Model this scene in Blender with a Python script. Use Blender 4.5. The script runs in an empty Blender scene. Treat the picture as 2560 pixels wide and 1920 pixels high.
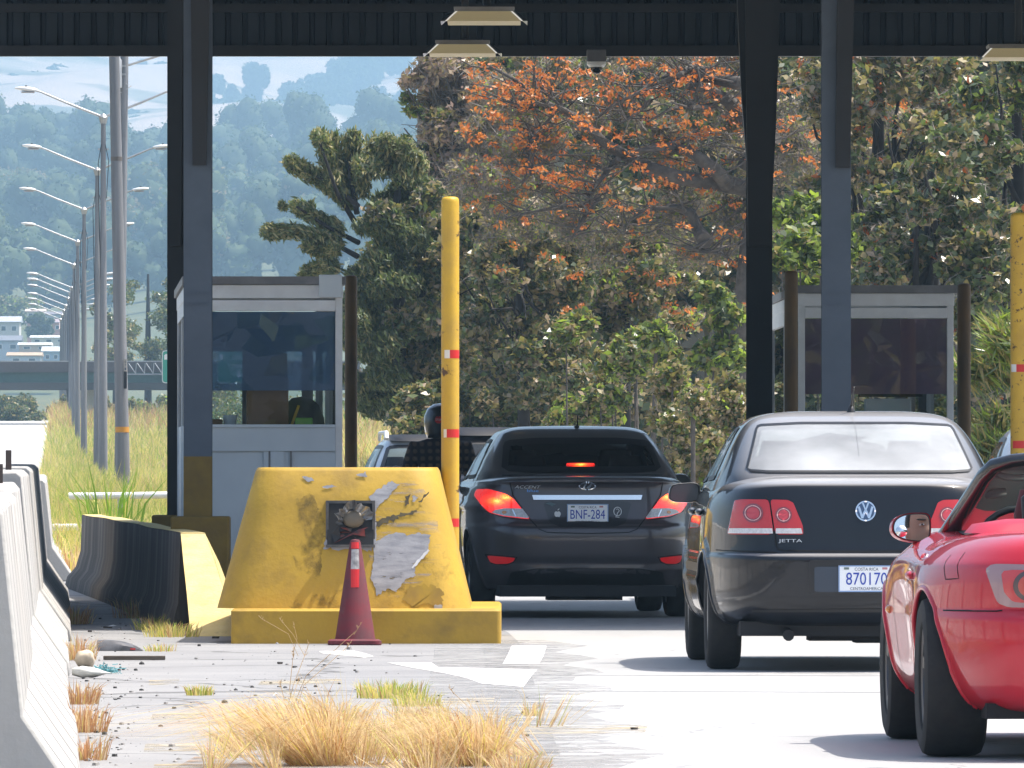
import bpy, bmesh, math, random
import numpy as np
from mathutils import Vector, Matrix
from mathutils.bvhtree import BVHTree
R = math.radians
sc = bpy.context.scene
col = sc.collection

# ------------------------------------------------------------------ camera, world, sun, exposure
FPX, HZ, CH = 24000.0, 1155.0, 1.15          # focal length (px of a 2560 wide frame), horizon row, eye height
cam_d = bpy.data.cameras.new('camera')
cam = bpy.data.objects.new('camera', cam_d); col.objects.link(cam)
cam.location = (0, 0, CH)
cam.rotation_euler = (R(90) + math.atan((HZ - 960) / FPX), 0, 0)
cam_d.sensor_width = 36; cam_d.lens = FPX / 2560 * 36
cam_d.clip_start = 0.5; cam_d.clip_end = 12000
sc.camera = cam
SUN = Vector((0.42, 0.05, 0.905)).normalized()
world = bpy.data.worlds.new('World'); sc.world = world; world.use_nodes = True
wn = world.node_tree
bg = wn.nodes['Background']
sky = wn.nodes.new('ShaderNodeTexSky'); sky.sky_type = 'NISHITA'; sky.sun_disc = False
sky.sun_elevation = math.asin(SUN.z); sky.sun_rotation = math.atan2(SUN.x, SUN.y)
sky.air_density = 1.0; sky.dust_density = 4.0
wn.links.new(sky.outputs[0], bg.inputs[0]); bg.inputs[1].default_value = 0.14
sun_d = bpy.data.lights.new('sun', 'SUN'); sun_d.energy = 4.0; sun_d.angle = R(0.5); sun_d.color = (1.0, 0.95, 0.87)
sun = bpy.data.objects.new('sun', sun_d); col.objects.link(sun)
sun.rotation_euler = SUN.to_track_quat('Z', 'Y').to_euler(); sun.location = (20, 20, 60)
sc.view_settings.view_transform = 'Standard'; sc.view_settings.look = 'None'
sc.view_settings.exposure = 0.85; sc.view_settings.gamma = 1
sc.cycles.max_bounces = 6; sc.cycles.diffuse_bounces = 4; sc.cycles.glossy_bounces = 4
sc.cycles.transmission_bounces = 4; sc.cycles.transparent_max_bounces = 10; sc.cycles.volume_bounces = 0
sc.cycles.use_denoising = True
sc.cycles.caustics_reflective = False; sc.cycles.caustics_refractive = False
sc.cycles.sample_clamp_indirect = 6

def PX(px, d): return (px - 1280) * d / FPX
def PZ(py, d): return CH + (HZ - py) * d / FPX
def P(px, py, d): return Vector((PX(px, d), d, PZ(py, d)))
def G(px, py):                                   # point of the flat ground seen at a pixel
    d = FPX * CH / (py - HZ); return Vector((PX(px, d), d, 0.0))

# ------------------------------------------------------------------ object helpers
def tag(o, label=None, cat=None, group=None, kind=None):
    if label: o['label'] = label
    if cat: o['category'] = cat
    if group: o['group'] = group
    if kind: o['kind'] = kind
    return o
def thing(name, label, cat, loc=(0, 0, 0), rotz=0, group=None):
    o = bpy.data.objects.new(name, None); col.objects.link(o)
    o.location = loc; o.rotation_euler = (0, 0, rotz); o.empty_display_size = 0.2
    return tag(o, label, cat, group)
def copy_tree(o, parent=None):
    c = o.copy(); col.objects.link(c)
    if parent is not None: c.parent = parent
    for ch in list(o.children): copy_tree(ch, c)
    return c
def link_mesh(name, me, mats, parent=None, smooth=None):
    for m in (mats if isinstance(mats, (list, tuple)) else [mats]): me.materials.append(m)
    o = bpy.data.objects.new(name, me); col.objects.link(o)
    if parent is not None: o.parent = parent
    if smooth is not None and len(me.polygons):
        if smooth >= 180: me.polygons.foreach_set('use_smooth', [True] * len(me.polygons))
        else: me.set_sharp_from_angle(angle=R(smooth)); me.polygons.foreach_set('use_smooth', [True] * len(me.polygons))
    return o

class MB:
    def __init__(s): s.v = []; s.f = []; s.m = []
    def add(s, vs, fs, mi=0):
        n = len(s.v); s.v += [tuple(v) for v in vs]
        for f in fs: s.f.append(tuple(i + n for i in f)); s.m.append(mi)
        return s
    def box(s, c, sz, rz=0, mi=0, rot=None):
        M = rot if rot is not None else Matrix.Rotation(rz, 3, 'Z')
        vs = []
        for dx in (-.5, .5):
            for dy in (-.5, .5):
                for dz in (-.5, .5):
                    vs.append(Vector(c) + M @ Vector((dx * sz[0], dy * sz[1], dz * sz[2])))
        return s.add(vs, [(0, 1, 3, 2), (4, 6, 7, 5), (0, 4, 5, 1), (2, 3, 7, 6), (0, 2, 6, 4), (1, 5, 7, 3)], mi)
    def tube(s, pts, r, n=10, mi=0, caps=True, sq=1.0):
        pts = [Vector(p) for p in pts]
        rs = r if isinstance(r, (list, tuple)) else [r] * len(pts)
        rings = []; up0 = None
        for i, p in enumerate(pts):
            t = (pts[min(i + 1, len(pts) - 1)] - pts[max(i - 1, 0)]).normalized()
            if up0 is None:
                up0 = Vector((0, 0, 1)) if abs(t.z) < .9 else Vector((1, 0, 0))
            a = t.cross(up0).normalized(); b = a.cross(t).normalized(); up0 = b
            rings.append([p + (a * math.cos(2 * math.pi * k / n) * sq + b * math.sin(2 * math.pi * k / n)) * rs[i] for k in range(n)])
        vs = [v for rg in rings for v in rg]; fs = []
        for i in range(len(pts) - 1):
            for k in range(n):
                k2 = (k + 1) % n
                fs.append((i * n + k, i * n + k2, (i + 1) * n + k2, (i + 1) * n + k))
        if caps:
            fs.append(tuple(range(n - 1, -1, -1))); fs.append(tuple((len(pts) - 1) * n + k for k in range(n)))
        return s.add(vs, fs, mi)
    def lathe(s, prof, n=24, c=(0, 0, 0), axis='Z', mi=0):
        vs = []; fs = []; m = len(prof)
        for k in range(n):
            a = 2 * math.pi * k / n
            for (r, h) in prof:
                x, y = r * math.cos(a), r * math.sin(a)
                p = (x, y, h) if axis == 'Z' else ((h, x, y) if axis == 'X' else (x, h, y))
                vs.append((p[0] + c[0], p[1] + c[1], p[2] + c[2]))
        for k in range(n):
            k2 = (k + 1) % n
            for i in range(m - 1): fs.append((k * m + i, k2 * m + i, k2 * m + i + 1, k * m + i + 1))
        return s.add(vs, fs, mi)
    def prism(s, poly, axis, a, b, mi=0):           # outline in the two other axes, extruded from a to b along axis
        n = len(poly); vs = []
        for t in (a, b):
            for (u, w) in poly:
                vs.append((t, u, w) if axis == 'X' else ((u, t, w) if axis == 'Y' else (u, w, t)))
        fs = [tuple(range(n)), tuple(range(2 * n - 1, n - 1, -1))]
        for i in range(n):
            j = (i + 1) % n; fs.append((i, i + n, j + n, j))
        return s.add(vs, fs, mi)
    def loft(s, secs, closed=True, caps=True, mi=0):
        n = len(secs[0]); vs = [v for q in secs for v in q]; fs = []
        for i in range(len(secs) - 1):
            for k in range(n if closed else n - 1):
                k2 = (k + 1) % n
                fs.append((i * n + k, i * n + k2, (i + 1) * n + k2, (i + 1) * n + k))
        if caps and closed:
            fs.append(tuple(range(n - 1, -1, -1))); fs.append(tuple((len(secs) - 1) * n + k for k in range(n)))
        return s.add(vs, fs, mi)
    def ball(s, c, r, n=12, mi=0):
        r = r if isinstance(r, (tuple, list)) else (r, r, r)
        m = max(4, n // 2); vs = []; fs = []
        for i in range(m + 1):
            t = math.pi * i / m
            for k in range(n):
                a = 2 * math.pi * k / n
                vs.append((c[0] + r[0] * math.sin(t) * math.cos(a), c[1] + r[1] * math.sin(t) * math.sin(a), c[2] + r[2] * math.cos(t)))
        for i in range(m):
            for k in range(n):
                k2 = (k + 1) % n; fs.append((i * n + k, (i + 1) * n + k, (i + 1) * n + k2, i * n + k2))
        return s.add(vs, fs, mi)
    def build(s, name, mats, parent=None, smooth=None, bevel=0, weld=True):
        me = bpy.data.meshes.new(name); me.from_pydata(s.v, [], s.f)
        me.polygons.foreach_set('material_index', s.m)
        bm = bmesh.new(); bm.from_mesh(me)
        if weld: bmesh.ops.remove_doubles(bm, verts=bm.verts, dist=1e-5)
        bmesh.ops.recalc_face_normals(bm, faces=bm.faces)
        bm.to_mesh(me); bm.free(); me.update()
        o = link_mesh(name, me, mats, parent, smooth)
        if bevel:
            b = o.modifiers.new('bevel', 'BEVEL'); b.width = bevel; b.segments = 2; b.limit_method = 'ANGLE'; b.angle_limit = R(40)
            if smooth is None:
                me.polygons.foreach_set('use_smooth', [False] * len(me.polygons))
        return o

# ------------------------------------------------------------------ materials
def nodes_of(m): return m.node_tree.nodes, m.node_tree.links
def mat(name, c, rough=.6, metal=0, var=.0, vs=6.0, c2=None, coat=0, coatr=.05, spec=.5, bump=0, bs=40.0, emis=None, es=0, sub=None, stretch=None, thr=None, c3=None, vs3=2.0, thr3=(.55, .65)):
    """Principled; base colour varies between c and c2 with noise (scale vs); c3 = a second layer of worn patches"""
    m = bpy.data.materials.new(name); m.use_nodes = True
    N, L = nodes_of(m); b = N['Principled BSDF']
    b.inputs['Base Color'].default_value = (*c, 1); b.inputs['Roughness'].default_value = rough
    b.inputs['Metallic'].default_value = metal; b.inputs['Specular IOR Level'].default_value = spec
    b.inputs['Coat Weight'].default_value = coat; b.inputs['Coat Roughness'].default_value = coatr
    if emis: b.inputs['Emission Color'].default_value = (*emis, 1); b.inputs['Emission Strength'].default_value = es
    tc = N.new('ShaderNodeTexCoord'); vec = tc.outputs['Object']
    if stretch:
        mp = N.new('ShaderNodeMapping'); mp.inputs['Scale'].default_value = stretch; L.new(vec, mp.inputs[0]); vec = mp.outputs[0]
    out = None
    if var or c2:
        if c2 is None: c2 = tuple(x * (1 - var) for x in c); c = tuple(min(1, x * (1 + var)) for x in c)
        n = N.new('ShaderNodeTexNoise'); n.inputs['Scale'].default_value = vs; n.inputs['Detail'].default_value = 6; n.inputs['Roughness'].default_value = .6
        L.new(vec, n.inputs['Vector'])
        r = N.new('ShaderNodeValToRGB'); lo, hi = thr or (.35, .65)
        r.color_ramp.elements[0].position = lo; r.color_ramp.elements[0].color = (*c, 1)
        r.color_ramp.elements[1].position = hi; r.color_ramp.elements[1].color = (*c2, 1)
        L.new(n.outputs['Fac'], r.inputs[0]); out = r.outputs[0]
    if c3:
        n3 = N.new('ShaderNodeTexNoise'); n3.inputs['Scale'].default_value = vs3; n3.inputs['Detail'].default_value = 8; n3.inputs['Roughness'].default_value = .65
        L.new(vec, n3.inputs['Vector'])
        r3 = N.new('ShaderNodeValToRGB'); r3.color_ramp.elements[0].position = thr3[0]; r3.color_ramp.elements[1].position = thr3[1]
        L.new(n3.outputs['Fac'], r3.inputs[0])
        mx = N.new('ShaderNodeMix'); mx.data_type = 'RGBA'
        L.new(r3.outputs[0], mx.inputs['Factor'])
        if out: L.new(out, mx.inputs['A'])
        else: mx.inputs['A'].default_value = (*c, 1)
        mx.inputs['B'].default_value = (*c3, 1); out = mx.outputs['Result']
    if out: L.new(out, b.inputs['Base Color'])
    if bump:
        nb = N.new('ShaderNodeTexNoise'); nb.inputs['Scale'].default_value = bs; nb.inputs['Detail'].default_value = 5
        L.new(tc.outputs['Object'], nb.inputs['Vector'])
        bp = N.new('ShaderNodeBump'); bp.inputs['Strength'].default_value = bump; bp.inputs['Distance'].default_value = .02
        L.new(nb.outputs['Fac'], bp.inputs['Height']); L.new(bp.outputs[0], b.inputs['Normal'])
    return m
def leaf_mat(name, c, trans=.35, rough=.4, tc=None):
    m = bpy.data.materials.new(name); m.use_nodes = True
    N, L = nodes_of(m); b = N['Principled BSDF']; o = N['Material Output']
    b.inputs['Base Color'].default_value = (*c, 1); b.inputs['Roughness'].default_value = rough
    t = N.new('ShaderNodeBsdfTranslucent'); t.inputs[0].default_value = (*(tc or (c[0] * 1.5, c[1] * 1.7, c[2] * .8)), 1)
    mx = N.new('ShaderNodeMixShader'); mx.inputs[0].default_value = trans
    L.new(b.outputs[0], mx.inputs[1]); L.new(t.outputs[0], mx.inputs[2]); L.new(mx.outputs[0], o.inputs[0])
    return m
def glass_mat(name, tint, gloss=1.0, rough=.0, dust=0.0, dustc=(.6, .6, .6), ior=1.5):
    m = bpy.data.materials.new(name); m.use_nodes = True
    N, L = nodes_of(m); N.remove(N['Principled BSDF']); o = N['Material Output']
    t = N.new('ShaderNodeBsdfTransparent'); t.inputs[0].default_value = (*tint, 1)
    g = N.new('ShaderNodeBsdfGlossy'); g.inputs['Roughness'].default_value = rough
    f = N.new('ShaderNodeFresnel'); f.inputs['IOR'].default_value = ior
    mx = N.new('ShaderNodeMixShader'); L.new(f.outputs[0], mx.inputs[0]); L.new(t.outputs[0], mx.inputs[1]); L.new(g.outputs[0], mx.inputs[2])
    last = mx.outputs[0]
    if dust:
        d = N.new('ShaderNodeBsdfDiffuse'); d.inputs[0].default_value = (*dustc, 1)
        m2 = N.new('ShaderNodeMixShader'); m2.inputs[0].default_value = dust
        L.new(last, m2.inputs[1]); L.new(d.outputs[0], m2.inputs[2]); last = m2.outputs[0]
    L.new(last, o.inputs[0]); return m

M = {}
M['yellow'] = mat('yellow_paint', (.50, .31, .028), .65, c2=(.41, .25, .03), vs=2.0, c3=(.24, .15, .03), vs3=3.2, thr3=(.52, .80), bump=.12, bs=30)
M['yellow_pole'] = mat('yellow_pole_paint', (.62, .38, .028), .5, c2=(.50, .31, .04), vs=6, c3=(.09, .045, .02), vs3=9, thr3=(.61, .66), bump=.1, bs=60)
M['yellow_rust'] = mat('rusty_yellow_paint', (.62, .37, .03), .5, c2=(.52, .30, .03), vs=6, c3=(.06, .03, .015), vs3=16, thr3=(.58, .62), bump=.15, bs=60)
M['ochre'] = mat('dark_ochre_paint', (.22, .14, .02), .7, c2=(.16, .10, .02), vs=5, bump=.1)
M['brown_pole'] = mat('streaked_brown_paint', (.17, .09, .02), .6, c2=(.06, .035, .015), vs=4, stretch=(1, 1, .3))  # brown with darker streaks along the pole
M['cream_yellow'] = mat('sunbleached_yellow_paint', (.64, .52, .24), .8, c2=(.58, .45, .18), vs=5, c3=(.33, .26, .14), vs3=11, thr3=(.58, .76), bump=.3, bs=40)
M['soot'] = mat('sooty_concrete', (.085, .073, .062), .9, c2=(.032, .028, .026), vs=3, stretch=(1, .6, .10), bump=.3, bs=20, c3=(.22, .19, .165), vs3=2.4, thr3=(.50, .72))
M['conc'] = mat('bare_concrete', (.42, .40, .37), .9, c2=(.33, .32, .30), vs=4, bump=.2)
M['scrape'] = mat('scraped_bare_concrete', (.43, .42, .43), .85, c2=(.27, .27, .29), vs=9, stretch=(.7, 1, 3.0), bump=.10, bs=30, c3=(.17, .17, .18), vs3=14, thr3=(.62, .72))
M['steel'] = mat('blue_grey_steel_paint', (.075, .10, .14), .5, c2=(.058, .08, .115), vs=3, bump=.05)
M['steel_dark'] = mat('dark_steel_paint', (.014, .015, .019), .6, c2=(.010, .011, .014), vs=3)
M['roof_metal'] = mat('roof_sheet_metal', (.03, .032, .04), .6, c2=(.02, .022, .028), vs=2)
M['fascia'] = mat('fascia_sheet_metal', (.012, .021, .033), .65, c2=(.009, .016, .026), vs=2)
M['white_panel'] = mat('white_booth_panel', (.60, .66, .71), .45, c2=(.53, .59, .65), vs=2)
M['white_frame'] = mat('white_booth_frame', (.76, .78, .80), .4, c2=(.66, .67, .69), vs=5)
M['grey_trim'] = mat('grey_roof_trim', (.20, .20, .21), .5, c2=(.13, .13, .14), vs=4)
M['booth_glass'] = glass_mat('booth_clear_glass', (.92, .95, .95))
M['booth_film'] = glass_mat('booth_blue_film_glass', (.60, .70, .84), dust=.36, dustc=(.22, .38, .68))
M['booth_film_red'] = glass_mat('booth_purple_film_glass', (.62, .50, .60), dust=.46, dustc=(.47, .31, .50))
M['black'] = mat('black_plastic', (.012, .012, .014), .45)
M['black_rough'] = mat('black_rubber', (.016, .016, .017), .85, c2=(.026, .025, .024), vs=20)
M['dark_in'] = mat('dark_interior', (.014, .014, .016), .8)
M['seat'] = mat('dark_seat_fabric', (.035, .035, .038), .9, var=.2)
M['chrome'] = mat('chrome', (.75, .77, .8), .12, metal=1)
M['alu'] = mat('wheel_alloy', (.32, .33, .35), .35, metal=1, var=.1)
M['dark_alu'] = mat('dark_wheel_alloy', (.12, .12, .13), .35, metal=1, var=.1)
M['white_paint'] = mat('white_enamel', (.75, .75, .74), .4, var=.05)
M['plate_white'] = mat('plate_white', (.90, .91, .93), .4)
M['plate_blue'] = mat('plate_blue', (.02, .06, .42), .5)
M['text_dark'] = mat('dark_lettering', (.05, .06, .10), .5)
M['red_reflect'] = mat('red_reflective_tape', (.62, .02, .02), .35)
M['white_reflect'] = mat('white_reflective_tape', (.72, .70, .66), .4)
M['cardboard'] = mat('brown_cardboard', (.27, .15, .08), .85, c2=(.22, .12, .065), vs=4)
M['concrete_pole'] = mat('grey_concrete_pole', (.21, .215, .23), .9, c2=(.14, .145, .155), vs=2, stretch=(3, 3, .15), bump=.1)
M['galv'] = mat('galvanised_steel', (.42, .43, .44), .45, metal=.6, c2=(.32, .33, .34), vs=3)
M['lamp_white'] = mat('lamp_housing', (.66, .67, .68), .4, metal=.2)
M['green_sign'] = mat('green_sign_sheet', (.0, .28, .17), .5)
M['band_orange'] = mat('orange_band', (.55, .25, .02), .6)
M['bark'] = mat('grey_bark', (.115, .10, .085), .95, c2=(.06, .052, .045), vs=7, bump=.5, bs=25)
M['bark_pale'] = mat('pale_lichen_bark', (.22, .205, .19), .95, c2=(.08, .072, .066), vs=5, bump=.4, bs=20)
M['bark_dark'] = mat('dark_bark', (.03, .027, .026), .95, c2=(.018, .016, .015), vs=7)

def ragged(m, scale, lo, hi, stretch=(1, 1, 1)):   # worn-through holes: the layer below shows
    N, L = nodes_of(m); b = N['Principled BSDF']; tc = N.new('ShaderNodeTexCoord'); mp = N.new('ShaderNodeMapping'); mp.inputs['Scale'].default_value = stretch; mp.inputs['Rotation'].default_value = (0, R(-35), 0)
    n = N.new('ShaderNodeTexNoise'); n.inputs['Scale'].default_value = scale; n.inputs['Detail'].default_value = 8; n.inputs['Roughness'].default_value = .7
    L.new(tc.outputs['Object'], mp.inputs[0]); L.new(mp.outputs[0], n.inputs['Vector'])
    r = N.new('ShaderNodeMapRange'); r.inputs['From Min'].default_value = lo; r.inputs['From Max'].default_value = hi; L.new(n.outputs['Fac'], r.inputs['Value']); L.new(r.outputs[0], b.inputs['Alpha'])
M['scrape_thin'] = mat('thin_scrape', (.44, .43, .42), .85, c2=(.30, .29, .29), vs=9, stretch=(.7, 1, 3.0))
ragged(M['scrape_thin'], 12, .52, .74, (.22, 1, 1.8)); ragged(M['scrape'], 9, .36, .42, (.5, 1, 1.5))
M['grime'] = mat('brown_grime', (.17, .12, .035), .8); ragged(M['grime'], 5, .50, .75)
# ------------------------------------------------------------------ foliage helpers (numpy)
rng = np.random.default_rng(7)
def leaf_cloud(name, pts, size, mats, idx, parent=None, asp=1.8, up=0.3, dirs=None, shape='leaf'):
    """many leaf-sized rhombi (or bent blades) at pts with random attitude"""
    n = len(pts); pts = np.asarray(pts, float); size = np.broadcast_to(np.asarray(size, float), (n,))
    nrm = rng.normal(size=(n, 3)); nrm[:, 2] += up * 2; nrm /= np.linalg.norm(nrm, axis=1)[:, None]
    t = rng.normal(size=(n, 3)) if dirs is None else dirs + rng.normal(size=(n, 3)) * .35
    t -= nrm * (t * nrm).sum(1)[:, None]; t /= np.linalg.norm(t, axis=1)[:, None] + 1e-9
    b = np.cross(nrm, t)
    L = (size * asp / 2)[:, None]; W = (size / 2)[:, None]
    V = np.empty((n, 4, 3)); V[:, 0] = pts - t * L; V[:, 1] = pts + b * W + nrm * W * .25; V[:, 2] = pts + t * L; V[:, 3] = pts - b * W + nrm * W * .25
    me = bpy.data.meshes.new(name)
    me.vertices.add(n * 4); me.vertices.foreach_set('co', V.reshape(-1))
    me.loops.add(n * 4); me.loops.foreach_set('vertex_index', np.arange(n * 4, dtype=np.int32))
    me.polygons.add(n); me.polygons.foreach_set('loop_start', np.arange(0, n * 4, 4, dtype=np.int32))
    me.polygons.foreach_set('loop_total', np.full(n, 4, dtype=np.int32))
    me.polygons.foreach_set('material_index', np.asarray(idx, dtype=np.int32))
    me.update(calc_edges=True)
    return link_mesh(name, me, mats, parent)
def clump_pts(clumps, n, inner=.55):
    """n points spread through a list of ellipsoids (cx,cy,cz,rx,ry,rz), denser to the outside"""
    C = np.array(clumps, float); w = C[:, 3] * C[:, 5]; w = w / w.sum()
    k = rng.choice(len(C), n, p=w); d = rng.normal(size=(n, 3)); d /= np.linalg.norm(d, axis=1)[:, None]
    r = inner + (1 - inner) * rng.random(n) ** .7 + rng.normal(size=n) * .06
    return C[k, :3] + d * C[k, 3:] * r[:, None], k
def seg_pts(segs, n, jitter=.5):
    """n points along tufted branches [(p0, p1, radius)], with the branch direction"""
    L = np.array([(Vector(b) - Vector(a)).length * r for a, b, r in segs]); k = rng.choice(len(segs), n, p=L / L.sum())
    A = np.array([s[0] for s in segs], float)[k]; B = np.array([s[1] for s in segs], float)[k]; r = np.array([s[2] for s in segs])[k]
    u = rng.random(n); d = rng.normal(size=(n, 3)); d /= np.linalg.norm(d, axis=1)[:, None]
    bulge = .55 + .45 * np.abs(np.sin(u * 9 + k))
    tap = np.clip((1.05 - u) * 3, .25, 1) * bulge
    pts = A + (B - A) * u[:, None] + d * (r * tap * rng.random(n) ** .5)[:, None]
    D = (B - A) / (np.linalg.norm(B - A, axis=1)[:, None]); return pts, D
def blades(name, base, h, w, lean, mats, idx, parent=None):
    """grass blades: 2-segment tapered strips from base points"""
    n = len(base); base = np.asarray(base, float); h = np.broadcast_to(h, (n,)); w = np.broadcast_to(w, (n,))
    a = rng.random(n) * 2 * np.pi; side = np.stack([np.cos(a), np.sin(a) * .6, np.zeros(n)], 1)
    ln = np.asarray(lean, float)
    mid = base + ln * .35 * h[:, None]; mid[:, 2] += h * .6
    tip = base + ln * h[:, None]; tip[:, 2] += h * np.clip(1 - np.linalg.norm(ln, axis=1) * .35, .3, 1)
    V = np.empty((n, 5, 3)); V[:, 0] = base - side * w[:, None]; V[:, 1] = base + side * w[:, None]
    V[:, 2] = mid + side * w[:, None] * .7; V[:, 3] = mid - side * w[:, None] * .7; V[:, 4] = tip
    me = bpy.data.meshes.new(name); me.vertices.add(n * 5); me.vertices.foreach_set('co', V.reshape(-1))
    o5 = np.arange(n)[:, None] * 5
    li = np.concatenate([o5 + np.array([[0, 1, 2, 3]]), o5 + np.array([[3, 2, 4]])], 1).reshape(-1)
    me.loops.add(n * 7); me.loops.foreach_set('vertex_index', li.astype(np.int32))
    st = (np.arange(n)[:, None] * 7 + np.array([[0, 4]])).reshape(-1); tot = np.tile([4, 3], n)
    me.polygons.add(n * 2); me.polygons.foreach_set('loop_start', st.astype(np.int32)); me.polygons.foreach_set('loop_total', tot.astype(np.int32))
    me.polygons.foreach_set('material_index', np.repeat(np.asarray(idx, dtype=np.int32), 2)); me.update(calc_edges=True)
    return link_mesh(name, me, mats, parent)

# ------------------------------------------------------------------ ground, roads, hills
def sstep(a, b, x): t = np.clip((x - a) / (b - a), 0, 1); return t * t * (3 - 2 * t)
def H(x, y):
    x = np.asarray(x, float); y = np.asarray(y, float)
    return np.interp(y, [330, 500, 700, 9500], [0, 1.7, 4.2, 4.2]) + 0 * x
def sheet(name, xs, ys, zf, m, kind='structure', xf=None):
    X, Y = np.meshgrid(xs, ys); 
    if xf is not None: X = xf(X, Y)
    Z = zf(X, Y); V = np.stack([X, Y, Z], -1).reshape(-1, 3); nx = len(xs); F = []
    for j in range(len(ys) - 1):
        for i in range(nx - 1): F.append((j * nx + i, j * nx + i + 1, (j + 1) * nx + i + 1, (j + 1) * nx + i))
    me = bpy.data.meshes.new(name); me.from_pydata(V.tolist(), [], F)
    return tag(link_mesh(name, me, m, None, 180), kind=kind)
M['earth'] = mat('dry_earth', (.22, .17, .09), .95, c2=(.15, .14, .06), vs=.5, c3=(.10, .11, .03), vs3=.25)
M['far_field'] = mat('pale_dry_fields', (.56, .43, .34), .95, c2=(.16, .16, .10), vs=.006, thr=(.52, .56), c3=(.44, .37, .29), vs3=.008, thr3=(.45, .65))
M['hill_soil'] = mat('wooded_hill_soil', (.07, .09, .035), .95, c2=(.12, .12, .05), vs=.05)
def ground_mat(name, a, b, crackc, speck, rough=.75, spec=.5, grime=(.2, .19, .18), cw=.012, st=None):
    m = mat(name, a, rough, c2=b, vs=.8, spec=spec, stretch=st, c3=grime, vs3=1.3, thr3=(.62, .85), bump=.25, bs=60)
    N, L = nodes_of(m); bs = N['Principled BSDF']; src = bs.inputs['Base Color'].links[0].from_socket
    tc = N.new('ShaderNodeTexCoord')
    vo = N.new('ShaderNodeTexVoronoi'); vo.feature = 'DISTANCE_TO_EDGE'; vo.inputs['Scale'].default_value = .33
    nz = N.new('ShaderNodeTexNoise'); nz.inputs['Scale'].default_value = 1.5; nz.inputs['Detail'].default_value = 6
    ad = N.new('ShaderNodeVectorMath'); ad.operation = 'MULTIPLY_ADD'; ad.inputs[1].default_value = (.9, .9, 0)
    L.new(tc.outputs['Object'], nz.inputs['Vector']); L.new(nz.outputs['Color'], ad.inputs[0]); L.new(tc.outputs['Object'], ad.inputs[2]); L.new(ad.outputs[0], vo.inputs['Vector'])
    lt = N.new('ShaderNodeMath'); lt.operation = 'LESS_THAN'; lt.inputs[1].default_value = cw; L.new(vo.outputs['Distance'], lt.inputs[0])
    sp = N.new('ShaderNodeTexNoise'); sp.inputs['Scale'].default_value = 55; sp.inputs['Detail'].default_value = 3; L.new(tc.outputs['Object'], sp.inputs['Vector'])
    gt = N.new('ShaderNodeMath'); gt.operation = 'GREATER_THAN'; gt.inputs[1].default_value = speck; L.new(sp.outputs['Fac'], gt.inputs[0])
    mxm = N.new('ShaderNodeMath'); mxm.operation = 'MAXIMUM'; L.new(lt.outputs[0], mxm.inputs[0]); L.new(gt.outputs[0], mxm.inputs[1])
    mul = N.new('ShaderNodeMath'); mul.operation = 'MULTIPLY'; mul.inputs[1].default_value = .75; L.new(mxm.outputs[0], mul.inputs[0])
    mx = N.new('ShaderNodeMix'); mx.data_type = 'RGBA'; L.new(mul.outputs[0], mx.inputs['Factor']); L.new(src, mx.inputs['A']); mx.inputs['B'].default_value = (*crackc, 1)
    L.new(mx.outputs['Result'], bs.inputs['Base Color']); return m
M['road'] = ground_mat('pale_worn_concrete', (.42, .415, .41), (.35, .345, .34), (.22, .22, .22), .74, rough=.6, grime=(.33, .33, .33), cw=.004, st=(1.2, .10, 1))
M['gore'] = ground_mat('grey_worn_pavement', (.285, .283, .285), (.228, .227, .232), (.09, .09, .09), .665, grime=(.22, .21, .20))
M['far_road'] = mat('pale_far_road', (.55, .54, .53), .7, c2=(.48, .47, .46), vs=.2)
M['white_mark'] = mat('worn_white_marking', (.74, .73, .71), .6, c2=(.62, .61, .60), vs=5, c3=(.36, .36, .36), vs3=5, thr3=(.6, .66))
ragged(M['white_mark'], 7, .34, .46)
M['tan_mark'] = mat('faded_yellow_marking', (.43, .36, .23), .8, c2=(.36, .345, .32), vs=3.5, thr=(.4, .6))
ys = np.concatenate([np.linspace(-340, 20, 10), np.linspace(30, 120, 46), np.linspace(130, 720, 60), np.linspace(800, 7600, 16)])
sheet('ground', np.concatenate([np.linspace(-1250, -60, 8), np.linspace(-50, 50, 60), np.linspace(60, 1250, 8)]), ys, lambda x, y: H(x, y) - .010, M['earth'])
def road_edge(y): return np.interp(y, [-60, 30, 36, 47, 58, 61, 66, 90, 340], [.45, .22, .20, .13, .08, .05, -.05, -1.6, -13])
sheet('road', np.linspace(0, 1, 14), np.concatenate([np.linspace(-60, 100, 60), np.linspace(105, 330, 20)]), lambda x, y: H(x, y), M['road'], xf=lambda u, y: road_edge(y) * (1 - u) + 16 * u)
def bar_x(y): return -1.69 - .047 * (y - 37.5)       # foot of the concrete barrier row
sheet('gore_pavement', np.linspace(0, 1, 10), np.linspace(-40, 96, 60), lambda x, y: x * 0 - .001, M['gore'], xf=lambda u, y: (bar_x(y) - .5) * (1 - u) + (road_edge(y) + .1) * u)
sheet('left_road', np.linspace(0, 1, 8), np.concatenate([np.linspace(-60, 330, 30), np.linspace(340, 720, 40)]), lambda x, y: H(x, y) + .004 + .2 * sstep(290, 345, y), M['far_road'],
      xf=lambda u, y: bar_x(y) - .9 - .0001 * np.clip(y - 330, 0, 999) * (y - 330) * .0 - 9 * u)
sheet('hillside', np.linspace(-330, 400, 60), np.linspace(1360, 4500, 70),
      lambda x, y: np.interp(y, [1360, 1500, 1900, 2600, 3400, 3700, 4500], [2, 10, 30, 62, 104, 107, 50]) + sstep(1500, 2400, y) * (5 * np.sin(x * .023 + 1) + 3 * np.sin(x * .055 + y * .005)), M['hill_soil'])
def far_z(y): return 187 + .0795 * (y - 5400)
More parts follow.
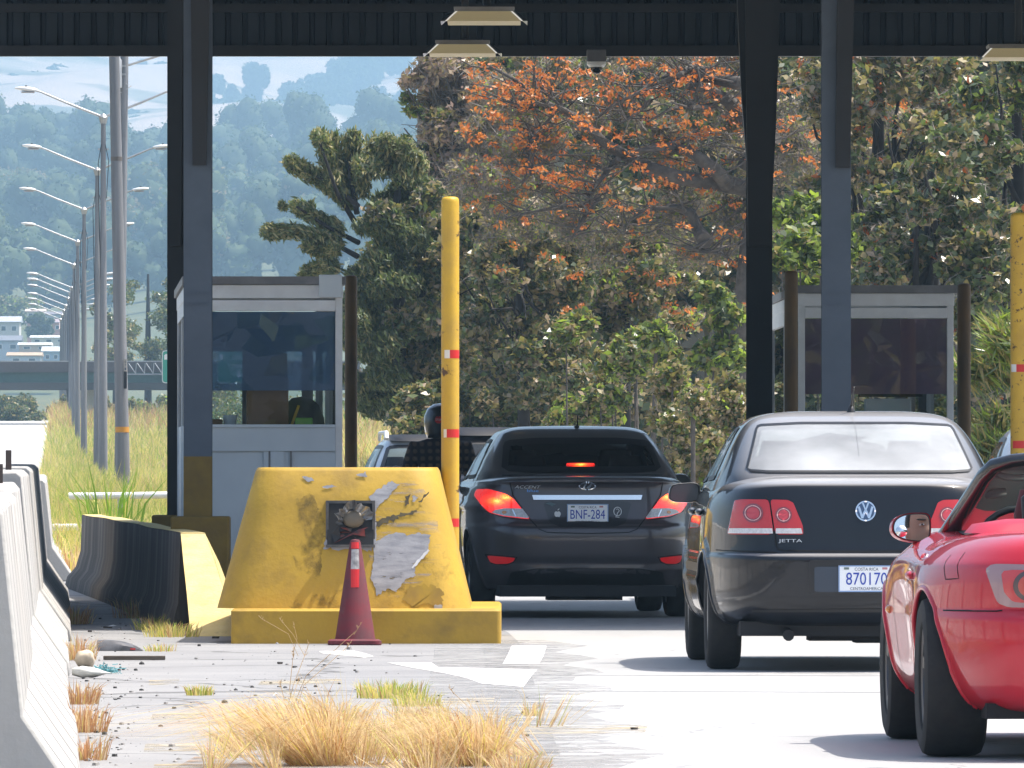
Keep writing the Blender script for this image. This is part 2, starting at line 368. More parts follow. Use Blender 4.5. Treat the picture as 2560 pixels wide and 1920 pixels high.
sheet('far_hills', np.linspace(-840, 840, 80), np.linspace(3900, 7000, 80), lambda x, y: far_z(y) + 10 * np.sin(x * .015 + y * .002) + 5 * np.sin(x * .04 - y * .0055), M['far_field'])

# sand and dust drifted over the edge of the road
M['dust'] = mat('drifted_dust', (.34, .335, .33), .9, c2=(.31, .31, .31), vs=3); ragged(M['dust'], 2.2, .42, .62)
for k_, (a_, b_, z_) in enumerate(((-.55, .30, .0003), (-.25, .14, .0005))):
    yy = np.linspace(34, 62, 30); nn = len(yy); e_ = road_edge(yy)
    me = bpy.data.meshes.new('dust_drift'); me.from_pydata([(x + a_, y, z_) for x, y in zip(e_, yy)] + [(x + b_ + .12 * math.sin(y * 1.7 + k_), y, z_) for x, y in zip(e_, yy)], [], [(i, nn + i, nn + i + 1, i + 1) for i in range(nn - 1)])
    tag(link_mesh('dust_drift', me, M['dust']), kind='stuff')
# markings and repairs, thin sheets just above the pavement
def flat(name, poly, z, m):
    me = bpy.data.meshes.new(name); me.from_pydata([(p[0], p[1], z) for p in poly], [], [tuple(range(len(poly)))])
    bm = bmesh.new(); bm.from_mesh(me)
    if bm.faces[:][0].normal.z < 0: bmesh.ops.reverse_faces(bm, faces=bm.faces)
    bm.to_mesh(me); bm.free()
    return tag(link_mesh(name, me, m), kind='structure')
def cpx(pts): return [G(400 + .4521 * a, 1500 + .4521 * b) for a, b in pts]
flat('white_road_marking', cpx([(880, 284), (1060, 279), (1120, 290), (1185, 312), (1130, 319), (1010, 306), (900, 296)]), .001, M['white_mark'])
flat('white_road_marking', cpx([(1255, 346), (1500, 346), (1540, 372), (2085, 384), (2060, 412), (2010, 480), (1780, 462), (1690, 430), (1560, 402), (1400, 376)]), .001, M['white_mark'])
flat('white_road_marking', cpx([(1945, 254), (2138, 254), (2120, 310), (2096, 352), (1895, 354), (1925, 300)]), .0012, M['white_mark'])
for q in ([(-60, 440), (108, 436), (100, 462), (-60, 470)], [(-40, 628), (250, 622), (240, 652), (-50, 660)], [(-80, 796), (150, 790), (260, 806), (200, 832), (-90, 840)], [(-30, 908), (330, 898), (300, 940), (-40, 945)],
          [(1490, 548), (1850, 540), (1840, 576), (1480, 580)], [(1960, 700), (2700, 690), (2680, 736), (1980, 740)], [(560, 446), (1000, 436), (1010, 462), (540, 470)], [(1660, 846), (2000, 840), (2010, 876), (1640, 880)]):
    flat('faded_yellow_marking', cpx(q), .0006, M['tan_mark'])
M['tar'] = mat('tar_joint', (.12, .12, .12), .8)
for (a, b, c, d_) in ((1395, 1728, 2560, 1733), (1290, 1688, 2250, 1690)):
    p, q = G(a, b), G(c, d_); flat('road_joint', [p, q, q + Vector((0, .05, 0)), p + Vector((0, .05, 0))], .0009, M['tar'])

ragged(M['tan_mark'], 4, .42, .60)
# far woods and the hill's tree cover: one mass each
LM = [leaf_mat('forest_leaf_dark', (.030, .055, .02), .2, .9), leaf_mat('forest_leaf_mid', (.055, .09, .028), .2, .9), leaf_mat('forest_leaf_light', (.12, .15, .045), .2, .9), leaf_mat('forest_leaf_dry', (.20, .16, .09), .2, .9)]
HB = BVHTree.FromPolygons([v.co[:] for v in bpy.data.objects['hillside'].data.vertices], [p.vertices[:] for p in bpy.data.objects['hillside'].data.polygons])
def hill_z(x, y):
    h = HB.ray_cast(Vector((x, y, 400)), Vector((0, 0, -1))); return h[0].z if h[0] else 4.0
PT, SZ, IX = [], [], []; CORE = MB()
pr = random.Random(5)
for y in list(range(2020, 3520, 92)):
    x = -.088 * y
    while x < .02 * y + 8:
        r = pr.uniform(5.0, 9.5) * (.75 + y / 6000); cz = hill_z(x, y) + r * pr.uniform(.9, 1.5); rz = r * pr.uniform(.9, 1.55)
        n = int(1000 * (r / 9) ** 2)
        lob = [(x + pr.uniform(-.5, .5) * r, y + pr.uniform(-.4, .4) * r, cz + pr.uniform(-.5, .75) * rz, r * pr.uniform(.35, .6), r * .55, rz * pr.uniform(.3, .5)) for _ in range(8)]
        for q_ in lob: CORE.ball(q_[:3], tuple(v_ * .84 for v_ in q_[3:]), 12)
        n = int(n * 1.0); p, k = clump_pts(lob, n, .76); PT.append(p); SZ.append(np.full(n, .85) * rng.uniform(.5, 1.3, n))
        base = pr.choice([0, 0, 0, 0, 1, 1, 1, 2, 3]) if y < 3000 else pr.choice([0, 0, 0, 1, 1]); ii = np.full(n, base); ii[rng.random(n) < .25] = min(3, base + 1); IX.append(ii)
        x += r * pr.uniform(1.1, 1.9)
woods = leaf_cloud('hill_woods', np.concatenate(PT), np.concatenate(SZ), LM, np.concatenate(IX), asp=1.4, up=.5); tag(woods, kind='stuff'); CORE.v = [tuple(c_ + pr.uniform(-.55, .55) for c_ in v_) for v_ in CORE.v]
tag(CORE.build('hill_woods', mat('wood_canopy_green', (.030, .055, .02), .95, c2=(.075, .10, .04), vs=.35, bump=1.0, bs=.5), None, 180, weld=False), kind='stuff')
CORE = MB()
PT, SZ, IX = [], [], []
def far_tree(px, py, w, h):
    k = (1155 - py) / FPX; d = 243.5 / (.0795 - k); s = FPX / d; x = PX(px, d); z0 = far_z(d) - 6
    rw, rh = w / s / 2, h / s
    n = int(140 + 8 * rw * rh); lob = [(x + pr.uniform(-.6, .6) * rw, d, z0 + rh * pr.uniform(.15, .85), rw * .55, rw, rh * .28) for _ in range(6)] + [(x, d, z0 + rh * .5, rw * .6, rw, rh * .5)]
    p, _ = clump_pts(lob, n, .8); PT.append(p); SZ.append(rng.uniform(1.5, 3.2, n)); [CORE.ball(q_[:3], tuple(v_ * .9 for v_ in q_[3:]), 10) for q_ in lob]; IX.append(rng.integers(0, 2, n))
far_tree(640, 240, 60, 105)
for (x0, y0, x1, y1, n, w, h) in ((480, 200, 610, 262, 12, 50, 55), (480, 250, 620, 290, 8, 60, 40), (700, 262, 800, 220, 12, 55, 60), (790, 250, 905, 170, 22, 60, 65), (850, 210, 1010, 140, 16, 70, 60), (720, 290, 900, 240, 16, 60, 45), (905, 300, 950, 270, 4, 40, 60), (980, 300, 1020, 270, 4, 40, 40),
                             (-20, 215, 200, 175, 14, 70, 40), (100, 240, 420, 215, 16, 80, 35), (-20, 290, 300, 262, 18, 70, 45), (300, 190, 420, 165, 6, 60, 40), (250, 330, 420, 300, 10, 70, 50), (560, 330, 760, 320, 8, 80, 30), (1000, 240, 1200, 200, 6, 60, 60)):
    for i in range(n):
        t = pr.random(); far_tree(x0 + (x1 - x0) * t, y0 + (y1 - y0) * t + pr.uniform(-14, 14), w * pr.uniform(.5, 1.2), h * pr.uniform(.6, 1.2))
tag(leaf_cloud('far_woods', np.concatenate(PT), np.concatenate(SZ), LM, np.concatenate(IX), asp=1.3, up=.5), kind='stuff')

tag(CORE.build('far_woods', bpy.data.materials['wood_canopy_green'], None, 180, weld=False), kind='stuff')
# the air: hazy
hz = MB().box((0, 3600, 178), (2560, 8100, 364)).build('haze', [bpy.data.materials.new('hazy_air')])
hm = hz.data.materials[0]; hm.use_nodes = True; N, L = nodes_of(hm); N.remove(N['Principled BSDF'])
pv = N.new('ShaderNodeVolumePrincipled'); pv.inputs['Color'].default_value = (.48, .76, 1.0, 1); pv.inputs['Density'].default_value = .00026; pv.inputs['Anisotropy'].default_value = 0.2
L.new(pv.outputs[0], N['Material Output'].inputs['Volume']); tag(hz, kind='stuff'); hz.display_type = 'WIRE'
# ------------------------------------------------------------------ toll canopy
can = thing('toll_canopy', 'dark corrugated metal roof over the toll lanes with a ribbed fascia', 'canopy', (0, 73, 4.53))
X0, X1 = -5.0, 12.0
def ribbed(name, y, z0, z1, m, parent, pitch=.14, face=-1):
    poly = []; x = X0
    while x < X1: poly += [(x, y), (x + pitch * .62, y), (x + pitch * .70, y + .035), (x + pitch * .92, y + .035)]; x += pitch
    mb = MB(); n = len(poly)
    mb.add([(a, b, z0) for a, b in poly] + [(a, b, z1) for a, b in poly], [(i, i + 1, n + i + 1, n + i) for i in range(n - 1)])
    return mb.build(name, m, parent)
ribbed('far_fascia', 7.0, .02, 1.5, M['fascia'], can)
ribbed('near_fascia', -7.0, .02, 1.5, M['fascia'], can)
MB().box(((X0 + X1) / 2, 6.97, .045), (X1 - X0, .10, .09)).box(((X0 + X1) / 2, 6.9, .40), (X1 - X0, .10, .07)).build('fascia_channel', M['steel_dark'], can)
MB().box(((X0 + X1) / 2, -6.97, .045), (X1 - X0, .10, .09)).build('fascia_channel', M['steel_dark'], can)
MB().box(((X0 + X1) / 2, 0, 1.56), (X1 - X0, 14.2, .06)).build('roof_deck', M['roof_metal'], can)
for y in (-4.2, 5.0):
    MB().box(((X0 + X1) / 2, y, .95), (X1 - X0, .012, .5)).box(((X0 + X1) / 2, y, .69), (X1 - X0, .18, .02)).box(((X0 + X1) / 2, y, 1.21), (X1 - X0, .18, .02)).build('roof_beam', M['steel_dark'], can)
for x in np.arange(-4.4, 12, 1.6):
    MB().box((x, 0, 1.40), (.07, 13.8, .2)).build('purlin', M['steel_dark'], can)
for (px, d, w, py0) in ((1210, 70.7, .60, 52), (1156, 76.0, .585, 133), (2545, 76.0, .60, 143)):
    x, z = PX(px, d), PZ(py0, d); t = thing('canopy_lamp', None, 'lamp', (x, d, z), 0, 'canopy lamps')
    t['label'] = {1210: 'flat box lamp under the canopy, nearer and higher of the middle pair', 1156: 'flat box lamp under the canopy, lower and farther of the middle pair', 2545: 'flat box lamp under the canopy above the rusty yellow pole'}[px]
    a_, c_ = w / 2, w / 2 - .085
    MB().loft([[(-c_, .12, .078), (c_, .12, .078), (c_, .60, .078), (-c_, .60, .078)], [(-c_ - .01, .10, .11), (c_ + .01, .10, .11), (c_ + .01, .62, .11), (-c_ - .01, .62, .11)]]).build('housing', M['grey_trim'], t)
    MB().add([(-a_ + .03, 0, 0), (a_ - .03, 0, 0), (c_ - .022, .12, .077), (-c_ + .022, .12, .077)], [(0, 1, 2, 3)]).add([(-a_ + .03, .72, 0), (a_ - .03, .72, 0), (a_ - .03, 0, 0), (-a_ + .03, 0, 0)], [(0, 1, 2, 3)]).build('diffuser', mat('lamp_diffuser', (.55, .46, .26), .5, emis=(1, .80, .42), es=.10), t)
    for sg in (-1, 1):
        MB().add([(sg * (a_ - .028), -.004, 0), (sg * (a_ - .012), -.004, 0), (sg * (c_ - .004), .116, .078), (sg * (c_ - .020), .116, .078)], [(0, 1, 2, 3)]).build('end_rim', mat('lamp_rim_white', (.8, .8, .78), .4, emis=(1, .95, .85), es=.35), t)
        MB().add([(sg * (a_ - .012), -.002, 0), (sg * (a_ + .02), 0, .0), (sg * (c_ + .01), .12, .078), (sg * (c_ - .004), .118, .078), (sg * (a_ + .02), .72, 0), (sg * (c_ + .01), .60, .078)], [(0, 1, 2, 3), (1, 4, 5, 2)]).build('end_cheek', M['alu'], t)
    MB().tube([(.02, .3, .13), (.02, .3, 6.0 - z)], .03, 8).build('stem', M['steel_dark'], t)
# dome camera on the far fascia
t = thing('security_camera', 'white dome camera hanging under the canopy edge', 'camera', (PX(1491, 79.4), 79.4, PZ(130, 79.4)))
MB().box((0, 0, -.03), (.16, .12, .10)).build('mount', M['grey_trim'], t, bevel=.008)
MB().lathe([(.0, -.075), (.078, -.08), (.078, -.105), (.06, -.125), (.052, -.125)], 24).build('housing', M['white_paint'], t, 40)
MB().lathe([(.05, -.125), (.048, -.145), (.036, -.168), (.018, -.18), (0, -.184)], 24).build('dome', glass_mat('smoked_dome', (.25, .25, .3), rough=.05), t, 180)
MB().ball((0, 0, -.14), .03).build('lens', M['black'], t, 180)
# steel columns, I-section, with a tapered haunch towards the roof
def column(px0, px1, d, label, front, hx, dark=False, ped=None, band=True, taper=0.0):
    w = (px1 - px0) * d / FPX; x = PX((px0 + px1) / 2, d); m = M['steel_dark'] if dark else M['steel']
    t = thing('steel_column', label, 'column', (x, d, 0), 0, 'steel columns carrying the canopy')
    z0 = ped[2] if ped else 0; H_ = 5.9; b0 = 1.19 if band else z0
    def isec(mb, za, zb):
        mb.box((0, -.10, (za + zb) / 2), (w, .016, zb - za)).box((0, .10, (za + zb) / 2), (w, .016, zb - za)).box((0, 0, (za + zb) / 2), (.014, .184, zb - za))
        return mb
    isec(MB(), b0, H_).build('shaft', m, t)
    if band: isec(MB(), z0, b0).build('painted_foot', M['ochre'], t)
    # haunch: wedge plate widening to the roof
    zt = hx[2]; MB().prism([(hx[0] - .004, zt), (hx[1] + .004, zt), (hx[4], H_), (hx[3], H_)], 'Y', -.20, -.109).build('haunch', M['steel_dark'], t)
    bo = MB()
    for bx in (-.05, .0, .05):
        for bz in (2.28, 2.36): bo.lathe([(0, -.012), (.011, -.012), (.011, 0)], 8, (bx, -.108, bz), 'Y')
    bo.build('bolt', m, t)
    if ped: MB().box((ped[3], 0, ped[2] / 2), (ped[0], ped[1], ped[2])).build('pedestal', M['ochre'], t, bevel=.015)
    return t
column(460, 530, 69, 'blue-grey steel column with ochre foot beside the booth with a fan', True, (-.03, .06, 3.28, -.06, .11), ped=(.42, .42, .76, .02))
column(419, 473, 78, 'dark steel column close behind the blue-grey one, left of the booth with a fan', False, (-.055, .02, 2.9, -.08, .05), dark=True, ped=(.30, .4, .72, -.06), band=False)
column(2054, 2126, 69, 'blue-grey steel column in front of the purple-tinted booth', True, (-.005, .09, 3.26, .02, .16), band=False, ped=(.4, .4, .5, 0))
c4 = column(1866, 1930, 78, 'black steel column with flared top left of the purple-tinted booth', False, (-.09, .09, 2.9, -.13, .13), dark=True, ped=(.4, .4, .5, 0), band=False)
MB().prism([(.105, 3.3), (.105, 5.9), (.20, 5.9), (.135, 3.9)], 'Y', -.1, .1).prism([(-.105, 3.6), (-.105, 5.9), (-.22, 5.9), (-.15, 4.2)], 'Y', -.1, .1).build('flare', M['steel_dark'], c4)

# ------------------------------------------------------------------ islands, booths
def island(label, pts, z=.16):
    t = tag(MB().loft([[(x0, y, -.02), (x1, y, -.02), (x1 - .02, y, z), (x0 + .02, y, z)] for x0, x1, y in pts]).build('toll_island', M['conc']), label, 'island')
    return t
island('low concrete island under the booth with a fan', [(-1.75, -.12, 63.6), (-2.05, -.35, 67), (-2.9, -1.0, 80), (-3.3, -1.4, 90)])
island('low concrete island under the purple-tinted booth', [(1.95, 3.62, 66), (2.0, 3.72, 78), (2.0, 3.8, 92)])

def booth(label, xl, xr, d, yaw, film, parts, ztop=2.49, zs=1.43, dep=6.0):
    w = xr - xl; t = thing('toll_booth', label, 'booth', ((xl + xr) / 2, d, .16), R(yaw)); h = ztop - .16; s = zs - .16
    hw = w / 2; fr = .052; zg1 = h - .22; zf = s + (zg1 - s) * .30
    MB().box((0, dep / 2, s / 2), (w - .02, dep - .02, s)).build('lower_wall', M['white_panel'], t)
    for x in (-hw + fr / 2, hw - fr / 2):
        for y in (fr / 2, dep / 2, dep - fr / 2): MB().box((x, y, h / 2), (fr, fr, h)).build('corner_post', M['white_frame'], t, bevel=.004)
    mb = MB().box((0, -.006, s - .10), (w - 2 * fr, .02, .20)).box((0, -.008, s - .012), (w - 2 * fr, .05, .024)); mb.build('sill', M['white_panel'], t, bevel=.003)
    for x in (-.06, .10): MB().box((x + .1, -.004, s / 2 - .1), (.014, .012, s - .2)).build('panel_seam', M['grey_trim'], t)
    MB().box((-hw * .1 + .13, -.003, s / 2 - .1), (.15, .008, s - .2)).build('cover_strip', M['white_panel'], t)
    MB().box((0, dep / 2, h - .07), (w + .01, dep + .01, .10)).build('header', M['white_frame'], t, bevel=.004)
    MB().box((0, .01, h - .175), (w - 2 * fr, .04, .08)).build('window_head', M['white_frame'], t, bevel=.003)
    MB().box((0, dep - .03, h - .20), (w - 2 * fr, .04, .14)).build('window_head', M['white_frame'], t, bevel=.003)
    MB().box((0, dep / 2, h + .012), (w + .05, dep + .08, .06)).build('roof', M['grey_trim'], t)
    for y, nm in ((.03, 0), (dep - .04, 1)):
        g = MB().box((0, y, (s + zg1) / 2), (w - 2 * fr, .006, zg1 - s)).build('window_pane', M['booth_glass'], t)
        if nm == 0:
            MB().box((0, y + .006, (zf + zg1) / 2), (w - 2 * fr, .003, zg1 - zf)).build('tint_film', film, g)
    for x in (-hw + .02, hw - .02):
        MB().box((x, dep * .25, (s + zg1) / 2), (.006, dep * .5 - fr * 1.5, zg1 - s)).box((x, dep * .75, (s + zg1) / 2), (.006, dep * .5 - fr * 1.5, zg1 - s)).build('side_pane', M['booth_glass'], t)
        MB().box((x, dep / 2, zg1 + .06), (.04, dep - .1, .14)).build('side_rail', M['white_frame'], t)
    # rear wall with a window opening and door posts
    MB().box((0, dep - .12, h - .32), (w - .06, .03, .26)).box((-hw * .02, dep - .12, (s + h) / 2 - .1), (.10, .03, h - s - .2)).box((hw - .12, dep - .12, (s + h) / 2 - .1), (.09, .03, h - s - .2)).build('rear_frame', M['grey_trim'], t)
    MB().box((0, .35, s - .04), (w - .06, .55, .03)).build('counter', M['white_panel'], t)
    return t, s, hw, h
bt, s1, hw1, h1 = booth('white toll booth with blue tinted window and a black fan inside', -2.43, -1.263, 71.5, 2.6, M['booth_film'], None)
b2, s2, hw2, h2 = booth('white toll booth with purple tinted window behind the black sedan', 2.24, 3.455, 75.1, .55, M['booth_film_red'], None)
def bpt(t, x, y, z): return t.matrix_basis @ Vector((x, y, z))
MB().box((hw1 - .09, -.02, h1 - .03), (.17, .10, .17)).build('junction_box', M['white_panel'], bt, bevel=.006)
# things in the fan booth
c = thing('equipment_box', 'brown cardboard-coloured cabinet on the counter behind the blue tinted window', 'cabinet', bpt(bt, .03, .30, s1 - .02), R(2.6))
MB().box((0, 0, .19), (.31, .30, .38)).build('lower_case', M['cardboard'], c, bevel=.006)
MB().box((0, 0, .47), (.29, .28, .18)).box((0, .05, .57), (.22, .12, .04)).build('upper_case', M['black'], c, bevel=.008)
def fan(label, loc, r, tilt=0):
    t = thing('fan', label, 'fan', loc, R(2))
    MB().tube([(0, .06, -.25), (0, .06, 0)], .012, 8).build('stem', M['black'], t)
    mb = MB()
    for k in range(5): mb.lathe([(r * (1 - k * .18), -.04 + k * .004), (r * (1 - k * .18) - .004, -.036 + k * .004), (r * (1 - k * .18), -.032 + k * .004), (r * (1 - k * .18), -.04 + k * .004)], 28, (0, 0, 0), 'Y')
    for k in range(18):
        a = k * math.pi / 9; mb.tube([(.03 * math.cos(a), -.045, .03 * math.sin(a)), (r * math.cos(a), -.035, r * math.sin(a))], .002, 4)
    mb.build('cage', M['black'], t)
    mb = MB()
    for k in range(3):
        a = k * 2 * math.pi / 3; p = [(math.cos(a + u) * q, .0 + .03 * u, math.sin(a + u) * q) for q, u in ((.02, 0), (r * .85, -.35), (r * .9, .3), (r * .5, .5))]; mb.add(p, [(0, 1, 2, 3)])
    mb.build('blade', M['black'], t); MB().lathe([(0, -.05), (r * .4, -.045), (r * .4, .09), (0, .10)], 18, (0, 0, 0), 'Y').build('motor', M['black'], t, 40); return t
fan('round black fan above the brown cabinet in the booth', bpt(bt, .10, .34, s1 + .66), .10)
fan('round black fan low behind the purple tinted window', bpt(b2, .36, .40, s2 + .02), .11)
c = thing('folded_jacket', 'dark jacket with a yellow stripe on the chair inside the booth', 'jacket', bpt(bt, .29, .5, s1 - .05), 0)
MB().lathe([(0, .26), (.07, .25), (.13, .2), (.17, .1), (.18, 0)], 18).build('cloth', M['seat'], c, 60)
MB().box((-.05, -.17, .10), (.02, .02, .2), rot=Matrix.Rotation(.35, 3, 'Y')).build('stripe', M['yellow_pole'], c)
tag(MB().box((0, 0, .035), (.13, .10, .07)).build('green_box', mat('green_plastic', (.13, .42, .04), .4), bevel=.006), 'small bright green box on the booth counter', 'box').location = bpt(bt, .30, .14, s1 - .02)
t = thing('paper_stack', 'brown parcel and white cup on the booth counter by the column', 'parcel', bpt(bt, -.36, .2, s1 - .02), .1)
MB().box((-.03, 0, .03), (.16, .12, .06)).build('parcel', M['cardboard'], t, bevel=.01); MB().lathe([(0, 0), (.04, 0), (.055, .09), (.05, .09), (.036, .01)], 16, (.11, 0, 0)).build('cup', M['white_panel'], t, 40)
t = thing('desk_cabinet', 'pale cabinet under the dark shelf inside the purple-tinted booth', 'cabinet', bpt(b2, .13, .8, s2 - .02), 0)
MB().box((0, 0, .12), (.36, .3, .24)).build('case', M['white_panel'], t, bevel=.005); MB().box((0.02, 0, .33), (.5, .3, .15)).build('shelf', M['dark_in'], t)

# ------------------------------------------------------------------ bollards
def bollard(label, px0, px1, pytop, d, m, bands, group='tall pipe bollards around the toll islands'):
    r = (px1 - px0) * d / FPX / 2; x = PX((px0 + px1) / 2, d); h = PZ(pytop, d)
    t = thing('pipe_bollard', label, 'bollard', (x, d, 0), 0, group)
    MB().lathe([(0, h), (r * .6, h - r * .04), (r * .88, h - r * .16), (r * .98, h - r * .4), (r, h - r * .7), (r * 1.0, 0)], 28).build('pipe', m, t, 50)
    for (za, zb, a0, a1, mm) in bands:
        n = 10; vs = []
        for k in range(n + 1):
            a = R(a0 + (a1 - a0) * k / n); vs += [((r + .0015) * math.sin(a), -(r + .0015) * math.cos(a), za), ((r + .0015) * math.sin(a), -(r + .0015) * math.cos(a), zb)]
        MB().add(vs, [(2 * k, 2 * k + 2, 2 * k + 3, 2 * k + 1) for k in range(n)]).build('reflective_band', M[mm], t)
    return t
def zz(py, d): return PZ(py, d)
bollard('tall yellow pipe bollard beside the grey sedan', 1103, 1148, 491, 63.3, M['yellow_pole'],
        [(zz(896, 63.3), zz(875, 63.3), -38, -2, 'white_reflect'), (zz(896, 63.3), zz(875, 63.3), -2, 80, 'red_reflect'), (zz(1094, 63.3), zz(1073, 63.3), -45, -22, 'white_reflect'), (zz(1094, 63.3), zz(1073, 63.3), -22, 75, 'red_reflect'), (zz(1317, 63.3), zz(1296, 63.3), -50, 75, 'red_reflect')])
bollard('rusty yellow pipe bollard behind the red convertible', 2526, 2574, 531, 67.4, M['yellow_rust'],
        [(zz(930, 67.4), zz(911, 67.4), -65, -25, 'white_reflect'), (zz(930, 67.4), zz(911, 67.4), -25, 75, 'red_reflect'), (zz(1121, 67.4), zz(1102, 67.4), -50, 75, 'red_reflect')])
bollard('brown pipe bollard touching the right corner of the fan booth', 862, 893, 688, 79, M['brown_pole'], [])
bollard('brown pipe bollard at the left corner of the purple-tinted booth', 1961, 1995, 677, 74.4, M['brown_pole'], [])
bollard('dark pipe bollard right of the purple-tinted booth', 2393, 2427, 708, 79, M['brown_pole'], [])

# ------------------------------------------------------------------ yellow bullnose
bn = thing('crash_block', 'battered yellow concrete block with a hole smashed in its face', 'barrier', (-.93, 60.8, 0))
def rrect(x0, x1, y0, y1, r, z, n=6):
    o = []
    for cx, cy, a0 in ((x1 - r, y0 + r, -90), (x1 - r, y1 - r, 0), (x0 + r, y1 - r, 90), (x0 + r, y0 + r, 180)):
        for k in range(n + 1): a = R(a0 + 90 * k / n); o.append((cx + r * math.cos(a), cy + r * math.sin(a), z))
    return o
MB().loft([rrect(-.85, .86, 0, 3.2, .03, -.05), rrect(-.85, .86, 0, 3.2, .03, .205), rrect(-.835, .845, .015, 3.2, .03, .22)]).build('plinth', M['yellow'], bn, 40)
B0 = (-.95, .665, .17, 3.0, .26, .22); B1 = (-.71, .455, .36, 2.8, .20, 1.09)
bl = MB().loft([rrect(*[a + (b - a) * u for a, b in zip(B0, B1)]) for u in (0, .25, .5, .75, 1)] + [rrect(-.695, .44, .385, 2.78, .19, 1.115)]).build('block', M['yellow'], bn, 50)
def front_y(z): return .17 + (z - .22) / (1.09 - .22) * .19
def on_front(px, py, off=.0):                     # point of the block's front plane at a pixel (block coordinates)
    d = 61.05; x = PX(px, d) + .93; z = PZ(py, d); return Vector((x, front_y(z) - off, z))
def front_patch(name, pts, m, off=.003, jit=.0, seed=1, parent=bn):
    q = random.Random(seed); out = []
    for i, (a, b) in enumerate(pts):
        c_, d_ = pts[(i + 1) % len(pts)]; n = max(2, int(math.hypot(c_ - a, d_ - b) / 5)) if jit else 1
        for k in range(n): u = k / n; out.append(on_front(a + (c_ - a) * u + q.gauss(0, jit), b + (d_ - b) * u + q.gauss(0, jit), off))
    me = bpy.data.meshes.new(name); me.from_pydata([tuple(v) for v in out], [], [tuple(range(len(out)))]); return link_mesh(name, me, m, parent)
def c2(pts): return [(480 + .3707 * a, 1120 + .3707 * b) for a, b in pts]
front_patch('scraped_patch', c2([(1225, 640), (1290, 600), (1390, 570), (1440, 590), (1540, 570), (1600, 600), (1590, 700), (1510, 780), (1500, 855), (1430, 900), (1375, 970), (1330, 950), (1250, 995), (1235, 930), (1205, 880), (1225, 760)]), M['scrape'], .003, 2.0, 3)
front_patch('scraped_patch', c2([(1190, 330), (1260, 270), (1350, 225), (1395, 250), (1340, 310), (1250, 400), (1225, 380)]), M['scrape'], .0035, 2.0, 4)
front_patch('scraped_patch', c2([(740, 195), (800, 200), (825, 222), (770, 225)]), M['scrape'], .003, 1.0, 5)
front_patch('scraped_patch', c2([(885, 690), (905, 600), (925, 650), (1210, 655), (1215, 690), (1050, 680), (985, 690), (930, 672)]), M['scrape'], .0045, 1.5, 6)
front_patch('scraped_patch', c2([(1220, 400), (1240, 380), (1245, 640), (1222, 650)]), M['scrape'], .0042, 1.5, 7)
front_patch('scraped_patch', c2([(1480, 800), (1590, 680), (1605, 690), (1490, 815)]), M['white_mark'], .005, .8, 8)
front_patch('scraped_patch', c2([(880, 260), (930, 248), (985, 262), (900, 272)]), M['scrape'], .004, 1.5, 11)
front_patch('scraped_patch', c2([(1110, 180), (1170, 160), (1180, 190), (1130, 190)]), M['scrape'], .004, 1.5, 12)
M['tyre_mark'] = mat('black_rubber_scuff', (.12, .095, .045), .8, c2=(.06, .05, .035), vs=12)
front_patch('scuff', c2([(1235, 490), (1380, 450), (1510, 415), (1520, 435), (1400, 470), (1240, 535)]), M['tyre_mark'], .004, 2.2, 9)
front_patch('scuff', c2([(1440, 330), (1470, 320), (1460, 380), (1440, 390)]), M['tyre_mark'], .004, 2.0, 10)
front_patch('scuff', c2([(1460, 940), (1560, 920), (1690, 950), (1690, 1060), (1480, 1060), (1420, 1010)]), mat('brown_stain', (.30, .19, .04), .8, c2=(.42, .27, .03), vs=9), .003, 3, 13)
front_patch('scuff', c2([(1630, 1060), (1690, 1055), (1695, 1092), (1632, 1095)]), M['scrape'], .004, 1.0, 14)
front_patch('scuff', c2([(1480, 330), (1500, 320), (1510, 350), (1490, 370)]), M['scrape'], .004, 2.0, 15)
front_patch('scuff', c2([(1590, 300), (1605, 290), (1540, 370), (1525, 365)]), M['tyre_mark'], .004, 1.5, 16)
front_patch('thin_scrapes', c2([(1180, 330), (1400, 190), (1560, 260), (1640, 420), (1680, 640), (1690, 800), (1600, 860), (1400, 1000), (1230, 990), (1190, 700)]), M['scrape_thin'], .0022, 2.0, 21)
0 and front_patch('thin_scrapes', c2([(640, 180), (900, 150), (1200, 140), (1230, 240), (1180, 340), (900, 330), (700, 250)]), M['scrape_thin'], .0022, 2.0, 22)
front_patch('grime', c2([(1300, 820), (1500, 760), (1720, 700), (1830, 1000), (1850, 1085), (700, 1085), (600, 1040), (1000, 960)]), M['grime'], .0014, 2.0, 23)
front_patch('grime', c2([(600, 400), (800, 300), (900, 500), (860, 900), (700, 800)]), M['grime'], .0014, 2.0, 24)
# the hole: a recessed dark pocket with a rim and crumpled sheet metal sticking out
a, b = on_front(818, 1255), on_front(934, 1365)
x0, x1, z1, z0 = a.x, b.x, a.z, b.z; ym = front_y((z0 + z1) / 2)
MB().box(((x0 + x1) / 2, ym - .002, (z0 + z1) / 2), (x1 - x0, .03, z1 - z0), rot=Matrix.Rotation(-.215, 3, 'X')).build('hole_back', M['dark_in'], bn)
mb = MB(); wr = .018
for (cx, cz, sx, sz) in (((x0 + x1) / 2, z1, x1 - x0 + wr, wr), ((x0 + x1) / 2, z0, x1 - x0 + wr, wr), (x0, (z0 + z1) / 2, wr, z1 - z0), (x1, (z0 + z1) / 2, wr, z1 - z0)):
    mb.box((cx, front_y(cz) - .01, cz), (sx, .03, sz))
mb.build('hole_rim', mat('burnt_steel', (.07, .07, .07), .7, c2=(.14, .13, .12), vs=15), bn)
cr = random.Random(3); mb = MB(); cx0, cz0 = (x0 + x1) / 2, (z0 + z1) / 2
ring = []
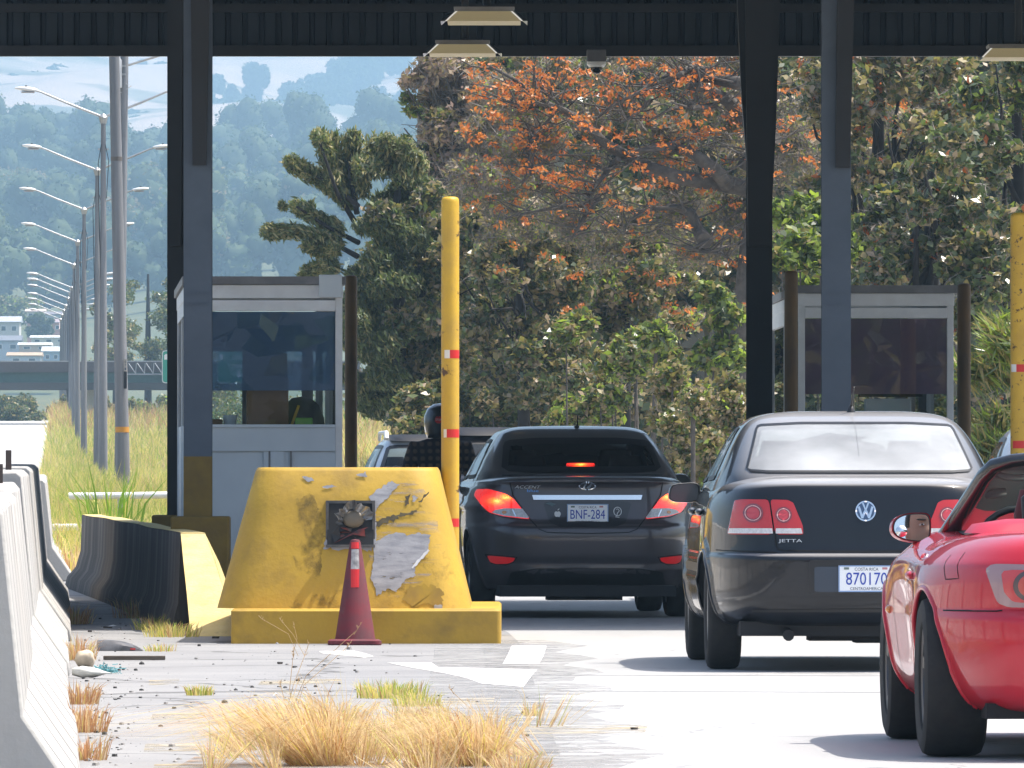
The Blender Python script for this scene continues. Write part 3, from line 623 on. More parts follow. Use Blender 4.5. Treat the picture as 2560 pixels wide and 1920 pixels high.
for i in range(22):
    u = i / 21; ang = R(200 - 200 * u); rad = .115 + cr.uniform(-.02, .02)
    ring.append((Vector((cx0 + .02 + math.cos(ang) * rad * 1.0, ym - .05 - cr.uniform(0, .05), cz0 + .03 + math.sin(ang) * rad * .95)), Vector((cx0 + .01 + math.cos(ang) * rad * .55, ym - .02 - cr.uniform(0, .03), cz0 + .02 + math.sin(ang) * rad * .6))))
vs = [v for p in ring for v in p]; mb.add(vs, [(2 * i, 2 * i + 2, 2 * i + 3, 2 * i + 1) for i in range(21)])
mb.build('crumpled_metal', mat('torn_sheet_metal', (.5, .5, .5), .35, metal=.8, c2=(.22, .23, .25), vs=20), bn)
MB().ball((cx0 + .02, ym - .03, cz0 + .03), (.07, .03, .055), 14).build('lamp_core', mat('dull_lamp_bowl', (.16, .13, .09), .5), bn, 180)
mb = MB()
for k in range(7):
    mb.add([Vector((cx0 + cr.uniform(-.12, .12), ym - cr.uniform(.03, .07), cz0 + cr.uniform(-.13, -.02))) for _ in range(3)], [(0, 1, 2)])
mb.build('torn_shard', mat('red_plastic_shard', (.30, .03, .015), .4, c2=(.03, .03, .03), vs=9), bn)
MB().add([(cx0 - .12, ym - .07, cz0 - .06), (cx0 - .075, ym - .08, cz0 - .02), (cx0 - .06, ym - .07, cz0 - .08), (cx0 - .10, ym - .075, cz0 - .12)], [(0, 1, 2, 3)]).build('torn_flap', M['black'], bn)

# cone in front of it
cn = thing('traffic_cone', 'faded maroon traffic cone leaning on the yellow block', 'cone', (PX(888, 60.45), 60.45, 0), 0)
M['cone'] = mat('faded_red_rubber', (.17, .018, .028), .8, c2=(.10, .03, .038), vs=6, c3=(.13, .07, .07), vs3=9, thr3=(.58, .75))
MB().lathe([(0, .665), (.026, .66), (.034, .645), (.125, .045), (.13, .03)], 28, (0, 0, 0)).build('cone_body', M['cone'], cn, 50)
MB().loft([rrect(-.17, .165, -.165, .165, .05, 0), rrect(-.17, .165, -.165, .165, .05, .022), rrect(-.155, .15, -.15, .15, .05, .034)]).build('cone_base', M['cone'], cn, 40)
def cone_strip(name, za, zb, w0, w1, m):
    vs = []
    for (z, w) in ((za, w0), (zb, w1)):
        r = .034 + (.645 - z) / .6 * .091 + .002
        for k in range(5): a = (k / 4 - .5) * w / r; vs.append((r * math.sin(a), -r * math.cos(a), z))
    MB().add(vs, [(k, k + 1, k + 6, k + 5) for k in range(4)]).build(name, m, cn)
cone_strip('red_tape', .36, .475, .052, .056, M['red_reflect']); cone_strip('grey_tape', .475, .60, .056, .05, mat('grimy_white_tape', (.45, .43, .42), .6, c2=(.20, .19, .19), vs=25)); cone_strip('top_tape', .605, .645, .055, .05, M['red_reflect'])
cn.rotation_euler.x = R(-1.5)

# black and yellow barrier
kb = thing('kerb_barrier', 'sooty black barrier with a sunlit yellow sloped end', 'barrier', (0, 0, 0))
def kb_sec(u, nose=0):
    d = 65.2 + u * 22.8; xl = PX(452 - (452 - 205) * u ** .85, d); w = .165; zt = .665 + .004 * math.sin(u * 19) ; fl = .05 + .11 * u
    return [(xl - fl, d, 0), (xl - fl * .85, d, .10), (xl - fl * .35, d, .19), (xl - .012, d, .34), (xl, d, zt), (xl + w, d, zt), (xl + w + .03, d, .5), (xl + w + .12, d, .2), (xl + w + .24, d, 0)]
secs = [kb_sec(u) for u in np.linspace(0, 1, 26)]
n0 = secs[0]; dn = 63.35
xb0, xb1 = PX(477, dn), PX(594, dn)
mb = MB().loft(secs); mb.build('wall_run', M['soot'], kb, 30)
tops = MB(); vs = []; qq = random.Random(2)
for s_ in secs:
    if s_[4][1] > 88: break
    vs += [(s_[4][0] + qq.uniform(-.004, .012), s_[4][1], s_[4][2] + .004), (s_[5][0] + .004, s_[5][1], s_[5][2] + .004), (s_[6][0] + .004, s_[6][1], s_[6][2]), (s_[7][0] + .004, s_[7][1], s_[7][2]), (s_[8][0] + .004, s_[8][1], 0)]
n = len(vs) // 5
tops.add(vs, [(5 * i + k, 5 * i + k + 1, 5 * i + 6 + k, 5 * i + 5 + k) for i in range(n - 1) for k in range(4)]); tops.build('painted_top', M['cream_yellow'], kb, 30)
nose_b = [(xb0, dn, 0), (PX(473, 63.6), 63.6, .11), (PX(467, 64.05), 64.05, .28), (PX(459, 64.6), 64.6, .47), (n0[4][0], 65.19, n0[4][2]), (n0[5][0], 65.19, n0[5][2]), (PX(541, 64.6), 64.6, .47), (PX(564, 64.0), 64.0, .26), (PX(600, dn), dn, 0)]
nose_t = [tuple(v) for v in n0]
mbn = MB(); n9 = 9
fr_ = [Vector(v) for v in nose_b]
mbn.add(fr_, [tuple(range(9))])
mbn.build('nose', M['cream_yellow'], kb)
MB().add([Vector(v) for v in nose_b[:5]] + [Vector((v[0], 65.2, v[2])) for v in nose_b[:5]], [(i, i + 1, i + 6, i + 5) for i in range(4)]).build('nose_flank', M['soot'], kb)
MB().add([Vector(v) for v in nose_b[5:]] + [Vector((v[0], 65.2, v[2])) for v in nose_b[5:]], [(i, i + 1, i + 5, i + 4) for i in range(3)]).build('nose_flank', M['cream_yellow'], kb)

# white concrete barrier row along the left road
M['barrier'] = mat('white_board_marked_concrete', (.45, .435, .41), .85, c2=(.37, .36, .345), vs=3, stretch=(1, 1, .25), c3=(.26, .25, .25), vs3=2.2, thr3=(.52, .80), bump=.25, bs=25)
N, L = nodes_of(M['barrier']); bsd = N['Principled BSDF']; src = bsd.inputs['Base Color'].links[0].from_socket
tcn = N.new('ShaderNodeTexCoord'); wv = N.new('ShaderNodeTexWave'); wv.bands_direction = 'Y'; wv.inputs['Scale'].default_value = .2; wv.inputs['Distortion'].default_value = 1.2; wv.inputs['Detail'].default_value = 3; wv.inputs['Detail Scale'].default_value = .6
L.new(tcn.outputs['Object'], wv.inputs['Vector']); rp = N.new('ShaderNodeValToRGB'); rp.color_ramp.elements[0].position = .975; rp.color_ramp.elements[1].position = .99
L.new(wv.outputs['Fac'], rp.inputs[0]); mx = N.new('ShaderNodeMix'); mx.data_type = 'RGBA'; L.new(rp.outputs[0], mx.inputs['Factor']); L.new(src, mx.inputs['A']); mx.inputs['B'].default_value = (.13, .125, .13, 1); L.new(mx.outputs['Result'], bsd.inputs['Base Color'])
def jersey(d0, d1, dx, zt, label, pins):
    t = thing('concrete_barrier', label, 'barrier', (bar_x(d0) + dx, d0, 0), math.atan(.047), 'white concrete barriers in a row'); Ln = d1 - d0
    prof = [(0, 0), (-.012, .07), (-.19, .33), (-.26, zt - .03), (-.29, zt), (-.47, zt), (-.50, zt - .03), (-.57, .33), (-.74, .07), (-.75, 0)]
    q = random.Random(d0); ss = []
    for u in np.linspace(0, 1, 9): ss.append([(x + q.uniform(-.004, .004), u * Ln, z + (q.uniform(-.006, .006) if z > .5 else 0)) for x, z in prof])
    MB().loft(ss).build('barrier_body', M['barrier'], t, 25, bevel=.012)
    for (y, h) in pins: MB().box((-.36, y, zt + h / 2), (.035, .05, h)).build('lifting_pin', mat('rusty_pin', (.06, .045, .04), .8), t)
    return t
lab = ['nearest board-marked white concrete barrier at the picture edge', 'second white concrete barrier of the row, with a slotted top', 'third white concrete barrier, level with the yellow block', 'fourth white concrete barrier, level with the black sooty one', 'fifth white concrete barrier, set slightly higher', 'sixth white concrete barrier, jutting towards the booth', 'seventh white concrete barrier, behind the jutting one', 'last visible white concrete barrier by the grass']
spec = [(31, 41.2, .0, 1.02, []), (41.35, 51.5, -.03, 1.04, [(8.5, .10)]), (51.6, 61.5, -.02, 1.10, [(5, .12)]), (61.6, 71, .0, 1.12, []), (71.1, 82, .0, 1.13, []), (92.5, 103, .04, .98, [(2, .12)]), (103.2, 116, .0, .98, []), (116.2, 130, .0, .98, [])]
for l_, s_ in zip(lab, spec): jersey(s_[0], s_[1], s_[2], s_[3], l_, s_[4])
# ------------------------------------------------------------------ car builder
def pchip(Y, t):
    Y = np.asarray(Y, float); n = len(Y); d = np.diff(Y); m = np.zeros(n)
    for i in range(1, n - 1): m[i] = 0 if d[i - 1] * d[i] <= 0 else 2 * d[i - 1] * d[i] / (d[i - 1] + d[i])
    m[0], m[-1] = d[0], d[-1]
    i = np.clip(np.floor(t).astype(int), 0, n - 2); u = t - i; h00 = 2 * u**3 - 3 * u**2 + 1; h10 = u**3 - 2 * u**2 + u; h01 = -2 * u**3 + 3 * u**2; h11 = u**3 - u**2
    return h00 * Y[i] + h10 * m[i] + h01 * Y[i + 1] + h11 * m[i + 1]
def shell(rings, nu=560, sub=6, exp_r=6.0, exp_f=5.0, mod=None):
    """loft horizontal plan curves (z, half width, rear y, front y); returns verts array (m,nu,3)"""
    A = np.array(rings, float); K = len(A); ts = np.linspace(0, K - 1, (K - 1) * sub + 1)
    Z, W, YR, YF = [pchip(A[:, i], ts) for i in range(4)]
    th = np.linspace(0, 2 * np.pi, 4001); c, s = np.sin(th), np.cos(th)
    out = np.empty((len(ts), nu, 3))
    for j in range(len(ts)):
        n = np.where(s > 0, exp_f, exp_r); e = 2 / n
        x = W[j] * np.sign(c) * np.abs(c) ** e; y = (YR[j] + YF[j]) / 2 + (YF[j] - YR[j]) / 2 * np.sign(s) * np.abs(s) ** e
        L = np.concatenate([[0], np.cumsum(np.hypot(np.diff(x), np.diff(y)))]); q = np.linspace(0, L[-1], nu, endpoint=False)
        out[j, :, 0] = np.interp(q, L, x); out[j, :, 1] = np.interp(q, L, y); out[j, :, 2] = Z[j]
    if mod is not None: out[..., 0], out[..., 1], out[..., 2] = mod(out[..., 0], out[..., 1], out[..., 2])
    return out
def pip(px, pz, poly):
    inside = np.zeros(len(px), bool); n = len(poly)
    for i in range(n):
        x1, y1 = poly[i]; x2, y2 = poly[(i + 1) % n]
        c = ((y1 > pz) != (y2 > pz)) & (px < (x2 - x1) * (pz - y1) / (y2 - y1 + 1e-12) + x1); inside ^= c
    return inside
class Car:
    def __init__(s, name, label, cat, paint, loc, head, group=None):
        s.root = thing(name, label, cat, loc, 0, group); s.root.rotation_euler.z = R(head); s.paint = paint
    def make_shell(s, name, rings, arches=(), holes=(), parent=None, mats=None, **kw):
        V = shell(rings, **kw); m, nu, _ = V.shape; v = V.reshape(-1, 3)
        for (yc, zc, r) in arches:                     # pull near vertices onto the arch circle
            dy, dz = v[:, 1] - yc, v[:, 2] - zc; q = np.hypot(dy, dz); k = (np.abs(q - r) < .016) & (np.abs(v[:, 0]) > .45)
            v[k, 1] = yc + dy[k] / q[k] * r; v[k, 2] = zc + dz[k] / q[k] * r
        i = np.arange(m - 1)[:, None] * nu; j = np.arange(nu)[None, :]; j2 = (j + 1) % nu
        F = np.stack([i + j, i + j2, i + nu + j2, i + nu + j], -1).reshape(-1, 4)
        full = BVHTree.FromPolygons([tuple(a) for a in v], [tuple(f) for f in F.tolist()] + [tuple(range(m * nu - 1, (m - 1) * nu - 1, -1))])
        C = v[F].mean(1); keep = np.ones(len(F), bool)
        for (yc, zc, r) in arches: keep &= ~((np.hypot(C[:, 1] - yc, C[:, 2] - zc) < r - .002) & (np.abs(C[:, 0]) > .45))
        for (axis, poly) in holes:
            e1, e2 = v[F[:, 1]] - v[F[:, 0]], v[F[:, 3]] - v[F[:, 0]]; nrm = np.cross(e1, e2)
            if axis == 'rear': keep &= ~(pip(C[:, 0], C[:, 2], poly) & (C[:, 1] < s.mid))
            elif axis == 'front': keep &= ~(pip(C[:, 0], C[:, 2], poly) & (C[:, 1] > s.mid))
            elif axis == 'left': keep &= ~(pip(C[:, 1], C[:, 2], poly) & (C[:, 0] < 0))
            else: keep &= ~(pip(C[:, 1], C[:, 2], poly) & (C[:, 0] > 0))
        faces = [tuple(f) for f in F[keep].tolist()]
        faces += [tuple(range(nu - 1, -1, -1)), tuple((m - 1) * nu + k for k in range(nu))]
        me = bpy.data.meshes.new(name); me.from_pydata(v.tolist(), [], faces)
        bm = bmesh.new(); bm.from_mesh(me); bmesh.ops.recalc_face_normals(bm, faces=bm.faces)
        bmesh.ops.delete(bm, geom=[q for q in bm.verts if not q.link_faces], context='VERTS'); bm.to_mesh(me); bm.free()
        o = link_mesh(name, me, mats or s.paint, parent or s.root, 55)
        return o, full
    # surfaces are addressed through a projection axis
    DIR = {'rear': (Vector((0, 1, 0)), lambda a, b: Vector((a, -6, b))), 'left': (Vector((1, 0, 0)), lambda a, b: Vector((-6, a, b))), 'right': (Vector((-1, 0, 0)), lambda a, b: Vector((6, a, b))), 'top': (Vector((0, 0, -1)), lambda a, b: Vector((a, b, 6))), 'front': (Vector((0, -1, 0)), lambda a, b: Vector((a, 12, b)))}
    def hit(s, bvh, axis, a, b, off):
        d, f = s.DIR[axis]; h = bvh.ray_cast(f(a, b), d)
        if h[0] is None:
            q = bvh.find_nearest(f(a, b) + d * 6); h = q
        n = h[1]
        if n.dot(d) > 0: n = -n
        return h[0] + n * off
    def patch(s, name, poly, bvh, axis, m, parent=None, off=.004, step=.035, rim=0.0, hole=None, smooth=180):
        bm = bmesh.new(); vs = [bm.verts.new((a, b, 0)) for a, b in poly]
        if hole is None: bm.faces.new(vs)
        else:
            hs = [bm.verts.new((a, b, 0)) for a, b in hole]; n = len(vs)
            for i in range(n): bm.faces.new((vs[i], vs[(i + 1) % n], hs[(i + 1) % n], hs[i]))
        bmesh.ops.triangulate(bm, faces=bm.faces[:])
        A = [p[0] for p in poly]; B = [p[1] for p in poly]
        for lo, hi, no in ((min(A), max(A), (1, 0, 0)), (min(B), max(B), (0, 1, 0))):
            k = int((hi - lo) / step)
            for i in range(1, k + 1):
                t = lo + (hi - lo) * i / (k + 1)
                bmesh.ops.bisect_plane(bm, geom=bm.verts[:] + bm.edges[:] + bm.faces[:], plane_co=(no[0] * t, no[1] * t, 0), plane_no=no)
        for v in bm.verts: v.co = s.hit(bvh, axis, v.co.x, v.co.y, off)
        if rim:
            be = [e for e in bm.edges if e.is_boundary]; r = bmesh.ops.extrude_edge_only(bm, edges=be)
            d = s.DIR[axis][0]
            for v in [g for g in r['geom'] if isinstance(g, bmesh.types.BMVert)]: v.co = v.co + d * rim
        bmesh.ops.recalc_face_normals(bm, faces=bm.faces)
        me = bpy.data.meshes.new(name); bm.to_mesh(me); bm.free()
        if len(me.polygons):
            c = sum((p.normal * p.area for p in me.polygons), Vector())
            if c.dot(s.DIR[axis][0]) > 0: me.flip_normals()
        return link_mesh(name, me, m, parent or s.root, 40 if rim else smooth)
    def line(s, name, pts, bvh, axis, w, m, parent=None, off=.002, step=.03, closed=False):
        P2 = []; n = len(pts)
        for i in range(n if closed else n - 1):
            a, b = Vector(pts[i]), Vector(pts[(i + 1) % n]); k = max(1, int((b - a).length / step))
            P2 += [a + (b - a) * (j / k) for j in range(k)]
        if not closed: P2.append(Vector(pts[-1]))
        vs = []; N = len(P2)
        for i, p in enumerate(P2):
            t = (P2[(i + 1) % N] if closed or i < N - 1 else p) - (P2[i - 1] if closed or i > 0 else p); t.normalize(); q = Vector((-t.y, t.x)) * w / 2
            vs += [s.hit(bvh, axis, *(p + q), off), s.hit(bvh, axis, *(p - q), off)]
        fs = [(2 * i, 2 * i + 1, (2 * i + 3) % (2 * N), (2 * i + 2) % (2 * N)) for i in range(N if closed else N - 1)]
        me = bpy.data.meshes.new(name); me.from_pydata([tuple(v) for v in vs], [], fs)
        return link_mesh(name, me, m, parent or s.root, 180)
    def text(s, name, txt, cx, cz, h, w, bvh, axis, m, parent=None, off=.006, shear=0.0, ext=.0):
        me = text_mesh(txt, w, h, shear); 
        for v in me.vertices: v.co = s.hit(bvh, axis, cx + v.co.x, cz + v.co.y, off)
        return link_mesh(name, me, m, parent or s.root)
    def wheel(s, x, y, r, w, mrim, spokes=5, label=None, side=-1):
        t = bpy.data.objects.new('wheel', None); col.objects.link(t); t.parent = s.root; t.location = (x, y, r)
        k = r * .66; hw = w / 2
        MB().lathe([(k, -hw * .8), (k + .01, -hw * .92), (r * .86, -hw * 1.02), (r * .955, -hw * .92), (r * .99, -hw * .74), (r, -hw * .45), (r, hw * .45), (r * .99, hw * .74), (r * .955, hw * .92), (r * .86, hw * 1.02), (k + .01, hw * .92), (k, hw * .8)], 40, (0, 0, 0), 'X').build('tyre', M['black_rough'], t, 40)
        mb = MB().lathe([(k + .004, -hw * .85), (k - .014, -hw * .8), (k - .02, -hw * .3), (k - .03, hw * .5), (k + .004, hw * .8)], 40, (0, 0, 0), 'X')
        mb.lathe([(0, side * hw * .62), (.05, side * hw * .62), (.06, side * hw * .45)], 20, (0, 0, 0), 'X')
        for i in range(spokes):
            a = 2 * math.pi * i / spokes + .3; u = Vector((0, math.cos(a), math.sin(a))); q = Vector((0, -math.sin(a), math.cos(a))); e = side * hw
            pts = []
            for (rr, ww, xx) in ((.03, .028, .55), (k - .01, .022, .82)):
                for sg in (-1, 1):
                    for dx in (0, -.25): pts.append(u * rr + q * sg * ww + Vector((e * (xx + dx), 0, 0)))
            mb.add(pts, [(0, 1, 3, 2), (4, 6, 7, 5), (0, 2, 6, 4), (1, 5, 7, 3), (0, 4, 5, 1), (2, 3, 7, 6)])
        mb.build('rim', mrim, t, 35)
        MB().lathe([(0, -side * hw * .1), (k * .8, -side * hw * .1), (k * .8, -side * hw * .3)], 24, (0, 0, 0), 'X').build('brake_disc', M['dark_in'], t)
        return t
    def arch_lip(s, yc, zc, r, bvh, m, rad=.009, zmin=.2):
        for side, ax in ((-1, 'left'), (1, 'right')):
            pts = []
            for k in range(49):
                a = R(-25 + 230 * k / 48); y, z = yc + r * math.cos(a), zc + r * math.sin(a)
                if z < zmin: continue
                pts.append(s.hit(bvh, ax, y, z, -.001))
            MB().tube(pts, rad, 8).build('wheel_arch', m, s.root, 60)
            inn = MB(); q = [(p.x - side * .34, p.y, p.z) for p in pts]; n = len(pts)
            inn.add([tuple(p) for p in pts] + q, [(i, i + 1, n + i + 1, n + i) for i in range(n - 1)])
            inn.build('wheel_well', M['dark_in'], s.root, 60)
def text_mesh(txt, w, h, shear=0.0):
    cu = bpy.data.curves.new('lettering', 'FONT'); cu.body = txt; cu.align_x = 'CENTER'; cu.align_y = 'CENTER'; cu.resolution_u = 3
    o = bpy.data.objects.new('lettering', cu); col.objects.link(o)
    dg = bpy.context.evaluated_depsgraph_get(); me = bpy.data.meshes.new_from_object(o.evaluated_get(dg)); bpy.data.objects.remove(o); bpy.data.curves.remove(cu)
    xs = [v.co.x for v in me.vertices]; ys_ = [v.co.y for v in me.vertices]
    sx = w / (max(xs) - min(xs)); sy = h / (max(ys_) - min(ys_)); mx_, my_ = (max(xs) + min(xs)) / 2, (max(ys_) + min(ys_)) / 2
    for v in me.vertices:
        y = (v.co.y - my_) * sy; v.co = ((v.co.x - mx_) * sx + y * shear, y, 0)
    me.materials.clear(); return me
def flat_text(name, txt, w, h, m, parent, loc, rot=(R(90), 0, 0), shear=0):
    o = link_mesh(name, text_mesh(txt, w, h, shear), m, parent); o.location = loc; o.rotation_euler = rot; return o
def chaikin(p, n=2, closed=True):
    p = [Vector(q) for q in p]
    for _ in range(n):
        o = []
        for i in range(len(p)):
            a, b = p[i], p[(i + 1) % len(p)]; o += [a * .75 + b * .25, a * .25 + b * .75]
        p = o
    return [(q.x, q.y) for q in p]
def soft(p, r=.25):                                # round each corner a little
    p = [Vector(q) for q in p]; o = []; n = len(p)
    for i in range(n):
        a, b, c = p[i - 1], p[i], p[(i + 1) % n]; u, v = b + (a - b) * r, b + (c - b) * r
        o += [u * .5625 + b * .375 + v * .0625 if 0 else u, u * .25 + b * .5 + v * .25, v]
    return [(q.x, q.y) for q in o]
def inset(p, d):
    n = len(p); c = Vector((sum(q[0] for q in p) / n, sum(q[1] for q in p) / n)); o = []
    for i in range(n):
        a, b, e = Vector(p[i - 1]), Vector(p[i]), Vector(p[(i + 1) % n]); t = (e - a).normalized(); nn = Vector((-t.y, t.x))
        if nn.dot(c - b) < 0: nn = -nn
        o.append(tuple(b + nn * d))
    return o
def ell(cx, cz, rx, rz, n=28): return [(cx + rx * math.cos(2 * math.pi * k / n), cz + rz * math.sin(2 * math.pi * k / n)) for k in range(n)]
def mirror(p): return [(-a, b) for a, b in p][::-1]

def paint(name, c, metal=.3, rough=.35, var=.03, dust=None):
    return mat(name, c, rough, metal, var=var, vs=3, coat=1, coatr=.03, spec=.5, c3=dust, vs3=1.2, thr3=(.6, .95)) if dust else mat(name, c, rough, metal, var=var, vs=3, coat=.75, coatr=.02, spec=.12)
M['paint_grey'] = paint('charcoal_metallic_paint', (.085, .076, .082), .45, .36)
M['paint_black'] = paint('black_paint', (.008, .009, .013), .0, .3)
def painted_sheen(m, c, k):                                # pale tone on up-facing panels paints in the sky's reflection
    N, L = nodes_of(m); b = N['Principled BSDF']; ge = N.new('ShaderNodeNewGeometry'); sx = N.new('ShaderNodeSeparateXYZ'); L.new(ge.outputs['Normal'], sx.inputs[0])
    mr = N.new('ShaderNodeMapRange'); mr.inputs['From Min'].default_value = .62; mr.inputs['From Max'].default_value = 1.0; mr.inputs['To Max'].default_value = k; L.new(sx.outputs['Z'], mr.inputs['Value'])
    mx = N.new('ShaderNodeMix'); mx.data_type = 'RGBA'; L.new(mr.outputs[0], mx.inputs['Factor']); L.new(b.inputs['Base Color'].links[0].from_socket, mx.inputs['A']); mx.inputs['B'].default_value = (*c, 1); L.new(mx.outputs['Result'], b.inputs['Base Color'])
painted_sheen(M['paint_black'], (.36, .35, .35), .9); painted_sheen(M['paint_grey'], (.26, .25, .25), .7)
M['paint_red'] = paint('red_paint', (.50, .018, .036), .1, .35)
M['paint_silver'] = paint('silver_paint', (.45, .48, .53), .5, .35)
M['paint_white'] = paint('white_car_paint', (.66, .68, .70), .0, .35)
M['paint_dark'] = paint('dark_blue_paint', (.03, .035, .05), .2, .35)
M['car_glass'] = glass_mat('tinted_car_glass', (.55, .60, .58))
M['clear_glass'] = glass_mat('clear_car_glass', (.80, .88, .86))
M['dust_glare_glass'] = glass_mat('dust_glare_rear_glass', (.55, .60, .62), rough=.22, dust=.4, dustc=(.80, .82, .84), ior=1.7)  # white dust layer that also paints in the sun and sky glare
N, L = nodes_of(M['dust_glare_glass']); mxs = N['Material Output'].inputs[0].links[0].from_node; nzd = N.new('ShaderNodeTexNoise'); nzd.inputs['Scale'].default_value = .9; nzd.inputs['Detail'].default_value = 5
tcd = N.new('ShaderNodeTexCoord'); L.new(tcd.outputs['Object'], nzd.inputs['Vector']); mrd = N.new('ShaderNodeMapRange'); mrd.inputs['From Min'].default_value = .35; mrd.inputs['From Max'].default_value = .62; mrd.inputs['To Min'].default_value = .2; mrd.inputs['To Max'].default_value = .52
L.new(nzd.outputs['Fac'], mrd.inputs['Value']); L.new(mrd.outputs[0], mxs.inputs[0])  # noise shapes the painted glare into cloud-like patches
M['gap'] = mat('panel_gap', (.004, .004, .005), .9)
M['light_red'] = mat('red_lens', (.50, .012, .012), .12, coat=1)
M['light_white'] = mat('clear_lens', (.62, .60, .60), .15, coat=1, var=.15, vs=60)
M['light_amber'] = mat('amber_lens', (.75, .25, .02), .2, coat=1)
M['mirror_glass'] = mat('mirror_glass', (.8, .82, .84), .02, metal=1)
M['lettering'] = mat('silver_lettering', (.62, .63, .65), .4, metal=.2)
M['skin'] = mat('skin', (.42, .23, .15), .55, var=.06, vs=20)
def lit_lens(name, bulbs, r, es=1.7):
    """lit brake lamp: emission falls off around the bulbs (object space)"""
    m = bpy.data.materials.new(name); m.use_nodes = True; N, L = nodes_of(m); b = N['Principled BSDF']
    b.inputs['Base Color'].default_value = (.5, .01, .01, 1); b.inputs['Roughness'].default_value = .12; b.inputs['Coat Weight'].default_value = 1
    tc = N.new('ShaderNodeTexCoord'); prev = None
    nz = N.new('ShaderNodeTexVoronoi'); nz.inputs['Scale'].default_value = 130; L.new(tc.outputs['Object'], nz.inputs['Vector'])
    for c in bulbs:
        d = N.new('ShaderNodeVectorMath'); d.operation = 'SUBTRACT'; d.inputs[1].default_value = c; L.new(tc.outputs['Object'], d.inputs[0])
        sc_ = N.new('ShaderNodeVectorMath'); sc_.operation = 'MULTIPLY'; sc_.inputs[1].default_value = (1 / r[0], 0, 1 / r[1]); L.new(d.outputs[0], sc_.inputs[0])
        ln = N.new('ShaderNodeVectorMath'); ln.operation = 'LENGTH'; L.new(sc_.outputs[0], ln.inputs[0])
        if prev is None: prev = ln.outputs['Value']
        else:
            mn = N.new('ShaderNodeMath'); mn.operation = 'MINIMUM'; L.new(prev, mn.inputs[0]); L.new(ln.outputs['Value'], mn.inputs[1]); prev = mn.outputs[0]
    ad = N.new('ShaderNodeMath'); ad.operation = 'MULTIPLY_ADD'; ad.inputs[1].default_value = .35; L.new(nz.outputs['Distance'], ad.inputs[0]); L.new(prev, ad.inputs[2])
    rp = N.new('ShaderNodeValToRGB'); e = rp.color_ramp.elements
    e[0].position = 0.05; e[0].color = (1.0, .62, .10, 1); e[1].position = 1.0; e[1].color = (.30, .006, .004, 1)
    x = e.new(.35); x.color = (1.0, .16, .015, 1); x = e.new(.62); x.color = (.8, .03, .01, 1)
    L.new(ad.outputs[0], rp.inputs[0]); L.new(rp.outputs[0], b.inputs['Emission Color']); b.inputs['Emission Strength'].default_value = es
    return m

def number_plate(car, x, y, z, txt, tw, tilt=0, w=.305, h=.152):
    p = MB().box((0, 0, 0), (w, .006, h)).build('number_plate', M['plate_white'], car.root, bevel=.003); p.location = (x, y, z); p.rotation_euler.x = tilt
    fr = MB()
    for (cx, cz, sx, sz) in ((0, h / 2 - .003, w - .004, .006), (0, -h / 2 + .003, w - .004, .006), (-w / 2 + .003, 0, .006, h - .004), (w / 2 - .003, 0, .006, h - .004)): fr.box((cx, -.004, cz), (sx, .003, sz))
    fr.build('plate_border', mat('plate_edge_blue', (.25, .38, .62), .4), p)
    flat_text('plate_number', txt, tw, .068, M['plate_blue'], p, (0, -.0045, 0))
    flat_text('plate_country', 'COSTA RICA', .13, .017, M['text_dark'], p, (0, -.0045, .052)); flat_text('plate_region', 'CENTROAMERICA', .18, .015, M['text_dark'], p, (0, -.0045, -.054))
    for sx in (-.11, .10):
        MB().box((sx, -.0045, .056), (.028, .002, .012)).build('plate_sticker', mat('plate_sticker_pink', (.55, .25, .26), .5) if sx > 0 else mat('plate_sticker_dark', (.15, .2, .18), .5), p)
    return p
def seats(car, y, ztop, xs=(-.36, .36), m=None):
    for x in xs:
        sb = MB().loft([rrect(x - .22, x + .22, y - .06, y + .06, .05, .55), rrect(x - .24, x + .24, y - .09, y + .03, .05, .8), rrect(x - .20, x + .20, y - .14, y - .04, .05, ztop - .22)])
        o = sb.build('seat', m or M['seat'], car.root, 50)
        MB().loft([rrect(x - .12, x + .12, y - .15, y - .06, .04, ztop - .20), rrect(x - .135, x + .135, y - .17, y - .06, .045, ztop - .1), rrect(x - .11, x + .11, y - .16, y - .07, .04, ztop)]).build('headrest', m or M['seat'], o, 60)

# ================================================================== charcoal sedan (braking) in the lane
A_ = 3.95
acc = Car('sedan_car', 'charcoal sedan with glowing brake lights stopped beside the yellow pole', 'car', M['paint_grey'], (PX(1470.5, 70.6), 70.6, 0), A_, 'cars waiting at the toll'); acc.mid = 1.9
rings = [(.17, .66, .34, 4.0), (.21, .76, .16, 4.2), (.30, .80, .07, 4.3), (.36, .82, .035, 4.33), (.40, .828, .035, 4.34), (.46, .836, .012, 4.36), (.60, .846, 0, 4.36), (.665, .847, .012, 4.34), (.70, .845, .045, 4.33), (.73, .844, .06, 4.3), (.86, .835, .085, 4.2), (.95, .808, .095, 4.0), (.985, .78, .085, 3.9), (1.005, .765, .07, 3.8), (1.018, .74, .07, 3.7), (1.035, .69, .09, 3.6), (1.05, .60, .25, 3.5), (1.056, .4, .6, 3.2)]
def acc_mod(x, y, z):
    x = x * (1 - .045 * np.clip((1.0 - y) / 1.0, 0, 1) ** 2)
    x = x + np.sign(x) * .016 * np.exp(-((z - .82) / .03) ** 2) * (np.abs(x) > .6) * (y > .4)
    z2 = np.where((y > 2.6) & (z > .6), z - .22 * sstep(2.6, 4.3, y) * (z - .6) / .45, z)
    y2 = y + .5 * np.clip(np.abs(x) - .55, 0, 1) ** 2 * np.clip((.9 - y) / .9, 0, 1)
    return x, y2, z2
AR = [(.90, .31, .345), (3.47, .31, .345)]
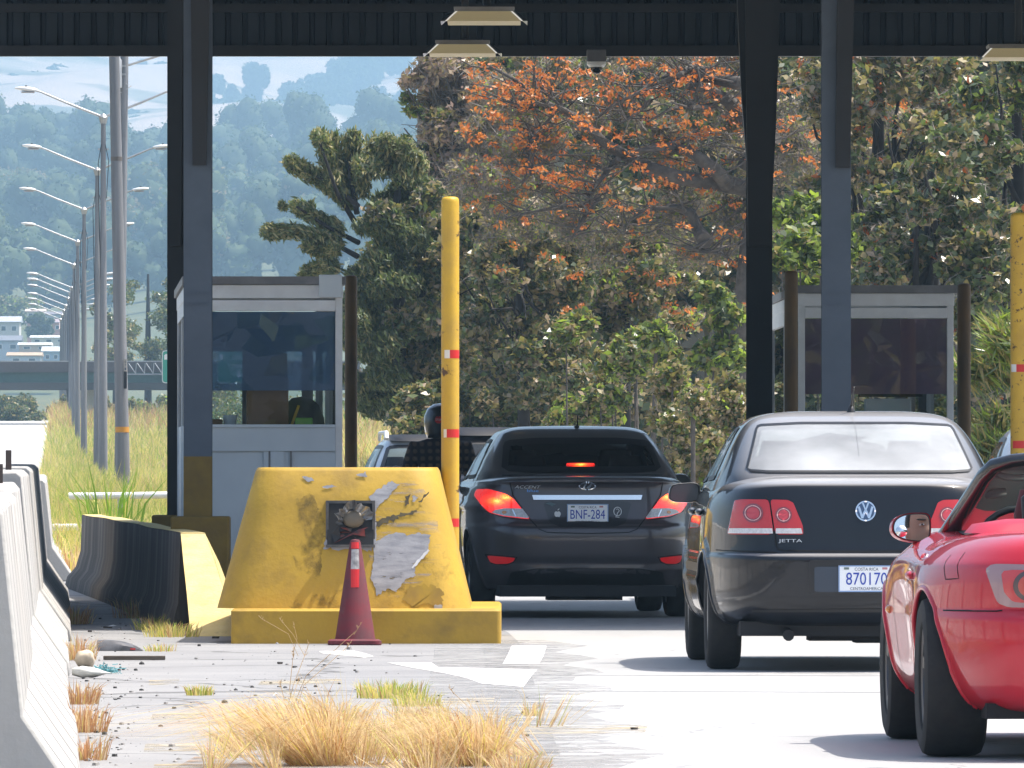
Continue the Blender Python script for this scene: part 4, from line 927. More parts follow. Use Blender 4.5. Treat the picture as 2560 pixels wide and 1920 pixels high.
body, bb = acc.make_shell('body', rings, arches=AR, exp_r=5.2, exp_f=4.5, mod=acc_mod)
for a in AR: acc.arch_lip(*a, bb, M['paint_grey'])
green = [(.98, .775, .40, 3.35), (1.06, .745, .50, 3.15), (1.12, .715, .60, 3.02), (1.2, .675, .76, 2.86), (1.27, .63, .92, 2.66), (1.33, .585, 1.07, 2.50), (1.37, .55, 1.18, 2.38), (1.40, .49, 1.31, 2.25), (1.415, .40, 1.42, 2.1), (1.422, .2, 1.55, 1.95)]
rw = soft([(-.60, 1.065), (.60, 1.065), (.545, 1.305), (.3, 1.325), (-.3, 1.325), (-.545, 1.305)], .18)
sw1 = soft([(1.22, 1.03), (2.0, 1.02), (1.98, 1.32), (1.62, 1.32), (1.36, 1.22)], .12)
sw2 = soft([(2.06, 1.02), (2.98, 1.0), (2.55, 1.24), (2.30, 1.32), (2.05, 1.325)], .12)
fw = soft([(-.60, 1.06), (.60, 1.06), (.50, 1.34), (-.50, 1.34)], .12)
ins = .035
gh, gb = acc.make_shell('cabin', green, holes=[('rear', inset(rw, ins)), ('left', inset(sw1, .02)), ('right', inset(sw1, .02)), ('left', inset(sw2, .02)), ('right', inset(sw2, .02)), ('front', inset(fw, .03))], exp_r=5, exp_f=4.5, nu=520)
w_ = acc.patch('rear_window', rw, gb, 'rear', M['car_glass'], off=.006, step=.06)
acc.patch('window_frit', rw, gb, 'rear', M['black'], w_, off=.008, step=.06, hole=inset(rw, .045))
for ax in ('left', 'right'):
    for p in (sw1, sw2):
        g = acc.patch('side_window', p, gb, ax, M['car_glass'], off=.003, step=.08); acc.patch('window_trim', p, gb, ax, M['black'], g, off=.005, step=.08, hole=inset(p, .028))
g = acc.patch('windscreen', fw, gb, 'front', M['clear_glass'], off=.003, step=.1); acc.patch('windscreen_frit', fw, gb, 'front', M['black'], g, off=.005, step=.1, hole=inset(fw, .04))
tl = [(-.775, .945), (-.70, .948), (-.585, .912), (-.535, .875), (-.425, .735), (-.44, .728), (-.60, .748), (-.70, .775), (-.755, .83), (-.79, .90)]
clr = [(-.685, .775), (-.66, .795), (-.60, .808), (-.475, .805), (-.428, .738), (-.44, .732), (-.60, .752)]
for sgn in (1, -1):
    q = soft(tl, .2) if sgn > 0 else mirror(soft(tl, .2)); qc = clr if sgn > 0 else mirror(clr)
    bx = sgn * -.655
    t_ = acc.patch('tail_light', q, bb, 'rear', lit_lens('lit_brake_lens', [(bx, 0, .862), (bx + sgn * .06, 0, .89)], (.145, .075)), off=.010, step=.02, rim=.02)
    acc.patch('reverse_lens', qc, bb, 'rear', M['light_white'], t_, off=.0125, step=.03)
    acc.line('lens_divider', [(sgn * -.545, .80), (sgn * -.52, .745)], bb, 'rear', .006, M['chrome'], t_, off=.0135)
    acc.patch('turn_bulb', ell(sgn * -.60, .778, .016, .012), bb, 'rear', M['light_amber'], t_, off=.0136, step=.05)
    rf = [(-.725, .462), (-.53, .446), (-.545, .42), (-.58, .402), (-.66, .398), (-.70, .412)]
    acc.patch('bumper_reflector', soft(rf if sgn > 0 else mirror(rf), .2), bb, 'rear', mat('bright_red_reflector', (.70, .015, .02), .3, coat=1, emis=(.7, .01, .01), es=.12), off=.004, step=.03)
    acc.line('reflector_recess', [(sgn * a, b) for a, b in [(-.735, .468), (-.52, .450), (-.545, .412), (-.60, .392), (-.69, .402), (-.735, .468)]], bb, 'rear', .008, M['gap'], off=.002)
seam = [(-.565, 1.0), (-.545, .905), (-.42, .725), (-.36, .655), (-.30, .632), (0, .624), (.30, .632), (.36, .655), (.42, .725), (.545, .905), (.565, 1.0)]
acc.line('boot_seam', seam, bb, 'rear', .007, M['gap'], off=.0015)
acc.line('bumper_seam', [(-.44, .722), (-.62, .742), (-.74, .79)], bb, 'rear', .005, M['gap'], off=.0015); acc.line('bumper_seam', [(.44, .722), (.62, .742), (.74, .79)], bb, 'rear', .005, M['gap'], off=.0015)
acc.patch('chrome_strip', [(-.405, .905), (.405, .905), (.395, .870), (-.395, .870)], bb, 'rear', M['chrome'], off=.016, step=.05, rim=.016)
acc.patch('plate_recess', soft([(-.33, .862), (.33, .862), (.28, .70), (.2, .672), (-.2, .672), (-.28, .70)], .15), bb, 'rear', mat('recess_grey', (.026, .024, .028), .4, coat=.6), off=.002, step=.06)
number_plate(acc, 0, .052, .765, 'BNF-284', .255)
e = acc.patch('emblem', ell(0, .975, .064, .033), bb, 'rear', M['chrome'], off=.008, step=.04, hole=ell(0, .975, .054, .024))
acc.patch('emblem_letter', [(-.036, .955), (-.020, .955), (-.008, .972), (.012, .978), (.004, .955), (.020, .955), (.036, .995), (.020, .995), (.010, .978), (-.010, .971), (-.004, .995), (-.020, .995)], bb, 'rear', M['chrome'], e, off=.008, step=.04)
acc.text('model_lettering', 'ACCENT', -.437, .967, .024, .178, bb, 'rear', M['lettering'], shear=.35); acc.text('badge_lettering', 'blue', -.40, .938, .020, .082, bb, 'rear', mat('badge_blue', (.10, .32, .75), .3, metal=.3))
ap = [(0, .745), (.013, .742), (.022, .757), (.023, .772), (.012, .785), (0, .781), (-.014, .785), (-.024, .772), (-.022, .755), (-.012, .743)]
stk = acc.patch('bumper_sticker', [(a - .221, b + .002) for a, b in ap], bb, 'rear', M['white_paint'], off=.005, step=.05); acc.patch('sticker_leaf', [(-.222, .793), (-.212, .797), (-.205, .808), (-.216, .803)], bb, 'rear', M['white_paint'], stk, off=.005)
acc.line('round_sticker', ell(.222, .785, .028, .032, 18), bb, 'rear', .005, M['white_paint'], off=.005, closed=True); acc.line('round_sticker', [(.212, .80), (.225, .805), (.235, .79), (.222, .775), (.215, .752), (.205, .745), (.235, .742)], bb, 'rear', .005, M['white_paint'], off=.005)
acc.patch('faded_sticker', [(-.31, .845), (-.27, .852), (-.23, .84), (-.26, .825)], bb, 'rear', mat('teal_sticker', (.10, .16, .17), .5), off=.005)
MB().box((0, 0, 0), (.21, .03, .028)).build('high_brake_light', lit_lens('lit_high_lamp', [(0, 0, 0)], (.11, .05), 2.6), acc.root, bevel=.008).location = (-.01, .62, 1.128)
MB().loft([rrect(-.60, .60, .5, 1.15, .1, 1.05), rrect(-.60, .60, .5, 1.15, .1, 1.058)]).build('parcel_shelf', M['dark_in'], acc.root)
seats(acc, 1.15, 1.20, (-.36, .36)); seats(acc, 2.15, 1.24, (-.36, .36))
MB().loft([rrect(-.66, .66, 2.7, 3.1, .1, .8), rrect(-.66, .66, 2.75, 3.1, .1, 1.02)]).build('dashboard', M['dark_in'], acc.root, 40)
def side_mirror(car, x, y, z, side, m, w=.18, h=.125, glass=None, stalk=True):
    t = MB().loft([[(x + a, y - .02, z + b) for a, b in inset(ell(0, 0, w / 2, h / 2, 20), .004)], [(x + a, y, z + b) for a, b in ell(0, 0, w / 2, h / 2, 20)], [(x + a * .98, y + .05, z + b * .95) for a, b in ell(0, 0, w / 2, h / 2, 20)], [(x + a * .7, y + .11, z + b * .6) for a, b in ell(0, 0, w / 2, h / 2, 20)]])
    sq = lambda v: v
    o = t.build('side_mirror', m, car.root, 50)
    MB().add([(x + a, y - .0215, z + b) for a, b in ell(0, 0, w / 2 - .012, h / 2 - .012, 20)], [tuple(range(20))]).build('mirror_face', glass or M['black'], o)
    if stalk: MB().tube([(x - side * w * .45, y + .03, z - h * .25), (x - side * (w * .5 + .08), y + .05, z - h * .45)], .028, 8).build('mirror_arm', m, o, 60)
    return o
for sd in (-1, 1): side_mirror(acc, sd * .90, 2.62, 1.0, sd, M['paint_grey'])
MB().tube([(.02, 1.38, 1.40), (.02, 1.30, 1.44), (.02, 1.29, 1.50)], [.012, .005, .004], 8).lathe([(.022, 0), (.018, .02), (0, .03)], 12, (.02, 1.38, 1.40)).build('antenna', M['black'], acc.root, 50)
MB().box((0, 1.6, .20), (1.3, 3.2, .08)).box((.0, .42, .20), (.55, .3, .14)).build('underbody', M['dark_in'], acc.root)
acc.line('valance_crease', [(-.50, .355), (-.36, .375), (0, .385), (.36, .375), (.50, .355)], bb, 'rear', .012, mat('crease_grey', (.07, .07, .075), .3, coat=.5), off=.003)
acc.patch('lower_valance', soft([(-.56, .34), (-.36, .368), (.36, .368), (.56, .34), (.60, .20), (-.60, .20)], .1), bb, 'rear', M['black'], off=.003, step=.06)
for x in (-.735, .735):
    for (y, z, r) in AR: acc.wheel(x, y, .305, .19, M['alu'], 5, side=1 if x > 0 else -1)

# ================================================================== black sedan
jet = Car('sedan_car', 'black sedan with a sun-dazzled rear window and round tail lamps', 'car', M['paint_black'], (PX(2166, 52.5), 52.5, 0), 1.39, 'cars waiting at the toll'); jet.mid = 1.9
rings = [(.23, .70, .30, 4.0), (.27, .79, .13, 4.15), (.33, .83, .05, 4.25), (.42, .852, .012, 4.33), (.55, .858, 0, 4.36), (.615, .86, -.002, 4.36), (.638, .858, .012, 4.36), (.65, .855, .04, 4.35), (.68, .854, .05, 4.34), (.80, .848, .066, 4.30), (.92, .832, .085, 4.1), (.985, .80, .098, 3.9), (1.018, .765, .112, 3.8), (1.034, .735, .135, 3.6), (1.050, .69, .22, 3.4), (1.066, .64, .36, 3.3), (1.082, .5, .55, 3.2)]
def jet_mod(x, y, z):
    x = x * (1 - .035 * np.clip((1.0 - y) / 1.0, 0, 1) ** 2)
    f = (np.abs(np.hypot(y - .9, z - .31) - .355) < .05) | (np.abs(np.hypot(y - 3.41, z - .31) - .355) < .05)
    x = x + np.sign(x) * .012 * f * (np.abs(x) > .7)
    x = x + np.sign(x) * .014 * np.exp(-((z - .50) / .03) ** 2) * (np.abs(x) > .7) * (y > 1.2) * (y < 3.1)
    z2 = np.where((y > 2.6) & (z > .6), z - .2 * sstep(2.6, 4.3, y) * (z - .6) / .45, z)
    y2 = y + .55 * np.clip(np.abs(x) - .58, 0, 1) ** 2 * np.clip((.9 - y) / .9, 0, 1)
    return x, y2, z2
JA = [(.90, .31, .35), (3.41, .31, .35)]
body, jb = jet.make_shell('body', rings, arches=JA, exp_r=5.6, exp_f=4.5, mod=jet_mod)
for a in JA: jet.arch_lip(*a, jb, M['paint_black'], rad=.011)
green = [(.99, .80, .38, 3.35), (1.07, .768, .47, 3.2), (1.15, .73, .60, 3.02), (1.24, .685, .78, 2.8), (1.32, .635, .96, 2.58), (1.37, .59, 1.09, 2.42), (1.40, .54, 1.20, 2.30), (1.425, .44, 1.36, 2.15), (1.435, .3, 1.5, 2.0), (1.437, .1, 1.65, 1.9)]
rw = soft([(-.635, 1.086), (.635, 1.086), (.545, 1.355), (.3, 1.368), (-.3, 1.368), (-.545, 1.355)], .1)
sw1 = soft([(1.25, 1.05), (1.98, 1.04), (1.96, 1.345), (1.6, 1.345), (1.40, 1.25)], .1)
sw2 = soft([(2.05, 1.04), (3.0, 1.02), (2.55, 1.28), (2.32, 1.345), (2.04, 1.35)], .1)
fw = soft([(-.62, 1.08), (.62, 1.08), (.53, 1.37), (-.53, 1.37)], .1)
gh, jg = jet.make_shell('cabin', green, holes=[('rear', inset(rw, .03)), ('left', inset(sw1, .02)), ('right', inset(sw1, .02)), ('left', inset(sw2, .02)), ('right', inset(sw2, .02)), ('front', inset(fw, .03))], exp_r=5.5, exp_f=4.5, nu=520)
w_ = jet.patch('rear_window', rw, jg, 'rear', M['dust_glare_glass'], off=.006, step=.06)
jet.patch('window_seal', rw, jg, 'rear', M['black'], w_, off=.008, step=.06, hole=inset(rw, .012))
for ax in ('left', 'right'):
    for p in (sw1, sw2):
        g = jet.patch('side_window', p, jg, ax, M['car_glass'], off=.003, step=.08); jet.patch('window_trim', p, jg, ax, M['black'], g, off=.005, step=.08, hole=inset(p, .025))
g = jet.patch('windscreen', fw, jg, 'front', M['clear_glass'], off=.003, step=.1)
M['lens_ring'] = mat('lens_ring_pale', (.70, .38, .36), .2, coat=1); M['lens_bowl'] = mat('lens_bowl_red', (.22, .035, .045), .12, coat=1); M['lens_core'] = mat('lens_core_red', (.50, .04, .05), .15, coat=1)
for sgn in (1, -1):
    fl = lambda p: p if sgn > 0 else mirror(p)
    outer = [(-.70, .935), (-.665, .942), (-.525, .942), (-.50, .752), (-.737, .752), (-.728, .80)]
    inner = [(-.517, .942), (-.425, .940), (-.395, .925), (-.345, .80), (-.342, .752), (-.492, .752)]
    for nm, pl, cx in (('tail_light', outer, -.605), ('boot_light', inner, -.447)):
        t_ = jet.patch(nm, fl(soft(pl, .12)), jb, 'rear', M['light_red'], off=.012, step=.025, rim=.02)
        A = [p[0] for p in pl]
        strip = [(min(A) + .012 if nm == 'tail_light' else -.488, .785), (max(A) - .012 if nm == 'boot_light' else -.508, .785), (max(A) - .005 if nm == 'boot_light' else -.504, .757), (min(A) + .006 if nm == 'tail_light' else -.49, .757)]
        jet.patch('reverse_strip', fl(strip), jb, 'rear', M['light_white'], t_, off=.0145, step=.03)
        z = .868 if nm == 'tail_light' else .858; r = .052 if nm == 'tail_light' else .044
        jet.patch('lamp_bowl', fl(ell(cx, z, r, r)), jb, 'rear', M['lens_bowl'], t_, off=.0145, step=.03)
        jet.patch('lamp_ring', fl(ell(cx, z, r * .80, r * .80)), jb, 'rear', M['lens_ring'], t_, off=.0165, step=.05, hole=fl(ell(cx, z, r * .72, r * .72)))
        jet.patch('lamp_core', fl(ell(cx, z, r * .62, r * .62)), jb, 'rear', M['lens_core'], t_, off=.016, step=.05)
seam = [(-.575, 1.0), (-.54, .955), (-.505, .84), (-.49, .70), (-.478, .672), (-.45, .664), (0, .660), (.45, .664), (.478, .672), (.49, .70), (.505, .84), (.54, .955), (.575, 1.0)]
jet.line('boot_seam', seam, jb, 'rear', .008, M['gap'], off=.0018)
jet.line('bumper_seam', [(-.49, .655), (-.80, .665)], jb, 'rear', .006, M['gap'], off=.0018); jet.line('bumper_seam', [(.49, .655), (.80, .665)], jb, 'rear', .006, M['gap'], off=.0018)
jet.patch('plate_recess', soft([(-.315, .615), (.315, .615), (.31, .43), (-.31, .43)], .06), jb, 'rear', M['black'], off=.002, step=.06)
jet.patch('plate_backing', soft([(-.285, .578), (.285, .578), (.285, .44), (-.285, .44)], .06), jb, 'rear', mat('slate_plate_panel', (.02, .035, .06), .4, coat=.3), off=.005, step=.06)
number_plate(jet, 0, -.008, .512, '870170', .225, w=.307, h=.145)
em = jet.patch('emblem', ell(0, .88, .056, .056), jb, 'rear', M['chrome'], off=.010, step=.03, hole=ell(0, .88, .048, .048))
jet.patch('emblem_disc', ell(0, .88, .049, .049), jb, 'rear', mat('emblem_blue', (.03, .07, .16), .3, coat=1), em, off=.006, step=.05)
vv = [(-.020, .924), (-.010, .924), (0, .896), (.010, .924), (.020, .924), (.004, .883), (-.004, .883)]
ww = [(-.043, .902), (-.032, .907), (-.018, .862), (-.006, .886), (.006, .886), (.018, .862), (.032, .907), (.043, .902), (.024, .840), (.013, .840), (0, .872), (-.013, .840), (-.024, .840)]
for p in (vv, ww): jet.patch('emblem_letter', p, jb, 'rear', M['chrome'], em, off=.010, step=.05)
jet.text('model_lettering', 'JETTA', -.413, .716, .022, .128, jb, 'rear', M['lettering']); jet.text('badge_lettering', 'GLi', .42, .716, .021, .075, jb, 'rear', M['chrome'])
MB().loft([rrect(-.60, .60, .5, 1.15, .1, 1.05), rrect(-.60, .60, .5, 1.15, .1, 1.058)]).build('parcel_shelf', M['dark_in'], jet.root)
seats(jet, 1.2, 1.24, (-.36, .36)); seats(jet, 2.1, 1.27, (-.36, .36))
MB().loft([rrect(-.66, .66, 2.7, 3.1, .1, .8), rrect(-.66, .66, 2.75, 3.1, .1, 1.04)]).build('dashboard', M['dark_in'], jet.root, 40)
def box_mirror(car, x0, x1, z0, z1, y, m, arm):
    p = soft([(x0, z0 + .02), (x0 + .015, z1 - .01), (x1 - .03, z1), (x1, z1 - .02), (x1 - .01, z0), (x0 + .04, z0)], .3); c = (sum(a for a, b in p) / len(p), sum(b for a, b in p) / len(p))
    sh = lambda k, yy: [(c[0] + (a - c[0]) * k, yy, c[1] + (b - c[1]) * k) for a, b in p]
    o = MB().loft([sh(.95, y - .02), sh(1, y), sh(.97, y + .05), sh(.7, y + .10)]).build('side_mirror', m, car.root, 50)
    MB().add([(c[0] + (a - c[0]) * .86, y - .0215, c[1] + (b - c[1]) * .86) for a, b in p], [tuple(range(len(p)))]).build('mirror_face', mat('dark_reflection_glass', (.05, .055, .07), .08, coat=1), o)  # dark reflection painted into the colour of the mirror face
    MB().tube([arm[0], arm[1]], [.035, .045], 10, sq=.6).build('mirror_arm', m, o, 60); return o
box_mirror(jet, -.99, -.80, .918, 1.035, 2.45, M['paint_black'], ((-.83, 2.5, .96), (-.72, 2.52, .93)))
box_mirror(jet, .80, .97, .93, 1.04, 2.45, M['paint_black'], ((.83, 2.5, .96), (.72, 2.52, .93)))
MB().lathe([(.028, 0), (.02, .025), (.012, .045), (.0, .05)], 12, (.0, 1.42, 1.42)).tube([(.0, 1.43, 1.45), (.01, 1.28, 1.57)], [.007, .004], 8).build('antenna', M['black'], jet.root, 50)
jet.line('aerial_reflection', [(.0, 1.365), (.0, 1.18)], jg, 'rear', .0016, M['grey_trim'], w_, off=.009)  # the aerial's reflection on the glass, drawn as a thin grey strip
MB().box((0, 1.9, .235), (1.36, 3.4, .08)).box((.06, .55, .23), (.7, .35, .13)).lathe([(.085, -.3), (.09, -.28), (.09, .28), (.085, .3)], 14, (.25, .45, .24), 'X').tube([(-.42, .3, .22), (-.42, .12, .20)], .032, 10).build('underbody', M['dark_in'], jet.root)
jet.line('valance_crease', [(-.62, .335), (0, .34), (.62, .335)], jb, 'rear', .014, M['black'], off=.003)
jet.patch('mud_flap', [(-.68, .30), (-.60, .30), (-.56, .15), (-.70, .15)], jb, 'rear', M['black_rough'], off=.0, step=.05)
for (y0, z0, z1) in ((1.18, .40, 1.0), (2.02, .25, 1.02), (2.98, .4, .98)): jet.line('door_seam', [(y0, z0), (y0 + .02, z1)], jb, 'left', .008, M['gap'], off=.0015)
for y0 in (1.32, 2.22): 
    q = jet.hit(jb, 'left', y0, .87, 0); MB().ball((q.x - .015, y0, .87), (.028, .10, .022), 12).build('door_handle', M['paint_black'], jet.root, 180)
jet.line('side_strip', [(1.3, .56), (2.95, .56)], jb, 'left', .05, M['black'], off=.004)
for x in (-.745, .745):
    for (y, z, r) in JA: jet.wheel(x, y, .308, .185, M['alu'], 5, side=1 if x > 0 else -1)

# ================================================================== red open roadster
red = Car('convertible_car', 'red open-top roadster cut off at the picture edge', 'car', M['paint_red'], (PX(2906, 36.7), 36.7, 0), 1.70, 'cars waiting at the toll'); red.mid = 1.9
rings = [(.17, .66, .32, 3.9), (.20, .75, .14, 3.98), (.26, .80, .055, 4.04), (.36, .835, .02, 4.08), (.47, .85, 0, 4.10), (.54, .857, .005, 4.09), (.575, .857, .04, 4.08), (.59, .857, .05, 4.06), (.66, .858, .045, 4.0), (.74, .845, .05, 3.9), (.79, .80, .065, 3.75), (.83, .745, .09, 3.6), (.86, .67, .14, 3.45), (.875, .58, .22, 3.3), (.882, .4, .4, 3.1), (.885, .2, .7, 2.9)]
def red_mod(x, y, z):
    ax = np.abs(x)
    fl = .028 * np.exp(-((y - .88) / .52) ** 2) * np.exp(-((z - .50) / .24) ** 2) + .022 * np.exp(-((y - 3.27) / .42) ** 2) * np.exp(-((z - .47) / .20) ** 2)
    waist = .035 * np.exp(-((y - 2.1) / .55) ** 2) * sstep(.80, .55, z)
    sill = -.03 * np.exp(-((y - 2.1) / .7) ** 2) * np.exp(-((z - .30) / .07) ** 2)
    x = x + np.sign(x) * np.where(ax > .6, fl - waist - sill * .6, 0)
    x = x * (1 - .05 * np.clip((.9 - y) / .9, 0, 1) ** 2)
    z2 = np.where((y > 2.5) & (z > .55), z - .36 * sstep(2.5, 4.0, y) * (z - .55), z)
    z2 = z2 + .045 * np.exp(-((ax - .68) / .10) ** 2) * np.exp(-((y - 3.25) / .5) ** 2) * (z > .6)
    z2 = z2 - .02 * np.exp(-((y - 2.0) / .5) ** 2) * (z > .8) * (ax > .55)
    y2 = y + .75 * np.clip(ax - .52, 0, 1) ** 2 * np.clip((.9 - y) / .9, 0, 1)
    return x, y2, z2
RA = [(.85, .315, .345), (3.25, .31, .34)]
body, rb = red.make_shell('body', rings, arches=RA, exp_r=4.6, exp_f=4.2, mod=red_mod, nu=800, sub=9)
for a in RA: red.arch_lip(*a, rb, M['paint_red'], rad=.011)
for sgn in (1, -1):
    pl = [(-.655, .735), (-.63, .757), (-.38, .752), (-.345, .72), (-.36, .625), (-.40, .595), (-.57, .592), (-.615, .61)]
    fl = (lambda p: p) if sgn > 0 else mirror
    t_ = red.patch('tail_light', fl(soft(pl, .22)), rb, 'rear', mat('pinkish_clear_lens', (.34, .20, .21), .08, coat=1), off=.008, step=.02, rim=.02)
    red.patch('light_inner', fl(soft([(-.60, .735), (-.39, .735), (-.37, .71), (-.385, .63), (-.41, .612), (-.555, .612), (-.59, .65)], .2)), rb, 'rear', mat('deep_red_lens', (.55, .035, .04), .1, coat=1), t_, off=.010, step=.03)
    for cx in (-.488,):
        red.patch('lamp_ring', fl(ell(cx, .675, .068, .060)), rb, 'rear', mat('dark_lens_ring', (.07, .035, .04), .1, coat=1), t_, off=.0125, step=.04)
        red.patch('lamp_bowl', fl(ell(cx, .675, .050, .044)), rb, 'rear', mat('lens_red_bowl', (.50, .05, .035), .1, coat=1), t_, off=.0145, step=.04)
        red.patch('lamp_core', fl(ell(cx, .675, .028, .026)), rb, 'rear', mat('lens_amber_core', (.30, .11, .05), .3), t_, off=.0165, step=.04)
red.line('bumper_seam', [(-.80, .575), (-.62, .577), (-.60, .58)], rb, 'rear', .005, M['gap'], off=.0015); red.line('bumper_seam', [(.60, .58), (.80, .575)], rb, 'rear', .005, M['gap'], off=.0015)
red.line('bumper_seam', [(.30, .577), (.50, .576)], rb, 'left', .005, M['gap'], off=.0015)
red.line('fuel_flap', [(.48, .80), (.40, .70), (.52, .695), (.62, .79)], rb, 'left', .004, M['gap'], off=.0015)
red.line('boot_seam', [(-.50, .875), (-.47, .80), (-.36, .765)], rb, 'rear', .005, M['gap'], off=.0015)
red.line('door_seam', [(1.30, .84), (1.32, .40), (1.38, .28)], rb, 'left', .006, M['gap'], off=.0015); red.line('door_seam', [(2.66, .76), (2.62, .40), (2.55, .28)], rb, 'left', .006, M['gap'], off=.0015)
q = red.hit(rb, 'left', 2.80, .545, 0); MB().ball((q.x, 2.80, .545), (.018, .035, .018), 12).build('side_repeater', M['light_amber'], red.root, 180)
q = red.hit(rb, 'left', 1.5, .70, 0); MB().ball((q.x - .008, 1.5, .70), (.02, .09, .018), 12).build('door_handle', M['paint_red'], red.root, 180)
red.patch('cockpit', soft([(-.60, 1.35), (.60, 1.35), (.60, 2.5), (-.60, 2.5)], .1), rb, 'top', M['dark_in'], off=.004, step=.1)
MB().loft([[(x, y, z) for x, y, z in rrect(-.66, .66, .95, 1.42, .12, .87)], rrect(-.63, .63, .98, 1.42, .14, .905), rrect(-.50, .50, 1.05, 1.40, .16, .925)]).build('soft_top_cover', mat('red_vinyl_cover', (.40, .02, .05), .5, var=.05), red.root, 60)
for x in (-.27, .27):
    MB().tube([(x - .12, 1.42, .88), (x - .13, 1.40, 1.0), (x - .06, 1.39, 1.06), (x + .06, 1.39, 1.06), (x + .13, 1.40, 1.0), (x + .14, 1.42, .88)], .028, 10).build('roll_hoop', M['black'], red.root, 60)
seats(red, 1.75, 1.04, (-.30, .30), mat('red_black_seat', (.10, .012, .016), .7))
pil = []
for sgn in (-1, 1):
    pil += []
fr_pts = [(-.70, 2.80, .74), (-.635, 2.66, .83), (-.56, 2.42, .98), (-.505, 2.22, 1.095), (-.47, 2.15, 1.135), (-.40, 2.12, 1.155), (-.2, 2.09, 1.175), (0, 2.08, 1.18), (.2, 2.09, 1.175), (.40, 2.12, 1.155), (.47, 2.15, 1.135), (.505, 2.22, 1.095), (.56, 2.42, .98), (.635, 2.66, .83), (.70, 2.80, .74)]
ws = MB().tube(fr_pts, [.042, .042, .038, .034, .032, .028, .026, .026, .026, .028, .032, .034, .038, .042, .042], 12).build('windscreen_frame', mat('gloss_black_frame', (.012, .012, .014), .25, coat=1), red.root, 60)
gv = [Vector(p) for p in fr_pts]; n = len(gv)
MB().add(gv, [(i, i + 1, n - 2 - i, n - 1 - i) for i in range(n // 2)]).build('windscreen', glass_mat('pale_windscreen_glass', (.74, .86, .82), dust=.30, dustc=(.55, .66, .62)), red.root)
MB().ball((0, 2.18, 1.10), (.11, .02, .035), 16).tube([(0, 2.18, 1.12), (0, 2.12, 1.17)], .012, 8).build('inner_mirror', M['black'], red.root, 180)
MB().tube([(-.36 + .17 * math.cos(a), 2.28 + .03 * math.sin(a), .80 + .16 * math.sin(a)) for a in np.linspace(0, 6.283, 25)], .014, 8).build('steering_wheel', M['black'], red.root, 60)
MB().tube([(-.5, 2.46, .84), (-.44, 2.42, .90), (-.40, 2.42, .885)], .02, 8).build('dash_knob', M['black'], red.root, 60)
for x in (-.33, .33): MB().lathe([(.04, .12), (.045, 0), (.04, -.005), (.036, 0), (.034, .1)], 20, (x, .03, .205), 'Y').build('exhaust_tip', M['chrome'], red.root, 50)
MB().box((0, 1.9, .19), (1.3, 3.2, .06)).box((0, .4, .21), (.9, .4, .1)).build('underbody', M['dark_in'], red.root)
for x in (-.745, .745):
    for (y, z, r), w in zip(RA, (.245, .215)): red.wheel(x * (1 if y < 2 else .985), y, .312, w, M['dark_alu'], 5, side=1 if x > 0 else -1)
# driver: out of frame, seen only in the door mirror
dr = thing('person', 'driver of the red roadster whose face shows in its door mirror', 'person', (0, 0, 0))
Mred = Matrix.Translation(red.root.location) @ Matrix.Rotation(R(1.70), 4, 'Z')
dr.matrix_basis = Mred @ Matrix.Translation((-.29, 1.62, 0))
def skin_body(name, joints, edges, m, parent, sub=2, root=0):
    me = bpy.data.meshes.new(name); me.from_pydata([j[0] for j in joints], edges, [])
    o = link_mesh(name, me, m, parent); o.modifiers.new('skin', 'SKIN'); 
    for i, j in enumerate(joints):
        r = j[1] if isinstance(j[1], tuple) else (j[1], j[1]); me.skin_vertices[0].data[i].radius = r; me.skin_vertices[0].data[i].use_root = (i == root)
    s_ = o.modifiers.new('sub', 'SUBSURF'); s_.levels = sub; s_.render_levels = sub
    dg = bpy.context.evaluated_depsgraph_get(); m2 = bpy.data.meshes.new_from_object(o.evaluated_get(dg)); o.modifiers.clear(); o.data = m2
    m2.polygons.foreach_set('use_smooth', [True] * len(m2.polygons)); return o
def head_mesh(mb, c, s=1.0):
    """skull, jaw, nose and ears as one lofted face looking along +y"""
    secs = []
    for z, rx, ry, yo in ((-.115, .030, .035, .045), (-.105, .045, .05, .035), (-.08, .056, .068, .022), (-.05, .064, .084, .01), (-.02, .069, .092, .002), (.01, .073, .095, -.002), (.04, .075, .097, -.006), (.07, .071, .092, -.01), (.095, .057, .074, -.012), (.11, .035, .047, -.012), (.116, .008, .01, -.012)):
        ring = []
        for k in range(28):
            a = 2 * math.pi * k / 28; x, y = rx * math.sin(a), ry * math.cos(a) + yo
            f = max(0, math.cos(a)) ** 12
            if -.055 < z < .0: y += f * .022 * (1 - abs(z + .035) / .05 if abs(z + .035) < .05 else 0)
            if .0 < z < .03: y -= .010 * max(0, 1 - abs(abs(x) - .033) / .02) * (math.cos(a) > 0)
            ring.append((c[0] + x * s, c[1] + y * s, c[2] + z * s))
        secs.append(ring)
    mb.loft(secs)
    for sg in (-1, 1): mb.ball((c[0] + sg * .075 * s, c[1] - .01 * s, c[2] - .01 * s), (.012 * s, .02 * s, .032 * s), 10)
    return mb
